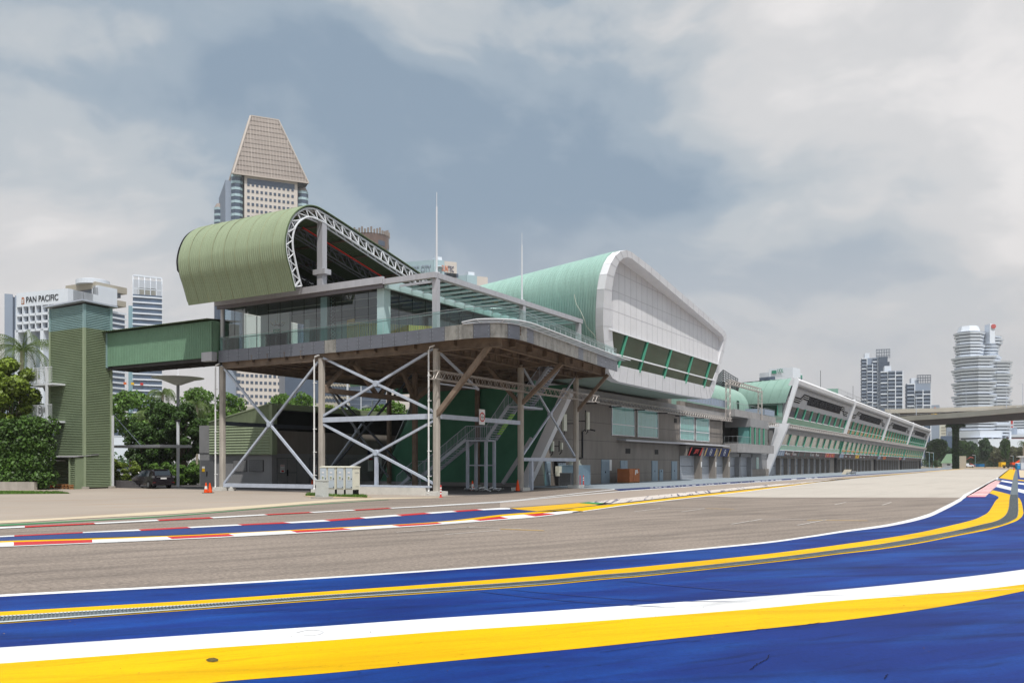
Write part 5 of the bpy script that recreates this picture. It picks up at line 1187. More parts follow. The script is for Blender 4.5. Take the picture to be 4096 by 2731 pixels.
truss([(-36.5, fr[0].y, 8.2), (-36.5, fr[0].y, 13.6), (-36.5, 138.3, 13.6), (-36.5, 138.3, 8.2), (-36.2, 148, 8.6)], 'aluminium truss stepping up as a square arch over the link block balcony', .55, .6, .05)
x0_ = rowx(150)
for bi in range(4):
    a = Vector((rowx(YB[bi])+3.35, YB[bi]-2 if bi == 0 else YB[bi], 8.45)); b = Vector((rowx(YB[bi+1])+3.35, YB[bi+1]-.1, 8.45))
    truss([a, b], ['aluminium lighting truss along the nearest pit block', 'aluminium lighting truss along the second pit block', 'aluminium lighting truss along the third pit block', 'aluminium lighting truss along the farthest pit block'][bi], .55, .9, .06)
# ================================================================== THINGS AGAINST THE WALLS
def antenna(px_, y0, y1, X_, lab, w_=.32):
    a = atX(px_, y0, X_); b = atX(px_, y1, X_); T = thing('cell_antenna', lab, 'antenna', (X_, a.y, b.z), group='phone antennas on the paddock wall')
    MB().box(X_-.1, X_+.1, a.y-w_/2, a.y+w_/2, b.z, a.z).build('housing', 'cream', T)
    MB().tube((X_-.25, a.y, b.z-.2), (X_-.25, a.y, a.z+.2), .05, 6).bar((X_-.25, a.y, (a.z+b.z)/2), (XW, a.y, (a.z+b.z)/2), .06).build('pole', 'charcoal', T)
    m = MB(); 
    for k in (-1, 0, 1): m.path([(X_, a.y+k*.1, b.z), (X_-.02, a.y+k*.12, b.z-.25), (X_-.2, a.y+k*.05, b.z-.45)], .02, 4)
    m.build('cables', 'black', T)
antenna(2258, 1656, 1723, -36.6, 'tall cream phone antenna nearest the raking strip', .6); antenna(2308, 1660, 1725, -36.9, 'slim phone antenna just behind the rear side column', .3)
antenna(2351, 1648, 1717, -36.9, 'cream phone antenna on a long arm right of the rear column', .5); antenna(2210, 1764, 1803, -36.9, 'short cream antenna low beside the raking strip', .3); antenna(2246, 1770, 1797, -36.9, 'short white antenna with tangled cables, second of the low pair', .25)
a = atX(2330, 1855, -37.9); m = MB(); m.path([(-37.9, a.y-1.2, 2.6), (-37.9, a.y, 2.6), (-37.9, a.y, 5.2), (-37.7, a.y+.5, 5.5), (-37, a.y+1.0, 5.3)], .08, 6); m.build('cable_duct', 'charcoal', label='dark cable duct climbing the wall to the antennas', cat='duct')
a = atX(2224, 1842, -37.8); b = atX(2259, 1842, -37.8)
JB = thing('junction_cabinet', 'open dark junction cabinet full of small breakers under the antennas', 'cabinet', (-37.9, a.y, 1.1))
MB().box(-38, -37.7, a.y, b.y, 1.15, 2.3).build('case', 'charcoal', JB)
m = MB()
for k in range(4): y = a.y+.15+k*(b.y-a.y-.2)/4; m.box(-37.7, -37.6, y, y+(b.y-a.y)/6, 1.75, 2.1)
m.build('breakers', 'cabinet_blue', JB)
# air-conditioning units
y0 = atX(2303, 1938, -34.4)
def acunit(x0, x1, y0, y1, h, mat, lab, fan=True, nm='cooling_unit'):
    T = thing(nm, lab, 'cooling unit', ((x0+x1)/2, (y0+y1)/2, 0), group='cooling units by the wall')
    MB().box(x0+.04, x1-.04, y0+.04, y1-.04, 0.04, h-.03).build('core', 'wall_dark' if mat == 'grille' else mat, T)
    m = MB(); n_ = int(h/.075)
    for k in range(n_):
        z = .08+k*.075
        m.box(x0, x1, y0, y0+.03, z, z+.035); m.box(x1-.03, x1, y0+.03, y1, z, z+.035)
    m.build('louvres', mat, T)
    m = MB()
    for x in (x0, x1-.05):
        for y in (y0-.01, y1-.05): m.box(x-.005, x+.055, y, y+.06, 0, h)
    m.box(x0-.01, x1+.01, y0-.02, y1+.01, h, h+.05); m.build('frame', mat, T)
    if fan: MB().lathe(((x0+x1)/2, (y0+y1)/2, h+.05), [(.62, 0), (.6, .12), (.5, .2), (.5, .42), (.56, .46)], 20).build('fan_cowl', 'cream', T)
    return T
c = gp(2361, 1941); acunit(c.x-2.0, c.x, c.y-2.4, c.y, 1.85, 'ac_blue', 'pale blue louvred cooling unit with round fan cowl by the wall')
c = gp(2272, 1943); acunit(c.x-.9, c.x+.35, c.y-.1, c.y+2.2, 1.15, 'grille', 'low grey grille-fronted cooling unit beside the column', False)
c = gp(2236, 1922); MB().box(-37.2, -36.8, atX(2229, 1900, -37).y, atX(2240, 1900, -37).y, .9, 1.8).build('control_box', 'cream', label='small cream control box on the wall left of the grille unit', cat='box')
# stacked plywood crates on a pallet
CR = thing('plywood_crate', 'orange-brown plywood crate stack with torn white labels on the grey apron', 'crate', (-36.2, 84.8, 0))
MB().box(-37.0, -35.62, 83.9, 84.85, .16, 1.5).build('crate_body', 'crate_wood', CR)
for k in range(5): MB().box(-37.0, -35.6-.01*(k % 2), 84.88+k*.34, 84.88+k*.34+.31, .16, 1.5-.02*(k % 3)).build('plywood_panel', 'crate_wood', CR)
m = MB()
for k in range(6): m.box(-37.0, -35.6, 83.92+k*.5, 84.06+k*.5, 0, .1)
m.box(-37, -35.58, 83.9, 86.6, .1, .15).build('pallet', 'pallet_wood', CR)
MB().quad((-35.58, 85.3, .9), (-35.58, 85.5, .85), (-35.57, 85.55, 1.35), (-35.58, 85.35, 1.4)).quad((-35.58, 85.7, 1.05), (-35.58, 85.95, 1.0), (-35.57, 85.9, 1.42), (-35.58, 85.65, 1.38)).quad((-35.58, 86.1, 1.1), (-35.58, 86.2, 1.1), (-35.58, 86.2, 1.2), (-35.58, 86.1, 1.2)).build('label', 'white', CR)
# ================================================================== LEFT: LIFT TOWER, LINK BRIDGE, SHED
TW = thing('lift_tower', 'tall green louvred lift tower with a pale blue band under its flat roof', 'tower', (-65.3, 42.6, 0))
tx0, tx1, ty0, ty1, th = -69.9, -65.3, 42.6, 44.95, 15.0
MB().box(tx0+.1, tx1-.1, ty0+.1, ty1-.1, .05, th).build('core', 'wall_dark', TW)
def louvres(z0, z1, mat, nm):
    m = MB(); n = int((z1-z0)/.135)
    for k in range(n):
        z = z0+(z1-z0)*k/n; h = (z1-z0)/n; a, b, c, d = (tx0, ty0), (tx1, ty0), (tx1, ty1), (tx0, ty1)
        for (p, q), (nx, ny) in (((a, b), (0, -1)), ((b, c), (1, 0)), ((c, d), (0, 1)), ((d, a), (-1, 0))):
            m.quad((p[0], p[1], z+h*.98), (p[0]+nx*.075, p[1]+ny*.075, z+h*.42), (q[0]+nx*.075, q[1]+ny*.075, z+h*.42), (q[0], q[1], z+h*.98))
            m.quad((p[0]+nx*.075, p[1]+ny*.075, z+h*.42), (p[0], p[1], z), (q[0], q[1], z), (q[0]+nx*.075, q[1]+ny*.075, z+h*.42))
    return m.build(nm, mat, TW)
louvres(.1, 12.95, 'louvre_green', 'louvres'); louvres(12.95, 14.85, 'louvre_blue', 'louvre_band')
m = MB()
for x, y in ((tx0, ty0), (tx1, ty0), (tx1, ty1)): m.box(x-.1, x+.1, y-.1, y+.1, .1, 12.95)
m.build('corner_strip', 'sage', TW)
m = MB()
for x, y in ((tx0, ty0), (tx1, ty0), (tx1, ty1)): m.box(x-.1, x+.1, y-.1, y+.1, 12.951, 14.85)
m.build('corner_strip', 'louvre_blue', TW)
MB().prism([(tx0-.4, ty0-.4, 14.95), (tx1+.35, ty0-.4, 15.05), (tx1+.35, ty1+.4, 14.95), (tx0-.4, ty1+.4, 14.85)], (0, 0, .12)).build('roof', 'brace_grey', TW)
MB().tube((tx1-.1, ty0, 15.1), (tx1-.1, ty0, 15.8), .02, 4).build('roof_rod', 'grille', TW)
m = MB()
for x, y in ((tx1, ty0), (tx1, ty1)): m.box(x-.25, x+.25, y-.25, y+.25, 0, .18)
m.build('footing', 'concrete_col', TW); MB().box(tx1+.05, tx1+.2, ty1, ty1+.16, 0, 6.0).build('white_channel', 'white_metal', TW)
BR = thing('link_bridge', 'green ribbed enclosed bridge linking the lift tower to the glass pavilion', 'bridge', (-59, 44.6, 10))
MB().zig((-65.2, 44.55, 10.0), (-52.6, 44.55, 10.0), (0, 0, 2.7), 0, .2, .04, Vector((0, -1, 0))).build('side_cladding', 'bridge_green', BR)
MB().box(-65.2, -52.6, 44.6, 47.2, 9.98, 12.75).build('box', 'bridge_green', BR)
MB().zig((-65.3, 44.1, 12.8), (-52.6, 44.1, 12.8), (0, 3.4, .25), 0, .25, .05, Vector((0, 0, 1))).build('roof', 'sage_dark', BR)
MB().box(-65.25, -65.1, 44.45, 44.6, 9.9, 12.75).build('edge_strip', 'louvre_blue', BR)
for k in range(8): MB().box(-64.9+k*1.65, -64.78+k*1.65, 44.6, 47.2, 9.72, 9.97).build('floor_beam', 'wall_dark', BR)
MB().box(-65.2, -52.6, 44.62, 44.8, 9.74, 9.96).box(-65.2, -52.6, 47, 47.2, 9.74, 9.96).build('floor_beam', 'wall_dark', BR)
# shed against the tower
SH = thing('tool_shed', 'low corrugated metal lean-to shed open at the front beside the lift tower', 'shed', (-68, 41.5, 0))
SY = 41.8; p0, p1, p2 = atY(150, 1960, SY), atY(280, 1960, SY), Vector((-65.28, SY, 0))
MB().zig((p0.x, SY, 0), (p0.x, 44.5, 0), (0, 0, 2.55), 0, .16, .03, Vector((1, 0, 0))).build('side_wall', 'ac_blue', SH)
MB().box(p1.x, p2.x, SY+.05, SY+.1, 0, 2.5).build('front_wall', 'louvre_green', SH)
m = MB()
for k in range(16): z = .02+k*.155; m.prism([(p1.x, SY+.05, z+.15), (p1.x, SY-.02, z+.07), (p1.x, SY+.05, z)], (p2.x-p1.x, 0, 0))
m.build('louvres', 'louvre_green', SH); MB().box(p1.x-.05, p1.x+.05, SY-.1, SY+.1, 0, 2.52).build('post', 'sage', SH)
MB().box(p2.x-.07, p2.x+.03, SY, 42.55, 0, 2.5).build('side_wall', 'louvre_green', SH)
MB().prism([(p0.x-.15, SY-.2, 2.52), (p2.x+.1, SY-.2, 2.52), (p2.x+.1, 43.8, 2.75), (p0.x-.15, 43.8, 2.75)], (0, 0, .06)).build('roof', 'wall_grey', SH)
MB().box(p0.x, p1.x, 43.5, 43.6, 0, 2.6).build('rear_wall', 'wall_dark', SH)
MB().box(p0.x+1.6, p0.x+2.9, 43.2, 43.45, 1.45, 2.1).box(p0.x+2.3, p0.x+3.1, 43.2, 43.4, 1.1, 1.3).build('meter_box', 'wall_grey', SH)
PJ = thing('pallet_truck', 'orange hand pallet truck standing in the open shed', 'pallet truck', (p0.x+1.9, 42.0, 0)); bx_ = p0.x+1.9
m = MB(); m.bar((bx_, 41.8, .12), (bx_-.55, 41.4, .08), .12, .06).bar((bx_, 41.8, .12), (bx_+.4, 41.3, .08), .12, .06).bar((bx_-.15, 41.9, .1), (bx_+.05, 41.85, .55), .1).bar((bx_+.25, 41.9, .1), (bx_+.05, 41.85, .55), .1); m.build('forks', 'cone_orange', PJ)
MB().tube((bx_+.05, 41.85, .2), (bx_+.1, 41.95, 1.35), .04, 6).box(bx_-.12, bx_+.3, 41.92, 41.98, 1.33, 1.4).build('handle', 'black', PJ)
m = MB(); m.tube((bx_-.1, 41.85, .1), (bx_-.1, 41.98, .1), .1, 10).tube((bx_+.16, 41.85, .1), (bx_+.16, 41.98, .1), .1, 10); m.build('wheel', 'black', PJ)
for i in range(2):
    x = bx_+.85+i*1.15; T = thing('wooden_pallet', ['rough wooden pallet on the shed floor next to the pallet truck', 'darker wooden pallet in the shed against the louvred wall'][i], 'pallet', (x, 41.9, 0), 0, 'pallets in the shed'); m = MB()
    for st in range(2):
        for k in range(5): m.box(x, x+1.05, 41.5+k*.2, 41.64+k*.2, .14+st*.2-.03*i, .17+st*.2-.03*i)
        for k in range(3): m.box(x+k*.46, x+k*.46+.12, 41.5, 42.44, .03+st*.2-.03*i, .139+st*.2-.03*i)
    m.build('boards', 'pallet_wood', T)
# white stair frame behind the hedge
SF = thing('stair_frame', 'white steel platform stair behind the hedge with three railed landings', 'staircase', (-77, 45, 0))
q0, q1 = atD(113, 1536, 72), atD(188, 1536, 72); yv = q0.y
X0, X1 = atY(113, 1600, yv).x, atY(187, 1600, yv).x; X2 = X1+.3
for zl in (2.35, 5.5, 8.55):
    MB().box(X0, X1+.8, yv, yv+1.8, zl-.14, zl).build('landing', 'white_metal', SF)
    rail([(X0, yv, zl), (X1+.7, yv, zl)], 1.3, 'railing', SF, 'white_metal', .16, .02); rail([(X0, yv, zl), (X0, yv+1.7, zl)], 1.3, 'railing', SF, 'white_metal', .2, .02)
for x in (X0, X1): 
    for y in (yv, yv+1.7): MB().bar((x, y, 0), (x, y, 9.9), .16).build('post', 'white_metal', SF)
MB().bar((X0+.2, yv+1, 2.3), (X1, yv+1, 5.4), .08, .25).bar((X1, yv+1.2, 5.5), (X0+.2, yv+1.2, 8.5), .08, .25).build('flight', 'brace_grey', SF)
# ramp walls and flat canopy by the tower
m = MB(); r0 = atD(448, 1962, 66.5)
for k, (a, b, zt) in enumerate(((447, 520, .62), (520, 533, .46), (533, 545, .3), (545, 557, .15))):
    A0, B0 = atY(a, 1900, 45.8), atY(b, 1900, 45.8); m.box(A0.x+(.0 if k == 0 else .001), B0.x, 45.8, 46.2-.001*k, 0, zt)
m.build('stepped_wall', 'brick_grey', label='dark grey stepped ramp wall beside the lift tower', cat='wall')
CN = thing('flat_canopy', 'thin flat canopy on a white post held by a slanting cable beside the tower', 'canopy', (-66, 47, 0)); yv = 47.0
a, b = atY(444, 1785, yv), atY(640, 1798, yv)
MB().box(a.x, b.x, yv, yv+3.2, a.z-.12, a.z+.1).build('roof', 'frame_grey', CN); MB().tube((a.x+.1, yv, 0), (a.x+.1, yv, a.z+2.9), .09, 8).build('post', 'white_metal', CN)
c = atY(565, 1789, yv); MB().tube((c.x, yv, a.z), (a.x+.1, yv, a.z+2.9), .03, 5).build('stay_cable', 'brace_grey', CN)
# roadside lamp post
p = gp(712, 1946); MB().tube((p.x, p.y, 0), (p.x, p.y, 5.7), .13, 10).build('post', 'white_metal', LP := thing('lamp_post', 'plain white post with a small dark head in front of the dark tree', 'lamp post', (p.x, p.y, 0)))
MB().box(p.x-.22, p.x+.25, p.y-.12, p.y+.12, 5.7, 5.9).build('head', 'charcoal', LP)
# ------------------------------------------------------------------ utility building with corrugated green upper box
UB = thing('utility_building', 'low grey utility building wrapped by a sloping green corrugated upper box', 'building', (-60, 53, 0))
ux0, ux1, uy = -63.6, -56.0, 53.6
MB().box(-65.2, ux1-.25, uy+.25, 74, 0, 3.0).build('wall', 'wall_grey', UB); MB().box(-65.2, -63.7, uy+.2, 60, 3.0, 5.5).build('wall_pier', 'wall_grey', UB)
zl = lambda x: 5.65+(x-ux0)/(ux1-ux0)*1.45
m = MB(); n_ = 27; zt = [2.8+k*.125 for k in range(36)]
rows = []
for k in range(36):
    z = 2.8+k*.12; o = .05 if k % 2 else 0
    if z > 5.6: break
    rows.append([(ux0, uy-o, z), (ux1, uy-o, z)])
m.grid(rows)
zc = z
for k in range(16):      # slanting courses below the raking verge
    f0, f1 = k/16, (k+1)/16; o = .05 if k % 2 else 0
    m.quad((ux0, uy-.02, zc-.12+.17*f0), (ux1, uy-.02, zc-.12+1.6*f0), (ux1, uy-.02-.05, zc-.12+1.6*(f0+f1)/2), (ux0, uy-.07, zc-.12+.17*(f0+f1)/2))
    m.quad((ux0, uy-.07, zc-.12+.17*(f0+f1)/2), (ux1, uy-.07, zc-.12+1.6*(f0+f1)/2), (ux1, uy-.02, zc-.12+1.6*f1), (ux0, uy-.02, zc-.12+.17*f1))
m.build('corrugated_front', 'sage', UB)
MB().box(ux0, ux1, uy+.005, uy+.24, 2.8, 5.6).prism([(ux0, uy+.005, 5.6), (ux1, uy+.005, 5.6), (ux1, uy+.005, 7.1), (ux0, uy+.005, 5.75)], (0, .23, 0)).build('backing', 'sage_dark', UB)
MB().box(ux1, ux1+.35, uy-.07, uy+.5, 2.8, 7.1).build('corner_strip', 'sage', UB)
MB().prism([(ux0, uy-.1, 5.72), (ux1+.1, uy-.1, 7.12), (ux1+.1, 76, 7.12), (ux0, 76, 5.72)], (0, 0, .1)).build('roof', 'sage', UB)
MB().box(ux1, ux1+.4, uy+.5, 76, 6.7, 7.15).build('eaves_strip', 'sage', UB)
MB().box(-58, ux1-.6, uy+.3, 75, 4.9, 6.7).build('shadow_wall', 'black', UB); MB().box(-58, ux1-.05, uy+.5, 75, 2.9, 4.9).build('side_wall', 'wall_brown', UB)  # shadow_wall: black colour stands in for the shade under the roof overhang
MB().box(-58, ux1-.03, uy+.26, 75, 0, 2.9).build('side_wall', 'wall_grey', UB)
for a, b in ((934, 989), (998, 1055)):
    A0, B0 = atY(a, 1860, uy+.25), atY(b, 1860, uy+.25); g = MB().box(A0.x, B0.x, uy+.2, uy+.28, 1.35, 2.35).build('vent', 'wall_dark', UB); m = MB()
    for k in range(12): m.prism([(A0.x+.05, uy+.2, 1.38+k*.08), (A0.x+.05, uy+.15, 1.38+k*.08), (A0.x+.05, uy+.2, 1.44+k*.08)], (B0.x-A0.x-.1, 0, 0))
    m.build('slats', 'wall_grey', g)
A0, B0 = atY(804, 1860, uy+.25), atY(857, 1860, uy+.25); g = MB().box(A0.x, B0.x, uy+.17, uy+.3, 0, 2.35).build('door', 'grille', UB)
MB().box(A0.x+.25, A0.x+.6, uy+.15, uy+.17, 1.3, 1.6).build('notice', 'yellow', g); MB().box(A0.x+.25, A0.x+.6, uy+.15, uy+.17, 1.6, 1.78).build('notice', 'white', g); MB().box(A0.x+.85, A0.x+.95, uy+.13, uy+.17, .9, 1.35).build('handle', 'black', g)
for i, (a, b) in enumerate(((54.4, 56.8), (58.4, 60.8), (62.4, 64.8))):
    g = MB().box(ux1-.04, ux1+.03, a, b, .0, 2.55).build('louvred_door', 'grille', UB); m = MB()
    for y_ in (a+.08, (a+b)/2+.04):
        for k in range(30):
            z = .1+k*.08
            if 1.15 < z < 1.25: continue
            m.prism([(ux1+.03, y_, z), (ux1+.065, y_, z-.01), (ux1+.03, y_, z+.05)], (0, (b-a)/2-.12, 0))
    m.build('slats', 'band_grey', g); MB().box(ux1+.05, ux1+.11, (a+b)/2-.06, (a+b)/2+.06, .95, 1.5).build('handle', 'black', g)
    if i < 2:
        DS = thing('danger_sign', ['small white DANGER notice on the first louvred door', 'small white DANGER notice on the second louvred door'][i], 'sign', (ux1+.07, a+.5, 1.3), group='danger notices on the louvred doors')
        MB().box(ux1+.07, ux1+.09, a+.35, a+.85, 1.25, 1.95).build('plate', 'white', DS); text('DANGER', (ux1+.095, a+.38, 1.8), (0, 1, 0), (0, 0, 1), .43, .1, 'red', DS, ext=.004); text('HIGH VOLTAGE', (ux1+.095, a+.39, 1.55), (0, 1, 0), (0, 0, 1), .42, .07, 'navy', DS, ext=.004)
        MB().box(ux1+.09, ux1+.096, a+.45, a+.75, 1.3, 1.45).build('pictogram', 'red', DS)
DS = thing('notice_sign', 'notices on the dark wall behind the barriers', 'sign', (ux1, 67, 1.5))
MB().box(ux1, ux1+.06, 66.5, 67.2, 1.3, 2.9).box(ux1, ux1+.06, 67.9, 68.6, 1.9, 2.7).build('plate', 'white', DS); MB().box(ux1+.05, ux1+.08, 66.4, 67.4, 2.95, 3.3).build('plate', 'navy', DS)
MB().box(ux1+.07, ux1+.08, 66.55, 67.15, 2.4, 2.6).build('red_lettering', 'red', DS)
# crowd barriers
for k in range(4):
    a = atD(1308+k*27, 1857, 82); T = thing('crowd_barrier', ['leftmost of the four galvanised crowd barriers, next to the column', 'second from the left of the four galvanised crowd barriers', 'third from the left of the four galvanised crowd barriers', 'rightmost of the four galvanised crowd barriers, by the green flank'][k], 'barrier', (a.x, a.y, 0), math.radians(12), 'crowd barriers beside the ramp')
    m = MB(); W_ = .62*1.0; m.path([(-.6, 0, .15), (-.6, 0, 1.05), (-.5, 0, 1.15), (W_-.1, 0, 1.15), (W_, 0, 1.05), (W_, 0, .15)], .025, 5)
    m.tube((-.6, 0, .2), (W_, 0, .2), .02, 5); m.build('frame', 'white_metal', T, local=True); m = MB()
    for j in range(8): m.tube((-.5+j*.15, 0, .2), (-.5+j*.15, 0, 1.13), .012, 4)
    m.build('bars', 'white_metal', T, local=True); MB().bar((-.5, -.3, .03), (-.5, .3, .03), .05).bar((W_-.1, -.3, .03), (W_-.1, .3, .03), .05).bar((-.5, 0, .03), (-.5, 0, .2), .04).bar((W_-.1, 0, .03), (W_-.1, 0, .2), .04).build('feet', 'white_metal', T, local=True)
# ------------------------------------------------------------------ roadside cabinets
CL = ['leftmost of the four tall pale cabinets, half hidden by the small one', 'second from the left of the four tall pale cabinets', 'third from the left of the four tall pale cabinets', 'rightmost of the four tall pale cabinets showing its cream side']
xs = [atY(p_, 1900, 41.0).x for p_ in (1280, 1312, 1348, 1383)]
for i, x in enumerate(xs):
    T = thing('roadside_cabinet', CL[i], 'cabinet', (x+.3, 41.25, 0), group='tall roadside cabinets'); w_ = .56
    MB().box(x, x+w_, 41.0, 41.55, 0, .42).build('plinth', 'footing_white', T); MB().box(x+w_+.004, x+w_+.01, 41.0, 41.55, 0, .42).build('black_skirt', 'black', T)
    MB().box(x+.01, x+w_+.05, 41.02, 41.6, .42, 1.78).build('case', 'cream', T); MB().prism([(x-.03, 40.97, 1.78), (x-.03, 41.65, 1.78), (x-.03, 41.65, 1.83), (x-.03, 41.3, 1.87), (x-.03, 40.97, 1.83)], (w_+.12, 0, 0)).build('lid', 'cream', T)
    d_ = MB().box(x+.02, x+w_-.04, 40.98, 41.018, .5, 1.74).build('door', 'cabinet_blue', T)
    MB().box(x+.18, x+.36, 40.965, 40.98, 1.0, 1.28).box(x+.18, x+.36, 40.965, 40.98, 1.42, 1.52).build('label_plate', 'white', d_); MB().box(x+.21, x+.33, 40.96, 40.965, 1.06, 1.22).build('label_mark', 'sage', d_)
    MB().box(x+w_-.1, x+w_-.06, 40.95, 40.98, 1.05, 1.12).box(x+w_-.1, x+w_-.06, 40.95, 40.98, .55, .6).build('lock', 'black', d_)
    MB().box(x+w_+.051, x+w_+.06, 41.15, 41.5, 1.45, 1.48).box(x+w_+.051, x+w_+.056, 41.2, 41.5, .6, .62).build('side_vent', 'wall_grey', T)
a, b = gp(1256, 1993), gp(1304, 1993); T = thing('small_cabinet', 'small pale grey cabinet on a concrete slab in front of the taller four', 'cabinet', (a.x+.3, a.y+.2, 0)); w_ = b.x-a.x; y = a.y+.1
MB().box(a.x-.2, b.x+.25, y-.15, y+.6, 0, .1).build('slab', 'concrete_col', T); MB().box(a.x, b.x+.02, y, y+.45, .1, 1.02).build('case', 'cabinet', T); MB().box(a.x-.03, b.x+.05, y-.03, y+.48, 1.02, 1.09).build('lid', 'cabinet', T)
MB().box(a.x+.03, b.x-.02, y-.012, y, .16, .98).build('door', 'cabinet', T); MB().box(a.x+.12, a.x+.38, y-.025, y-.012, .2, .4).build('plate', 'cabinet', T); MB().box(a.x+.03, a.x+.06, y-.05, y-.012, .62, .78).build('handle', 'black', T)
# ------------------------------------------------------------------ cones and bollards
CONE = None
def cone(px_, py_, lab, s=1.0, grp='traffic cones', band=True, tilt=0, base='black'):
    p = gp(px_, py_); T = thing('traffic_cone', lab, 'traffic cone', (p.x, p.y, 0), 0, grp)
    MB().box(-.19*s, .19*s, -.19*s, .19*s, 0, .035*s).build('base', base, T, local=True)
    MB().lathe((0, 0, 0), [(.15*s, .035*s), (.11*s, .28*s)], 14).lathe((0, 0, 0), [(.075*s, .48*s), (.035*s, .72*s)], 14).build('body', 'cone_orange', T, local=True)
    MB().lathe((0, 0, 0), [(.11*s, .28*s), (.075*s, .48*s)], 14).build('band', 'cone_white' if band else 'cone_orange', T, local=True)
    if tilt: T.rotation_euler = (0, math.radians(tilt), 0)
    return T
cone(824, 1971, 'orange cone with a white collar near the far left column', 1.0); cone(841, 1971, 'all-orange tilted cone near the far left column', .98, band=False, tilt=-4)
cone(1058, 1946, 'orange cone by the utility building wall', .85, band=False); cone(1072, 1946, 'grimy brown and white cone by the utility building wall', .92)
cone(1249, 1948, 'dark red cone behind the small cabinet', .9, band=False); cone(1890, 1962, 'orange-red cone beside the staircase support posts', 1.05)
cone(2071, 1964, 'large orange-red cone in front of the side column footing', 1.15, band=False)
cone(4056, 1879, 'far orange cone at the end of the blue run-off near the portable toilet', 1.4, band=False); cone(3891, 1866, 'tiny far orange cone left on the sandy ground', 1.2, band=False)
def bollard(px_, py_, h, lab, bands):
    p = gp(px_, py_); T = thing('bollard', lab, 'bollard', (p.x, p.y, 0), 0, 'red and white bollards'); MB().lathe((0, 0, 0), [(.12, 0), (.12, .04), (.055, .06), (.045, h), (.02, h+.02)], 10).build('post', 'red_bollard' if 'red_bollard' in MATS else M('red_bollard', A(214, 74, 70), .55), T, local=True)
    for z in bands: MB().lathe((0, 0, 0), [(.0575, z), (.0565, z+.09)], 10).build('band', 'white', T, local=True)
bollard(1763, 1989, .72, 'pinkish red and white bollard in front of the corner column', (.2, .36, .52)); bollard(1754, 1972, .7, 'red bollard half hidden behind the corner column', (.5,))
bollard(2320, 1943, .95, 'red bollard left of the pair by the blue cooling unit', ()); bollard(2334, 1943, .95, 'red and white bollard right of the pair by the blue cooling unit', (.5, .7))
# street litter by the pit blocks
T = thing('cardboard_sheet', 'brown cardboard propped on the pit apron', 'cardboard', tuple(gp(3386, 1897))); c = gp(3386, 1897)
MB().prism([(c.x-.9, c.y, .05), (c.x+.5, c.y, .05), (c.x+.8, c.y+.8, .95), (c.x-.5, c.y+.8, .95)], (0, .12, 0)).build('sheet', 'tan', T)
c = gp(3402, 1897.5); m = MB(); rg = random.Random(2)
for k in range(26):
    x, y, z, s_ = c.x+rg.uniform(-.6, .9), c.y+rg.uniform(-.4, .4), rg.uniform(.05, .6), rg.uniform(.15, .35); m.quad((x-s_, y, z-.1), (x, y-s_, z+.15), (x+s_, y, z), (x, y+s_, z-.05))
m.build('plastic_bag', 'white', label='crumpled white plastic bag on the pit apron beside the cardboard', cat='bag')
# ------------------------------------------------------------------ dark people carrier
CA = thing('dark_car', 'dark purple-black people carrier parked behind the lift tower', 'car', (0, 0, 0)); LN, WD, HT = 4.5, 1.75, 1.55
sec = [(0.0, .35, .62, .84), (.06, .3, 1.0, .86), (.30, .28, 1.42, .87), (.62, .27, 1.55, .87), (1.6, .27, 1.56, .875), (2.5, .27, 1.5, .875), (3.1, .27, 1.2, .875), (3.5, .28, 1.0, .87), (4.2, .3, .84, .84), (4.45, .36, .66, .74)]
rows = []
for x, zb, zt, hw in sec:
    belt = min(zt, .98); tw = hw*(.82 if zt > 1.05 else .94); rows.append([(x, -hw*.9, zb), (x, -hw, zb+.15), (x, -hw, belt*.8), (x, -hw*.985, belt), (x, -tw, zt-.05), (x, -tw*.8, zt), (x, tw*.8, zt), (x, tw, zt-.05), (x, hw*.985, belt), (x, hw, belt*.8), (x, hw, zb+.15), (x, hw*.9, zb)])
m = MB(); m.grid(rows); m.v += []; m.f.append(tuple(range(12))); m.f.append(tuple(range(len(m.v)-1, len(m.v)-13, -1))); cbody = m.build('body', 'car_dark', CA, local=True, smooth=False)
for s_ in (-1, 1):
    MB().quad((.7, s_*.872, 1.0), (1.5, s_*.872, 1.0), (1.5, s_*.76, 1.46), (.85, s_*.76, 1.46)).quad((1.58, s_*.872, 1.0), (2.9, s_*.872, 1.0), (2.45, s_*.76, 1.42), (1.58, s_*.76, 1.46)).build('side_window', 'car_glass', CA, local=True)
    MB().box(-.015, .18, s_*.84-.1, s_*.84+.06, .88, 1.05).build('tail_light', 'grille' , CA, local=True); MB().box(-.02, .05, s_*.78-.12, s_*.78+.08, .46, .52).build('reflector', 'tail_red', CA, local=True)
    for x in (.85, 3.6):
        wh = MB().lathe((0, 0, 0), [(.32, -.1), (.33, 0), (.32, .1)], 20).build('wheel', 'rubber', CA, local=True); wh.location = (x, s_*.8, .33); wh.rotation_euler = (math.pi/2, 0, 0)
        rm = MB().lathe((0, 0, 0), [(.2, -.115), (.21, .115)], 14).build('rim', 'grille', wh, local=True)
MB().quad((.095, -.66, 1.06), (.095, .66, 1.06), (.30, .6, 1.44), (.30, -.6, 1.44)).build('rear_window', 'car_glass', CA, local=True)
MB().box(-.03, .02, -.24, .24, .78, .9).build('number_plate', 'white', CA, local=True); MB().box(-.02, .02, -.55, .55, .95, .99).build('chrome_strip', 'rail_metal', CA, local=True)
MB().box(-.04, .1, -.86, .86, .3, .5).build('bumper', 'car_dark', CA, local=True); MB().prism([(.28, -.6, 1.52), (.28, .6, 1.52), (.5, .6, 1.57), (.5, -.6, 1.57)], (0, 0, .03)).build('roof_spoiler', 'car_dark', CA, local=True)
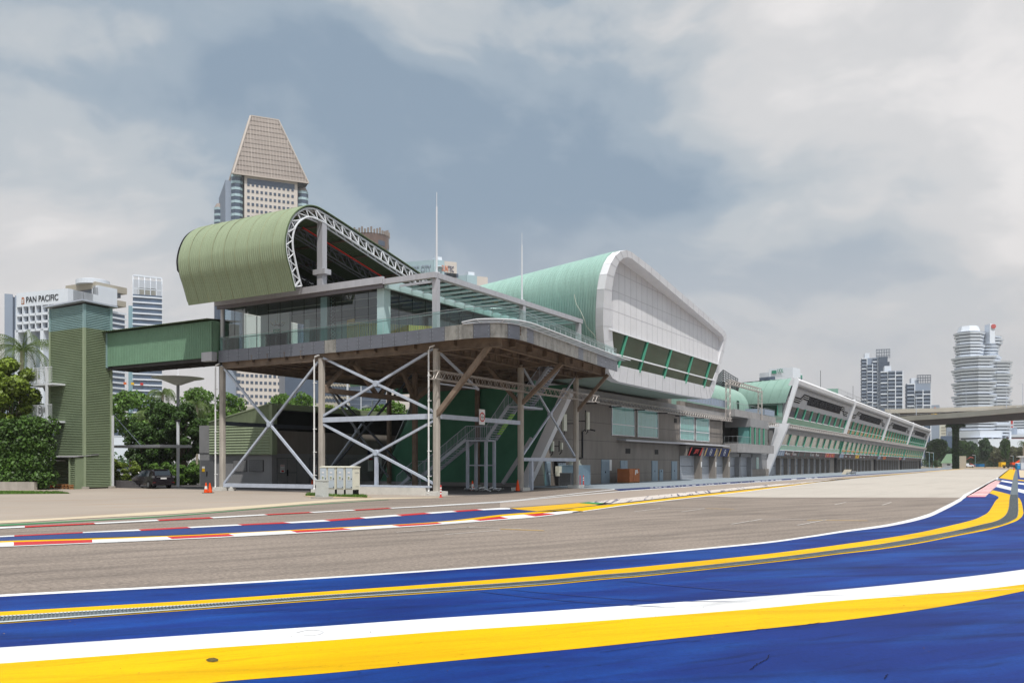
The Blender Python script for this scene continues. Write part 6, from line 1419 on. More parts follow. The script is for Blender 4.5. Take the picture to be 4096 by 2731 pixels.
c = gp(590, 1955); CA.location = (c.x+.4, c.y+1.2, 0); CA.rotation_euler = (0, 0, math.radians(YAW+180-44))
# ================================================================== VEGETATION
def leaf_mesh(blobs, n, size, seed, inner=.55, long=1.5):
    rg = np.random.default_rng(seed); vol = np.array([b[3]*b[4]*b[5] for b in blobs])**.75; pick = rg.choice(len(blobs), n, p=vol/vol.sum()); B = np.array(blobs)[pick]
    d = rg.normal(size=(n, 3)); d /= np.linalg.norm(d, axis=1)[:, None]; r = inner+(1.06-inner)*rg.random(n)**.6
    c = B[:, :3]+d*r[:, None]*B[:, 3:6]
    nr = d+rg.normal(size=(n, 3))*.75; nr[:, 2] += .35; nr /= np.linalg.norm(nr, axis=1)[:, None]
    t = np.cross(nr, rg.normal(size=(n, 3))); t /= np.linalg.norm(t, axis=1)[:, None]; b = np.cross(nr, t); s = size*(.6+.9*rg.random(n))[:, None]
    v = np.stack([c-t*s*long*.5, c-b*s*.42+nr*s*.1, c+t*s*long*.5-nr*s*.15, c+b*s*.42+nr*s*.1], 1).reshape(-1, 3)
    me = bpy.data.meshes.new('leaves'); me.vertices.add(n*4); me.vertices.foreach_set('co', v.ravel()); me.loops.add(n*4); me.loops.foreach_set('vertex_index', np.arange(n*4)); me.polygons.add(n); me.polygons.foreach_set('loop_start', np.arange(n)*4); me.polygons.foreach_set('loop_total', np.full(n, 4)); me.update(calc_edges=True); return me
def tree_proto(H, Wd, seed, n, size, leaf, bark='bark', trunk_f=.35, flat=.75, nb=24, tr=.16, top=True):
    """returns (crown mesh, trunk mesh): trunk of height H*trunk_f, lobed crown above"""
    rg = random.Random(seed); blobs = []; zc = H*(trunk_f+(1-trunk_f)*.5); rz = H*(1-trunk_f)*.5
    for k in range(nb):
        t = k*2.4+rg.uniform(-.4, .4); f = (k+.5)/nb; zz = -1+2*f; rr_ = math.sqrt(max(0.05, 1-zz*zz))*rg.uniform(.5, .95); s_ = rg.uniform(.17, .34)
        blobs.append((math.cos(t)*rr_*Wd*.5*.8, math.sin(t)*rr_*Wd*.5*.8, zc+zz*rz*.82, Wd*.5*s_*1.25, Wd*.5*s_*1.25, Wd*.5*s_*flat*1.2))
    me = leaf_mesh(blobs, n, size, seed); me.materials.append(MATS[leaf]); m = MB(); m.tube((0, 0, 0), (0, 0, H*trunk_f*.95), tr, 8, tr*.75)
    for b in blobs: m.tube((0, 0, H*trunk_f*rg.uniform(.7, .95)), (b[0]*.85, b[1]*.85, b[2]), tr*.42, 5, tr*.1, cap=False)
    return me, m
PR = {}
def tree(name, lab, cat, loc, H, Wd, seed, n, size, leaf, grp=None, bark='bark', **kw):
    key = (seed, n, leaf)
    T = thing(name, lab, cat, loc, R.uniform(0, 6.28), grp)
    if key not in PR:
        me, m = tree_proto(H, Wd, seed, n, size, leaf, bark, **kw); PR[key] = [me, None, H, Wd]
        o = bpy.data.objects.new('crown', me); COL.objects.link(o); o.parent = T; tk = m.build('trunk', bark, T, local=True); PR[key][1] = tk.data
    else:
        me, tm, h0, w0 = PR[key]; o = bpy.data.objects.new('crown', me); COL.objects.link(o); o.parent = T; t_ = bpy.data.objects.new('trunk', tm); COL.objects.link(t_); t_.parent = T; T.scale = (Wd/w0, Wd/w0, H/h0)
    return T
def at(px_, d): p = atD(px_, 1855, d); return (p.x, p.y, 0)
G1 = 'trees seen between the tower and the utility building'
tree('broad_tree', 'dense dark rounded tree with reddish shoots behind the lamp post', 'tree', at(655, 92), 9.0, 5.4, 21, 9000, .20, 'leaf_dark', G1, trunk_f=.16, nb=20)
tree('broad_tree', 'tall dense bright-edged tree touching the right of the lamp post', 'tree', at(735, 90), 8.5, 4.6, 22, 8000, .20, 'leaf_dark', G1, trunk_f=.2, nb=18)
tree('small_tree', 'small bronze-tinged tree under the flat canopy', 'tree', at(572, 88), 6.2, 3.8, 23, 5000, .19, 'leaf_dark', G1, trunk_f=.2)
tree('umbrella_tree', 'broad light green umbrella tree just right of the lift tower', 'tree', at(520, 125), 12.8, 8.4, 24, 4200, .30, 'leaf_mid', G1, trunk_f=.45, flat=.5)
tree('umbrella_tree', 'light green tree behind the disc-shaped lamp', 'tree', at(790, 135), 14.2, 6.4, 24, 4200, .30, 'leaf_mid', G1)
tree('umbrella_tree', 'light green tree directly behind the far left column', 'tree', at(905, 128), 12.8, 6.8, 25, 4000, .28, 'leaf_mid', G1, trunk_f=.4, flat=.6)
tree('umbrella_tree', 'low light green clump left of the gray roof ridge', 'tree', at(1040, 140), 10.5, 3.2, 25, 4000, .28, 'leaf_mid', G1)
tree('umbrella_tree', 'light green tree over the ridge of the corrugated roof, left of the second column', 'tree', at(1130, 135), 13.2, 5.6, 24, 4200, .30, 'leaf_mid', G1)
tree('umbrella_tree', 'twin-crowned tree just left of the second column', 'tree', at(1210, 130), 13.0, 5.0, 25, 4000, .28, 'leaf_mid', G1)
for i, (px_, d, h, w_) in enumerate(((1335, 112, 9.5, 6), (1400, 120, 10, 6), (1455, 124, 10.2, 6), (1520, 118, 10.2, 6), (1590, 122, 11, 6))):
    tree('umbrella_tree', ['yellow-green tree right of the second column under the deck', 'second tree from the left seen under the deck', 'middle tree seen under the deck', 'fourth tree from the left seen under the deck', 'tree under the deck nearest the green flank'][i], 'tree', at(px_, d), h, w_, 25 if i else 26, 4000, .28, 'leaf_mid' if i else 'leaf_lime', 'trees seen under the deck')
# shrubs by the car
for i, (px_, d, h, w_) in enumerate(((470, 80, 2.6, 2.2), (520, 84, 2.4, 2.4), (650, 81, 2.2, 2.6), (700, 82, 2.0, 2.6), (745, 82, 1.9, 2.4), (785, 83, 2.2, 2.2))):
    tree('shrub', ['yellowish shrub in front of the parked car', 'bushy shrub above the parked car', 'glossy shrub right behind the parked car', 'low shrub left of the lamp post foot', 'low shrub right of the lamp post foot', 'shrub against the grey utility wall'][i], 'shrub', at(px_, d), h, w_, 27 if i > 1 else 28, 2200, .15, 'leaf_mid' if i > 1 else 'leaf_lime', 'shrubs behind the car', trunk_f=.05, nb=9, tr=.05)
def palm(lab, loc, H, fl, seed, nf=16, droop=1.0, lean_=(0, 0), grp='palms', mat='palm_leaf', tr=.14, bark='bark_pale'):
    T = thing('palm_tree', lab, 'palm', loc, 0, grp); rg = random.Random(seed); topp = Vector((lean_[0], lean_[1], H))
    MB().path([(lean_[0]*f*f, lean_[1]*f*f, H*f) for f in (0, .25, .5, .75, 1)], tr, 8).build('trunk', bark, T, local=True)
    for k in range(nf):
        m = MB()
        t = k*2.399+rg.uniform(-.2, .2); up = rg.uniform(-.1, 1.15); L_ = fl*rg.uniform(.8, 1.1); pts = []; p = topp.copy(); a = up; st = L_/9
        for j in range(10): pts.append(p.copy()); p = p+Vector((math.cos(t)*math.cos(a), math.sin(t)*math.cos(a), math.sin(a)))*st; a -= droop*.26*(1 if a > -1.2 else .2)
        m.path(pts, .025, 4)
        for j in range(1, 10):
            for e in (.0, .33, .66):
                q = pts[j-1].lerp(pts[j], e); dr = (pts[j]-pts[j-1]).normalized(); sd = dr.cross(Vector((0, 0, 1))).normalized(); ll = fl*.26*math.sin(math.pi*min(.96, (j-1+e+1)/10.5))+.1
                for s_ in (-1, 1):
                    tip = q+(sd*s_*.75+dr*.5+Vector((0, 0, -.55*droop)))*ll; m.quad(q, q+dr*.05, tip)
        m.build('frond', mat, T, local=True)
    return T
palm('large arching coconut palm behind the hedge, left of the lift tower', at(78, 80), 12.4, 5.0, 1, 26, 1.0, (.5, 0), 'palms', tr=.2)
palm('feathery palm rising over the dark tree', at(650, 98), 9.9, 2.6, 2, 16, 1.25); palm('pale green palm low between the lift tower and the dark tree', at(600, 96), 7.4, 2.6, 3, 16, 1.1)
palm('small pale palm right of the dark tree', at(788, 100), 8.8, 2.6, 4, 15, 1.2)
# hedge, the yellow-green tree over it, kerb wall
h0, h1 = gp(-260, 1957), gp(140, 1959); blobs = []
rg = random.Random(8); n_ = 26
for k in range(n_):
    f = k/(n_-1); x = h0.x+(h1.x-h0.x)*f; y = h0.y+(h1.y-h0.y)*f+.9
    for zz in (.9, 2.2, 3.5, 4.8): blobs.append((x, y+rg.uniform(-.2, .25), zz+rg.uniform(-.2, .2), .75, .75, .85))
me = leaf_mesh(blobs, 26000, .17, 5, .6, 1.5); me.materials.append(MATS['leaf_hedge']); o = bpy.data.objects.new('clipped_hedge', me); COL.objects.link(o); WM[o.name] = Matrix.Identity(4); o['label'] = 'tall leafy green hedge on a low concrete kerb at the left edge'; o['category'] = 'hedge'
m = MB(); d_ = (h1-h0).normalized(); nn_ = Vector((-d_.y, d_.x, 0)); a, b = h0-nn_*.1, h1-nn_*.1
m.prism([a, b, b+nn_*.35, a+nn_*.35], (0, 0, .62)); m.build('kerb_wall', 'concrete_col', label='low weathered concrete kerb wall at the foot of the hedge', cat='wall')
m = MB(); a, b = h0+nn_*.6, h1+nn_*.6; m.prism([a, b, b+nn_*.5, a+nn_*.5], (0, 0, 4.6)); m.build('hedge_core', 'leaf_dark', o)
p = at(28, 70); tree('glossy_tree', 'bright yellow-green glossy tree over the hedge at the left edge', 'tree', (p[0]-1.0, p[1]+.8, 0), 10.8, 5.6, 31, 7500, .22, 'leaf_lime', None, trunk_f=.38, nb=16)
tree('glossy_tree', 'darker glossy tree behind the hedge at the very left edge', 'tree', at(40, 82), 9.5, 7, 32, 5000, .25, 'leaf_dark', None, trunk_f=.3)
# disc-shaped lamp
p = atD(712, 1855, 128); DL = thing('disc_lamp', 'tall mast carrying a wide shallow disc reflector', 'lamp', (p.x, p.y, 0))
MB().tube((p.x, p.y, 0), (p.x, p.y, 14.4), .22, 10).build('mast', 'wall_grey', DL); MB().lathe((p.x, p.y, 13.6), [(.5, 0), (1.1, .25), (2.4, .75), (3.66, 1.0), (3.7, 1.06), (1.5, 1.2), (.4, 1.35)], 40).build('disc', 'wall_grey_lt' if 'wall_grey_lt' in MATS else M('wall_grey_lt', A(236, 232, 228), .6), DL)
MB().tube((p.x, p.y, 14.9), (p.x, p.y, 17.2), .07, 5).build('spire', 'white_metal', DL)
# street lamps seen under the deck
for px_, yt, d, lb in ((1390, 1510, 112, 'tall white mast right of the second column under the deck'), (1444, 1540, 150, 'thin white pole in front of the dark glass office block'), (1490, 1603, 95, 'white lamp with a side bowl under the deck')):
    a = atD(px_, yt, d); T = thing('street_lamp', lb, 'street lamp', (a.x, a.y, 0)); MB().tube((a.x, a.y, 0), (a.x, a.y, a.z), .14 if px_ == 1390 else .08, 8).build('pole', 'white_metal', T)
    if px_ == 1490: MB().lathe((a.x-.6, a.y-.3, a.z-.75), [(.5, 0), (.42, .15), (.1, .28)], 12).bar((a.x, a.y, a.z-.65), (a.x-.4, a.y-.2, a.z-.6), .06).build('bowl', 'white', T)
# ================================================================== SKYLINE
def frame(px0, d, theta, name, lab, cat='building', grp=None):
    """upright block whose nearest corner is at column px0, distance d; its front runs along bearing theta (degrees right of the view axis)"""
    t0 = (px0-2048)/FP; l, th = t0*d, math.radians(theta); a = (math.sin(th), math.cos(th)); wx = (CO*a[0]-SI*a[1], SI*a[0]+CO*a[1]); loc = atD(px0, HZ, d)
    T = thing(name, lab, cat, (loc.x, loc.y, 0), math.atan2(wx[1], wx[0]), grp)
    def wr(px1): t1 = (px1-2048)/FP; return (t1*d-l)/(math.sin(th)-t1*math.cos(th))
    def wl(px1): t1 = (px1-2048)/FP; return (t1*d-l)/(-math.cos(th)-t1*math.sin(th))
    def zz(py): return CH+(HZ-py)/FP*d
    return T, wr, wl, zz
def lbx(T, x0, x1, y0, y1, z0, z1, nm, mat, par=None): return MB().box(x0, x1, y0, y1, z0, z1).build(nm, mat, par or T, local=True)
def bands(T, x0, x1, y0, y1, z0, z1, n, frac, nm, mat, out=.25):
    for k in range(n):
        za = z0+(z1-z0)*k/n; lbx(T, x0-out, x1+out, y0-out, y1+out, za, za+(z1-z0)/n*frac, nm, mat)
def windows(T, xs, zs, w_, h, y, mat='city_dark', nm='window', sill=True, maxn=100):
    def f(m): m.box(-w_/2, w_/2, -.12, .15, 0, h)
    return many(T, nm, f, mat, [((x, y, z), 0) for z in zs for x in xs], maxn)
# --- tower with the lattice crown
T, wr, wl, zz = frame(978, 541, 66, 'lattice_crown_tower', 'tall beige office tower crowned by a tapering brown lattice cap')
W1, D1 = wr(1190), 46; ztop = zz(690); x0, x1 = 0, wr(1192)
lbx(T, 0, W1, 0, D1, 0, zz(692), 'facade', 'beige_stone')
fx0, fx1 = wr(900)*1.0, wr(1238)
xs = [wr(978+16+k*17.9) for k in range(11)]; xs = [x*.985 for x in xs]
zr_ = [zz(742)-k*(zz(742)-zz(768)) for k in range(9)]
windows(T, xs, zr_, 1.5, 1.7, -.1)
lbx(T, wr(989), wr(1178), -.2, .3, zz(733), zz(712), 'window_band', 'city_dark')
# lower part seen under the deck
lbx(T, -5, wr(1240), -6, 0-.3, 0, zz(1440), 'podium_front', 'beige_stone')
xs = [wr(966+k*18.1) for k in range(15)]; zr_ = [zz(1484)-k*(zz(1484)-zz(1511)) for k in range(6)]
windows(T, xs, zr_, 1.7, 1.8, -6.0)
windows(T, [wr(949)], zr_, 2.6, 2.2, -6.0)
def oct_col(cx, cy, r, zt):
    pr = [(cx+r*math.cos(math.radians(22.5+45*k)), cy+r*math.sin(math.radians(22.5+45*k))) for k in range(8)]
    MB().prism([(a, b, zz(1440)) for a, b in pr], (0, 0, zt-zz(1440))).build('corner_turret', 'city_dark', T, local=True); n_ = 13; pitch_ = zz(700)-zz(726)
    for k in range(n_):
        z = zt-k*pitch_; MB().prism([(cx+(a-cx)*1.03, cy+(b-cy)*1.03, z-1.5) for a, b in pr], (0, 0, 1.6)).build('turret_band', 'pale_blue', T, local=True)
    MB().lathe((cx, cy, 0), [(r, zt), (r*.5, zt+3)], 8).build('turret_cap', 'mesh_brown', T, local=True)
tl = wr(950); oct_col(tl, 3.5, 3.6, zz(700)); oct_col(wr(1216), 3.5, 3.4, zz(733)); oct_col(wr(903), 40, 3.4, zz(774))
lbx(T, wr(905), wr(972), 5, D1, 0, zz(720), 'side_wall', 'city_grey'); lbx(T, wr(1190), wr(1216), 3, D1, zz(1440), zz(720), 'side_wall', 'city_dark')
# lattice cap: a tapering hipped frustum of grating bars over a solid scrim
zb, zt2 = zz(690), CH+(HZ-466)/FP*557; b0, b1 = wr(932), wr(1232); t0, t1 = wr(1016), wr(1128); yb0, yb1, yt = -1.5, 44, 14
A4 = [(b0, yb0, zb-2), (b1, yb0, zb-2), (b1, yb1, zb-2), (b0, yb1, zb-2)]; T4 = [(t0, yt, zt2), (t1, yt, zt2), (t1, yt+8, zt2), (t0, yt+8, zt2)]
lp = lambda a, b, f: tuple(v3(a).lerp(v3(b), f))
m = MB()
for k in range(4):
    j = (k+1) % 4; m.quad(A4[k], A4[j], T4[j], T4[k])
m.quad(*T4); m.build('lattice_scrim', 'mesh_brown', T, local=True)
mm = M('mesh_light', A(192, 182, 174), .8, 0, .05, .05); m = MB(); md = MB()
for k in (0, 3):
    j = (k+1) % 4; off = Vector((0, -.35, 0)) if k == 0 else Vector((-.35, 0, 0)); n_ = 24
    for e in range(n_+1):
        xx = e/n_; p = v3(A4[k]).lerp(v3(A4[j]), xx); 
        # vertical bars running up until they meet the raking edge
        xt = (p.x-A4[k][0])/(A4[j][0]-A4[k][0]) if k == 0 else xx
        if k == 0:
            fl_ = min(1, (p.x-b0)/max(t0-b0, 1e-6)) if p.x < t0 else (min(1, (b1-p.x)/(b1-t1)) if p.x > t1 else 1)
            q = Vector((p.x, yb0+(yt-yb0)*fl_, zb-2+(zt2-zb+2)*fl_)); m.bar(p+off, q+off, .3 if e % 6 == 0 else .2, .3)
    for e in range(1, 13):
        f = e/13; a, b = v3(lp(A4[k], T4[k], f)), v3(lp(A4[j], T4[j], f)); (m if e == 8 else md).bar(a+off*.7, b+off*.7, .16, .3)
    m.bar(v3(A4[k])+off, v3(T4[k])+off, .9, .7); m.bar(v3(A4[j])+off, v3(T4[j])+off, .9, .7)
m.bar(v3(A4[0])+Vector((0, -.4, 0)), v3(A4[1])+Vector((0, -.4, 0)), .8, .8); m.bar(T4[0], T4[1], .8, .8)
m.build('lattice_bars', mm, T, local=True); md.build('lattice_rungs', 'mesh_brown', T, local=True)
lbx(T, b0+3, b1-3, 1, D1, zz(720), zb-1.5, 'cap_soffit', 'wall_dark')
lbx(T, wr(978), W1, -.4, .1, zz(700), zz(692), 'parapet', 'beige_stone')
# --- white hotel with deep bays
T, wr, wl, zz = frame(293, 470, 21, 'white_hotel', 'white hotel with a name sign and deep bays behind the lift tower')
Wl = wl(88); WR_ = wr(372)
lbx(T, 0, wr(372), 0, 14, 0, zz(1158), 'side_wall', 'city_white')
H0 = zz(1204)
MB().box(0, 26, .01, Wl, zz(1500), H0-12).build('recess_wall', 'city_grey', T, local=True)
MB().box(-3.5, 26, 0, Wl, H0-1.5, zz(1158)).build('top_band', 'city_white', T, local=True)
n_ = 8
for r in range(3):
    z = H0-1.5-(r+1)*4.3; lbx(T, -3.5, 1, 0, Wl, z-1.0, z+.3, 'floor_edge', 'city_white')
for k in range(9):
    yy = Wl*k/8; lbx(T, -3.5, 1, yy-.35, yy+.35, H0-15.4, H0-1.5, 'fin', 'city_white')
    if k < 8:
        for r in range(3): lbx(T, -1.2, .5, yy+.5, yy+Wl/8-.5, H0-5+.2-r*4.3, H0-2.0-r*4.3, 'bay_glass', 'city_dark')
for k in range(5):
    yy = Wl*k/4; MB().prism([(-3.5, yy-1.2, 0), (1, yy-1.2, 0), (1, yy+1.2, 0), (-3.5, yy+1.2, 0)], (0, 0, H0-14)).build('buttress', 'city_white', T, local=True)
WMt = WM[T.name]; R3 = WMt.to_3x3(); yv = Wl
text('PAN PACIFIC', WMt@Vector((-3.55, Wl*.80, H0+.4)), R3@Vector((0, -1, 0)), (0, 0, 1), Wl*.62, 3.3, 'ink', T, ext=.2)
m = MB(); c = Vector((-3.6, Wl*.87, H0+1.6))
m.prism([(c.x, c.y+1.1*math.cos(t), c.z+1.0+1.1*math.sin(t)) for t in [math.pi*k/8 for k in range(9)]]+[(c.x, c.y-1.1, c.z-1.8), (c.x, c.y+1.1, c.z-1.8)], (.1, 0, 0)); e_ = m.build('emblem_plate', 'crate_wood', T, local=True)
m = MB()
for k in range(4): m.quad((c.x-.1, c.y+.75, c.z-1.0+k*.6), (c.x-.1, c.y, c.z-1.5+k*.6), (c.x-.1, c.y, c.z-1.1+k*.6), (c.x-.1, c.y+.75, c.z-.6+k*.6)).quad((c.x-.1, c.y-.75, c.z-1.0+k*.6), (c.x-.1, c.y-.75, c.z-.6+k*.6), (c.x-.1, c.y, c.z-1.1+k*.6), (c.x-.1, c.y, c.z-1.5+k*.6))
m.build('emblem_leaf', 'white', e_, local=True)
# --- plain white slab at far left
T, wr, wl, zz = frame(88, 520, 62, 'white_slab_block', 'plain white slab block at the far left edge')
lbx(T, wr(18), wr(51), -.2, 12, 0, zz(1180), 'wing', 'city_grey'); lbx(T, wr(60), 0, -.2, 12, 0, zz(1184), 'wing', 'city_grey'); lbx(T, wr(51), wr(60), .5, 11, 0, zz(1190), 'stair_glass', 'city_dark')
# --- office tower with drum top
T, wr, wl, zz = frame(382, 640, 27, 'office_tower', 'office tower with beige crown and white drum on its roof')
Wr = wr(508); Wl = wl(262)
lbx(T, 0, Wr-2, 0, Wl, 0, zz(1240), 'body', 'city_glass'); lbx(T, 0, Wr, 0, Wl, zz(1152), zz(1126), 'crown', 'tan'); lbx(T, 2, Wr-4, 2, Wl, zz(1170), zz(1152), 'crown_gap', 'city_dark'); lbx(T, 6, Wr, 1, Wl, zz(1205), zz(1182), 'crown', 'tan')
lbx(T, wr(382), wr(458), -3, 3, zz(1210), zz(1142), 'white_block', 'city_white'); lbx(T, 0, wr(435), -3.2, 4, 0, zz(1150), 'white_block', 'city_white')
MB().lathe((Wr*.25, Wl*.35, 0), [((wr(440)-wr(328))*.5, zz(1130)), ((wr(440)-wr(328))*.5, zz(1112)), ((wr(440)-wr(328))*.45, zz(1110))], 28).build('drum', 'city_white', T, local=True)
n_ = 24
for k in range(n_): z = zz(1232)-k*4.05; lbx(T, wr(435), Wr-.5, -.6, .2, z-1.3, z, 'floor_band', 'city_white')
# --- slim glass hotel tower
T, wr, wl, zz = frame(532, 560, 66, 'glass_tower', 'slim blue glass tower with open white screen on top')
Wr = wr(648); z0 = zz(1176)
lbx(T, 0, Wr, 0, 30, 0, z0, 'body', 'city_glass'); lbx(T, wr(514), 0, 3, 25, 0, zz(1220), 'service_core', 'city_teal')
for k in range(30): z = z0-1-k*3.55; lbx(T, -.4, Wr+.4, -.5, .2, z-.95, z, 'floor_band', 'city_white')
m = MB()
for k in range(6): x = Wr*k/5; m.bar((x, 0, z0), (x, 0, zz(1128)), .5).bar((x, 0, zz(1128)), (x, 3, zz(1098)), .35)
m.bar((0, 3, zz(1097)), (Wr, 3, zz(1101)), 1.4, 1.2).bar((0, 0, zz(1153)), (Wr, 0, zz(1155)), .5); m.build('roof_screen', 'city_white', T, local=True)
lbx(T, 3, Wr-3, 6, 14, z0, zz(1142), 'plant_room', 'tan'); MB().quad((0, .5, z0), (Wr, .5, z0), (Wr, .5, zz(1117)), (0, .5, zz(1117))).build('screen_glass', glass('screen_glass_m', (.75, .8, .85, 1), .05), T, local=True)
for px_, cm in ((500, 'orange'), (530, 'yellow'), (567, 'red')): lbx(T, wr(px_-6), wr(px_+6), -1.2, -.6, zz(1539), zz(1530), 'bright_panel', cm)
# --- round dark tower behind the roof truss
c = atD(1478, HZ, 620); T = thing('round_tower', 'dark round mirror-glass tower peeping over the roof truss', 'building', (c.x, c.y, 0)); r_ = (1556-1402)/2/FP*620; zt = CH+(HZ-950)/FP*620
MB().lathe((0, 0, 0), [(r_, 0), (r_, zt)], 40).build('glass_drum', 'tower_brown', T, local=True); m = MB()
for k in range(40): t = 2*math.pi*k/40; m.box(r_*math.cos(t)-.5, r_*math.cos(t)+.5, r_*math.sin(t)-.5, r_*math.sin(t)+.5, zt, zt+2.6+.8*(k % 3))
m.build('roof_fins', 'mesh_brown', T, local=True); m = MB(); rg = random.Random(6)
for r in range(10):
    for k in range(30):
        if rg.random() < .42:
            t = 2*math.pi*k/30; z = zt-8-r*4; a, b = t, t+2*math.pi/30; m.quad(((r_+.2)*math.cos(a), (r_+.2)*math.sin(a), z), ((r_+.2)*math.cos(b), (r_+.2)*math.sin(b), z), ((r_+.2)*math.cos(b), (r_+.2)*math.sin(b), z+3.4), ((r_+.2)*math.cos(a), (r_+.2)*math.sin(a), z+3.4))
m.build('dark_panes', 'city_dark', T, local=True)
# --- two blocks right of the first mast
for (pl_, pc, pr_, yt, yt2, d, lb, tx) in ((1600, 1736, 1827, 1040, 1048, 640, 'pale blue and beige office block with roof lettering, left of the mast pair', 1), (1829, 1868, 1951, 1101, 1106, 660, 'smaller pale blue and beige office block just left of the mint hall', 0)):
    T, wr, wl, zz = frame(pc, d, 66, 'office_block', lb, grp='twin office blocks'); Wr, Wl = wr(pr_), wl(pl_); zt = zz(yt)
    lbx(T, 0, Wr, 0, 14, 0, zt, 'body', 'beige_stone'); lbx(T, 3, 8, 5, 12, zt, zt+4, 'plant_room', 'city_white'); lbx(T, -.3, 8, -.3, 14.3, 0, zt+.3, 'glass_corner', 'pale_blue')
    be = math.radians(-71); th0 = math.radians(66); bl = (math.sin(be), math.cos(be)); t1 = (pl_-2048)/FP; l0 = (pc-2048)/FP*d; wv = (t1*d-l0)/(bl[0]-t1*bl[1])
    rel = (bl[0]*math.sin(th0)+bl[1]*math.cos(th0), -bl[0]*math.cos(th0)+bl[1]*math.sin(th0))
    up_ = lambda s, off=0.0, z=0.0: (rel[0]*s-rel[1]*off*-1*-1, rel[1]*s+rel[0]*off, z)
    MB().prism([up_(0), up_(wv), up_(wv, -14), up_(0, -14)], (0, 0, zt+.2)).build('glass_side', 'pale_blue', T, local=True)
    xs_ = [8+1.5+(Wr-9.5)*k/5.2 for k in range(6)]; windows(T, xs_, [zt-11.5-k*6.3 for k in range(4)], 3.1, 3.0, -.1)
    for k in range(4): MB().quad(up_(1, .3, zt-15-k*9), up_(wv, .3, zt-15-k*9), up_(wv, .3, zt-11-k*9), up_(1, .3, zt-11-k*9)).build('window_band', 'city_dark', T, local=True)
    if tx:
        Wt = WM[T.name]; R3 = Wt.to_3x3(); text('SUN', Wt@Vector((wr(1766), -.3, zt-7.6)), R3@Vector((1, 0, 0)), (0, 0, 1), wr(1790)-wr(1766), 4.2, 'orange', T, ext=.2); text('TEC', Wt@Vector((wr(1791.5), -.3, zt-7.6)), R3@Vector((1, 0, 0)), (0, 0, 1), wr(1815)-wr(1791.5), 4.2, 'navy', T, ext=.2)
        text('SUNTEC CITY', Wt@Vector(up_(wv*.93, .35, zt-8)), R3@Vector((-rel[0], -rel[1], 0)), (0, 0, 1), wv*.85, 4.6, 'city_grey', T, ext=.3)
        MB().lathe((0, 0, 0), [(2.6, 0), (2.0, .3)], 20).build('round_emblem', 'city_white', T, local=True).location = (wr(1757), -.5, zt-5)
# --- dark glass blocks seen under the deck
T, wr, wl, zz = frame(1310, 420, 70, 'dark_glass_block', 'dark glass block with tilted brown sun-shades seen under the deck'); Wr = wr(1405); lbx(T, -20, Wr, 0, 30, 0, zz(1480), 'body', 'city_dark'); 
for r in range(7):
    m = MB()
    for k in range(9): x = -2+k*Wr/8; z = zz(1515)-r*3.0; m.quad((x, -.2, z), (x+1.2, -1.3, z-.9), (x+1.25, -1.3, z+.3), (x, -.2, z+1.0))
    m.build('sun_shade_row', 'tan', T, local=True)
T, wr, wl, zz = frame(1405, 430, 70, 'dark_glass_block', 'plain dark gridded glass block right of the brown sun-shades'); Wr = wr(1545); lbx(T, 0, Wr, 0, 30, 0, zz(1480), 'body', 'city_dark')
for k in range(10): lbx(T, 0, Wr, -.15, 0, zz(1520)-k*2.4, zz(1520)-k*2.4+.18, 'floor_band', 'city_grey')
T, wr, wl, zz = frame(1545, 460, 70, 'grey_block', 'grey-white office block at the right end under the deck'); Wr = wr(1720); lbx(T, 0, Wr, 0, 30, 0, zz(1475), 'body', 'beige_stone'); windows(T, [2+k*2.6 for k in range(9)], [zz(1560)+k*3 for k in range(5)], 1.5, 1.4, -.05)
# white low terminal roofs and a red crane behind the trees
c = atD(1245, 1690, 170); T = thing('red_crane', 'red crane arm lying behind the trees left of the second column', 'crane', (c.x, c.y, 0)); q0_ = atD(1226, 1668, 170); q1_ = atD(1275, 1640, 170); q2_ = atD(1290, 1668, 170)
MB().bar(q0_, q1_, .8).bar(q0_, q2_, .7).bar((q0_.x, q0_.y, 0), q0_, .9).build('jib', 'red', T)
a = atD(985, 1640, 200); T = thing('elevated_road', 'grey elevated road behind the trees left of the second column', 'road bridge', (a.x, a.y, 0)); b = atD(830, 1655, 210); e = atD(1330, 1632, 190)
MB().bar(b, e, 3, 2.2).build('deck', 'flyover', T)
for px_ in (850, 1000, 1150, 1290): c = atD(px_, 1650, 200); MB().tube((c.x, c.y, 0), (c.x, c.y, c.z-.5), .8, 8).build('pier', 'flyover', T)
T, wr, wl, zz = frame(441, 180, 72, 'white_pavilion', 'low white ribbed building glimpsed left of the dark tree'); lbx(T, 0, wr(640), 0, 10, 0, zz(1745), 'body', 'city_white'); lbx(T, 0, wr(640), -.2, 0, zz(1740), zz(1725), 'dark_band', 'city_dark')
for k in range(3):
    a = at(455+k*35, 96); 
    o = copytree(CA, (a[0], a[1], 0), math.radians(YAW+100), ['dark car parked farthest left beyond the lift tower', 'dark car second in the row beyond the lift tower', 'dark car third in the row beyond the lift tower'][k], 'cars parked beyond the shrubs')
a = at(780, 95); MB().box(a[0]-9, a[0]+8, a[1], a[1]+.4, 0, 1.35).build('planter_wall', 'concrete_col', label='long pale planter wall behind the low shrubs', cat='wall')
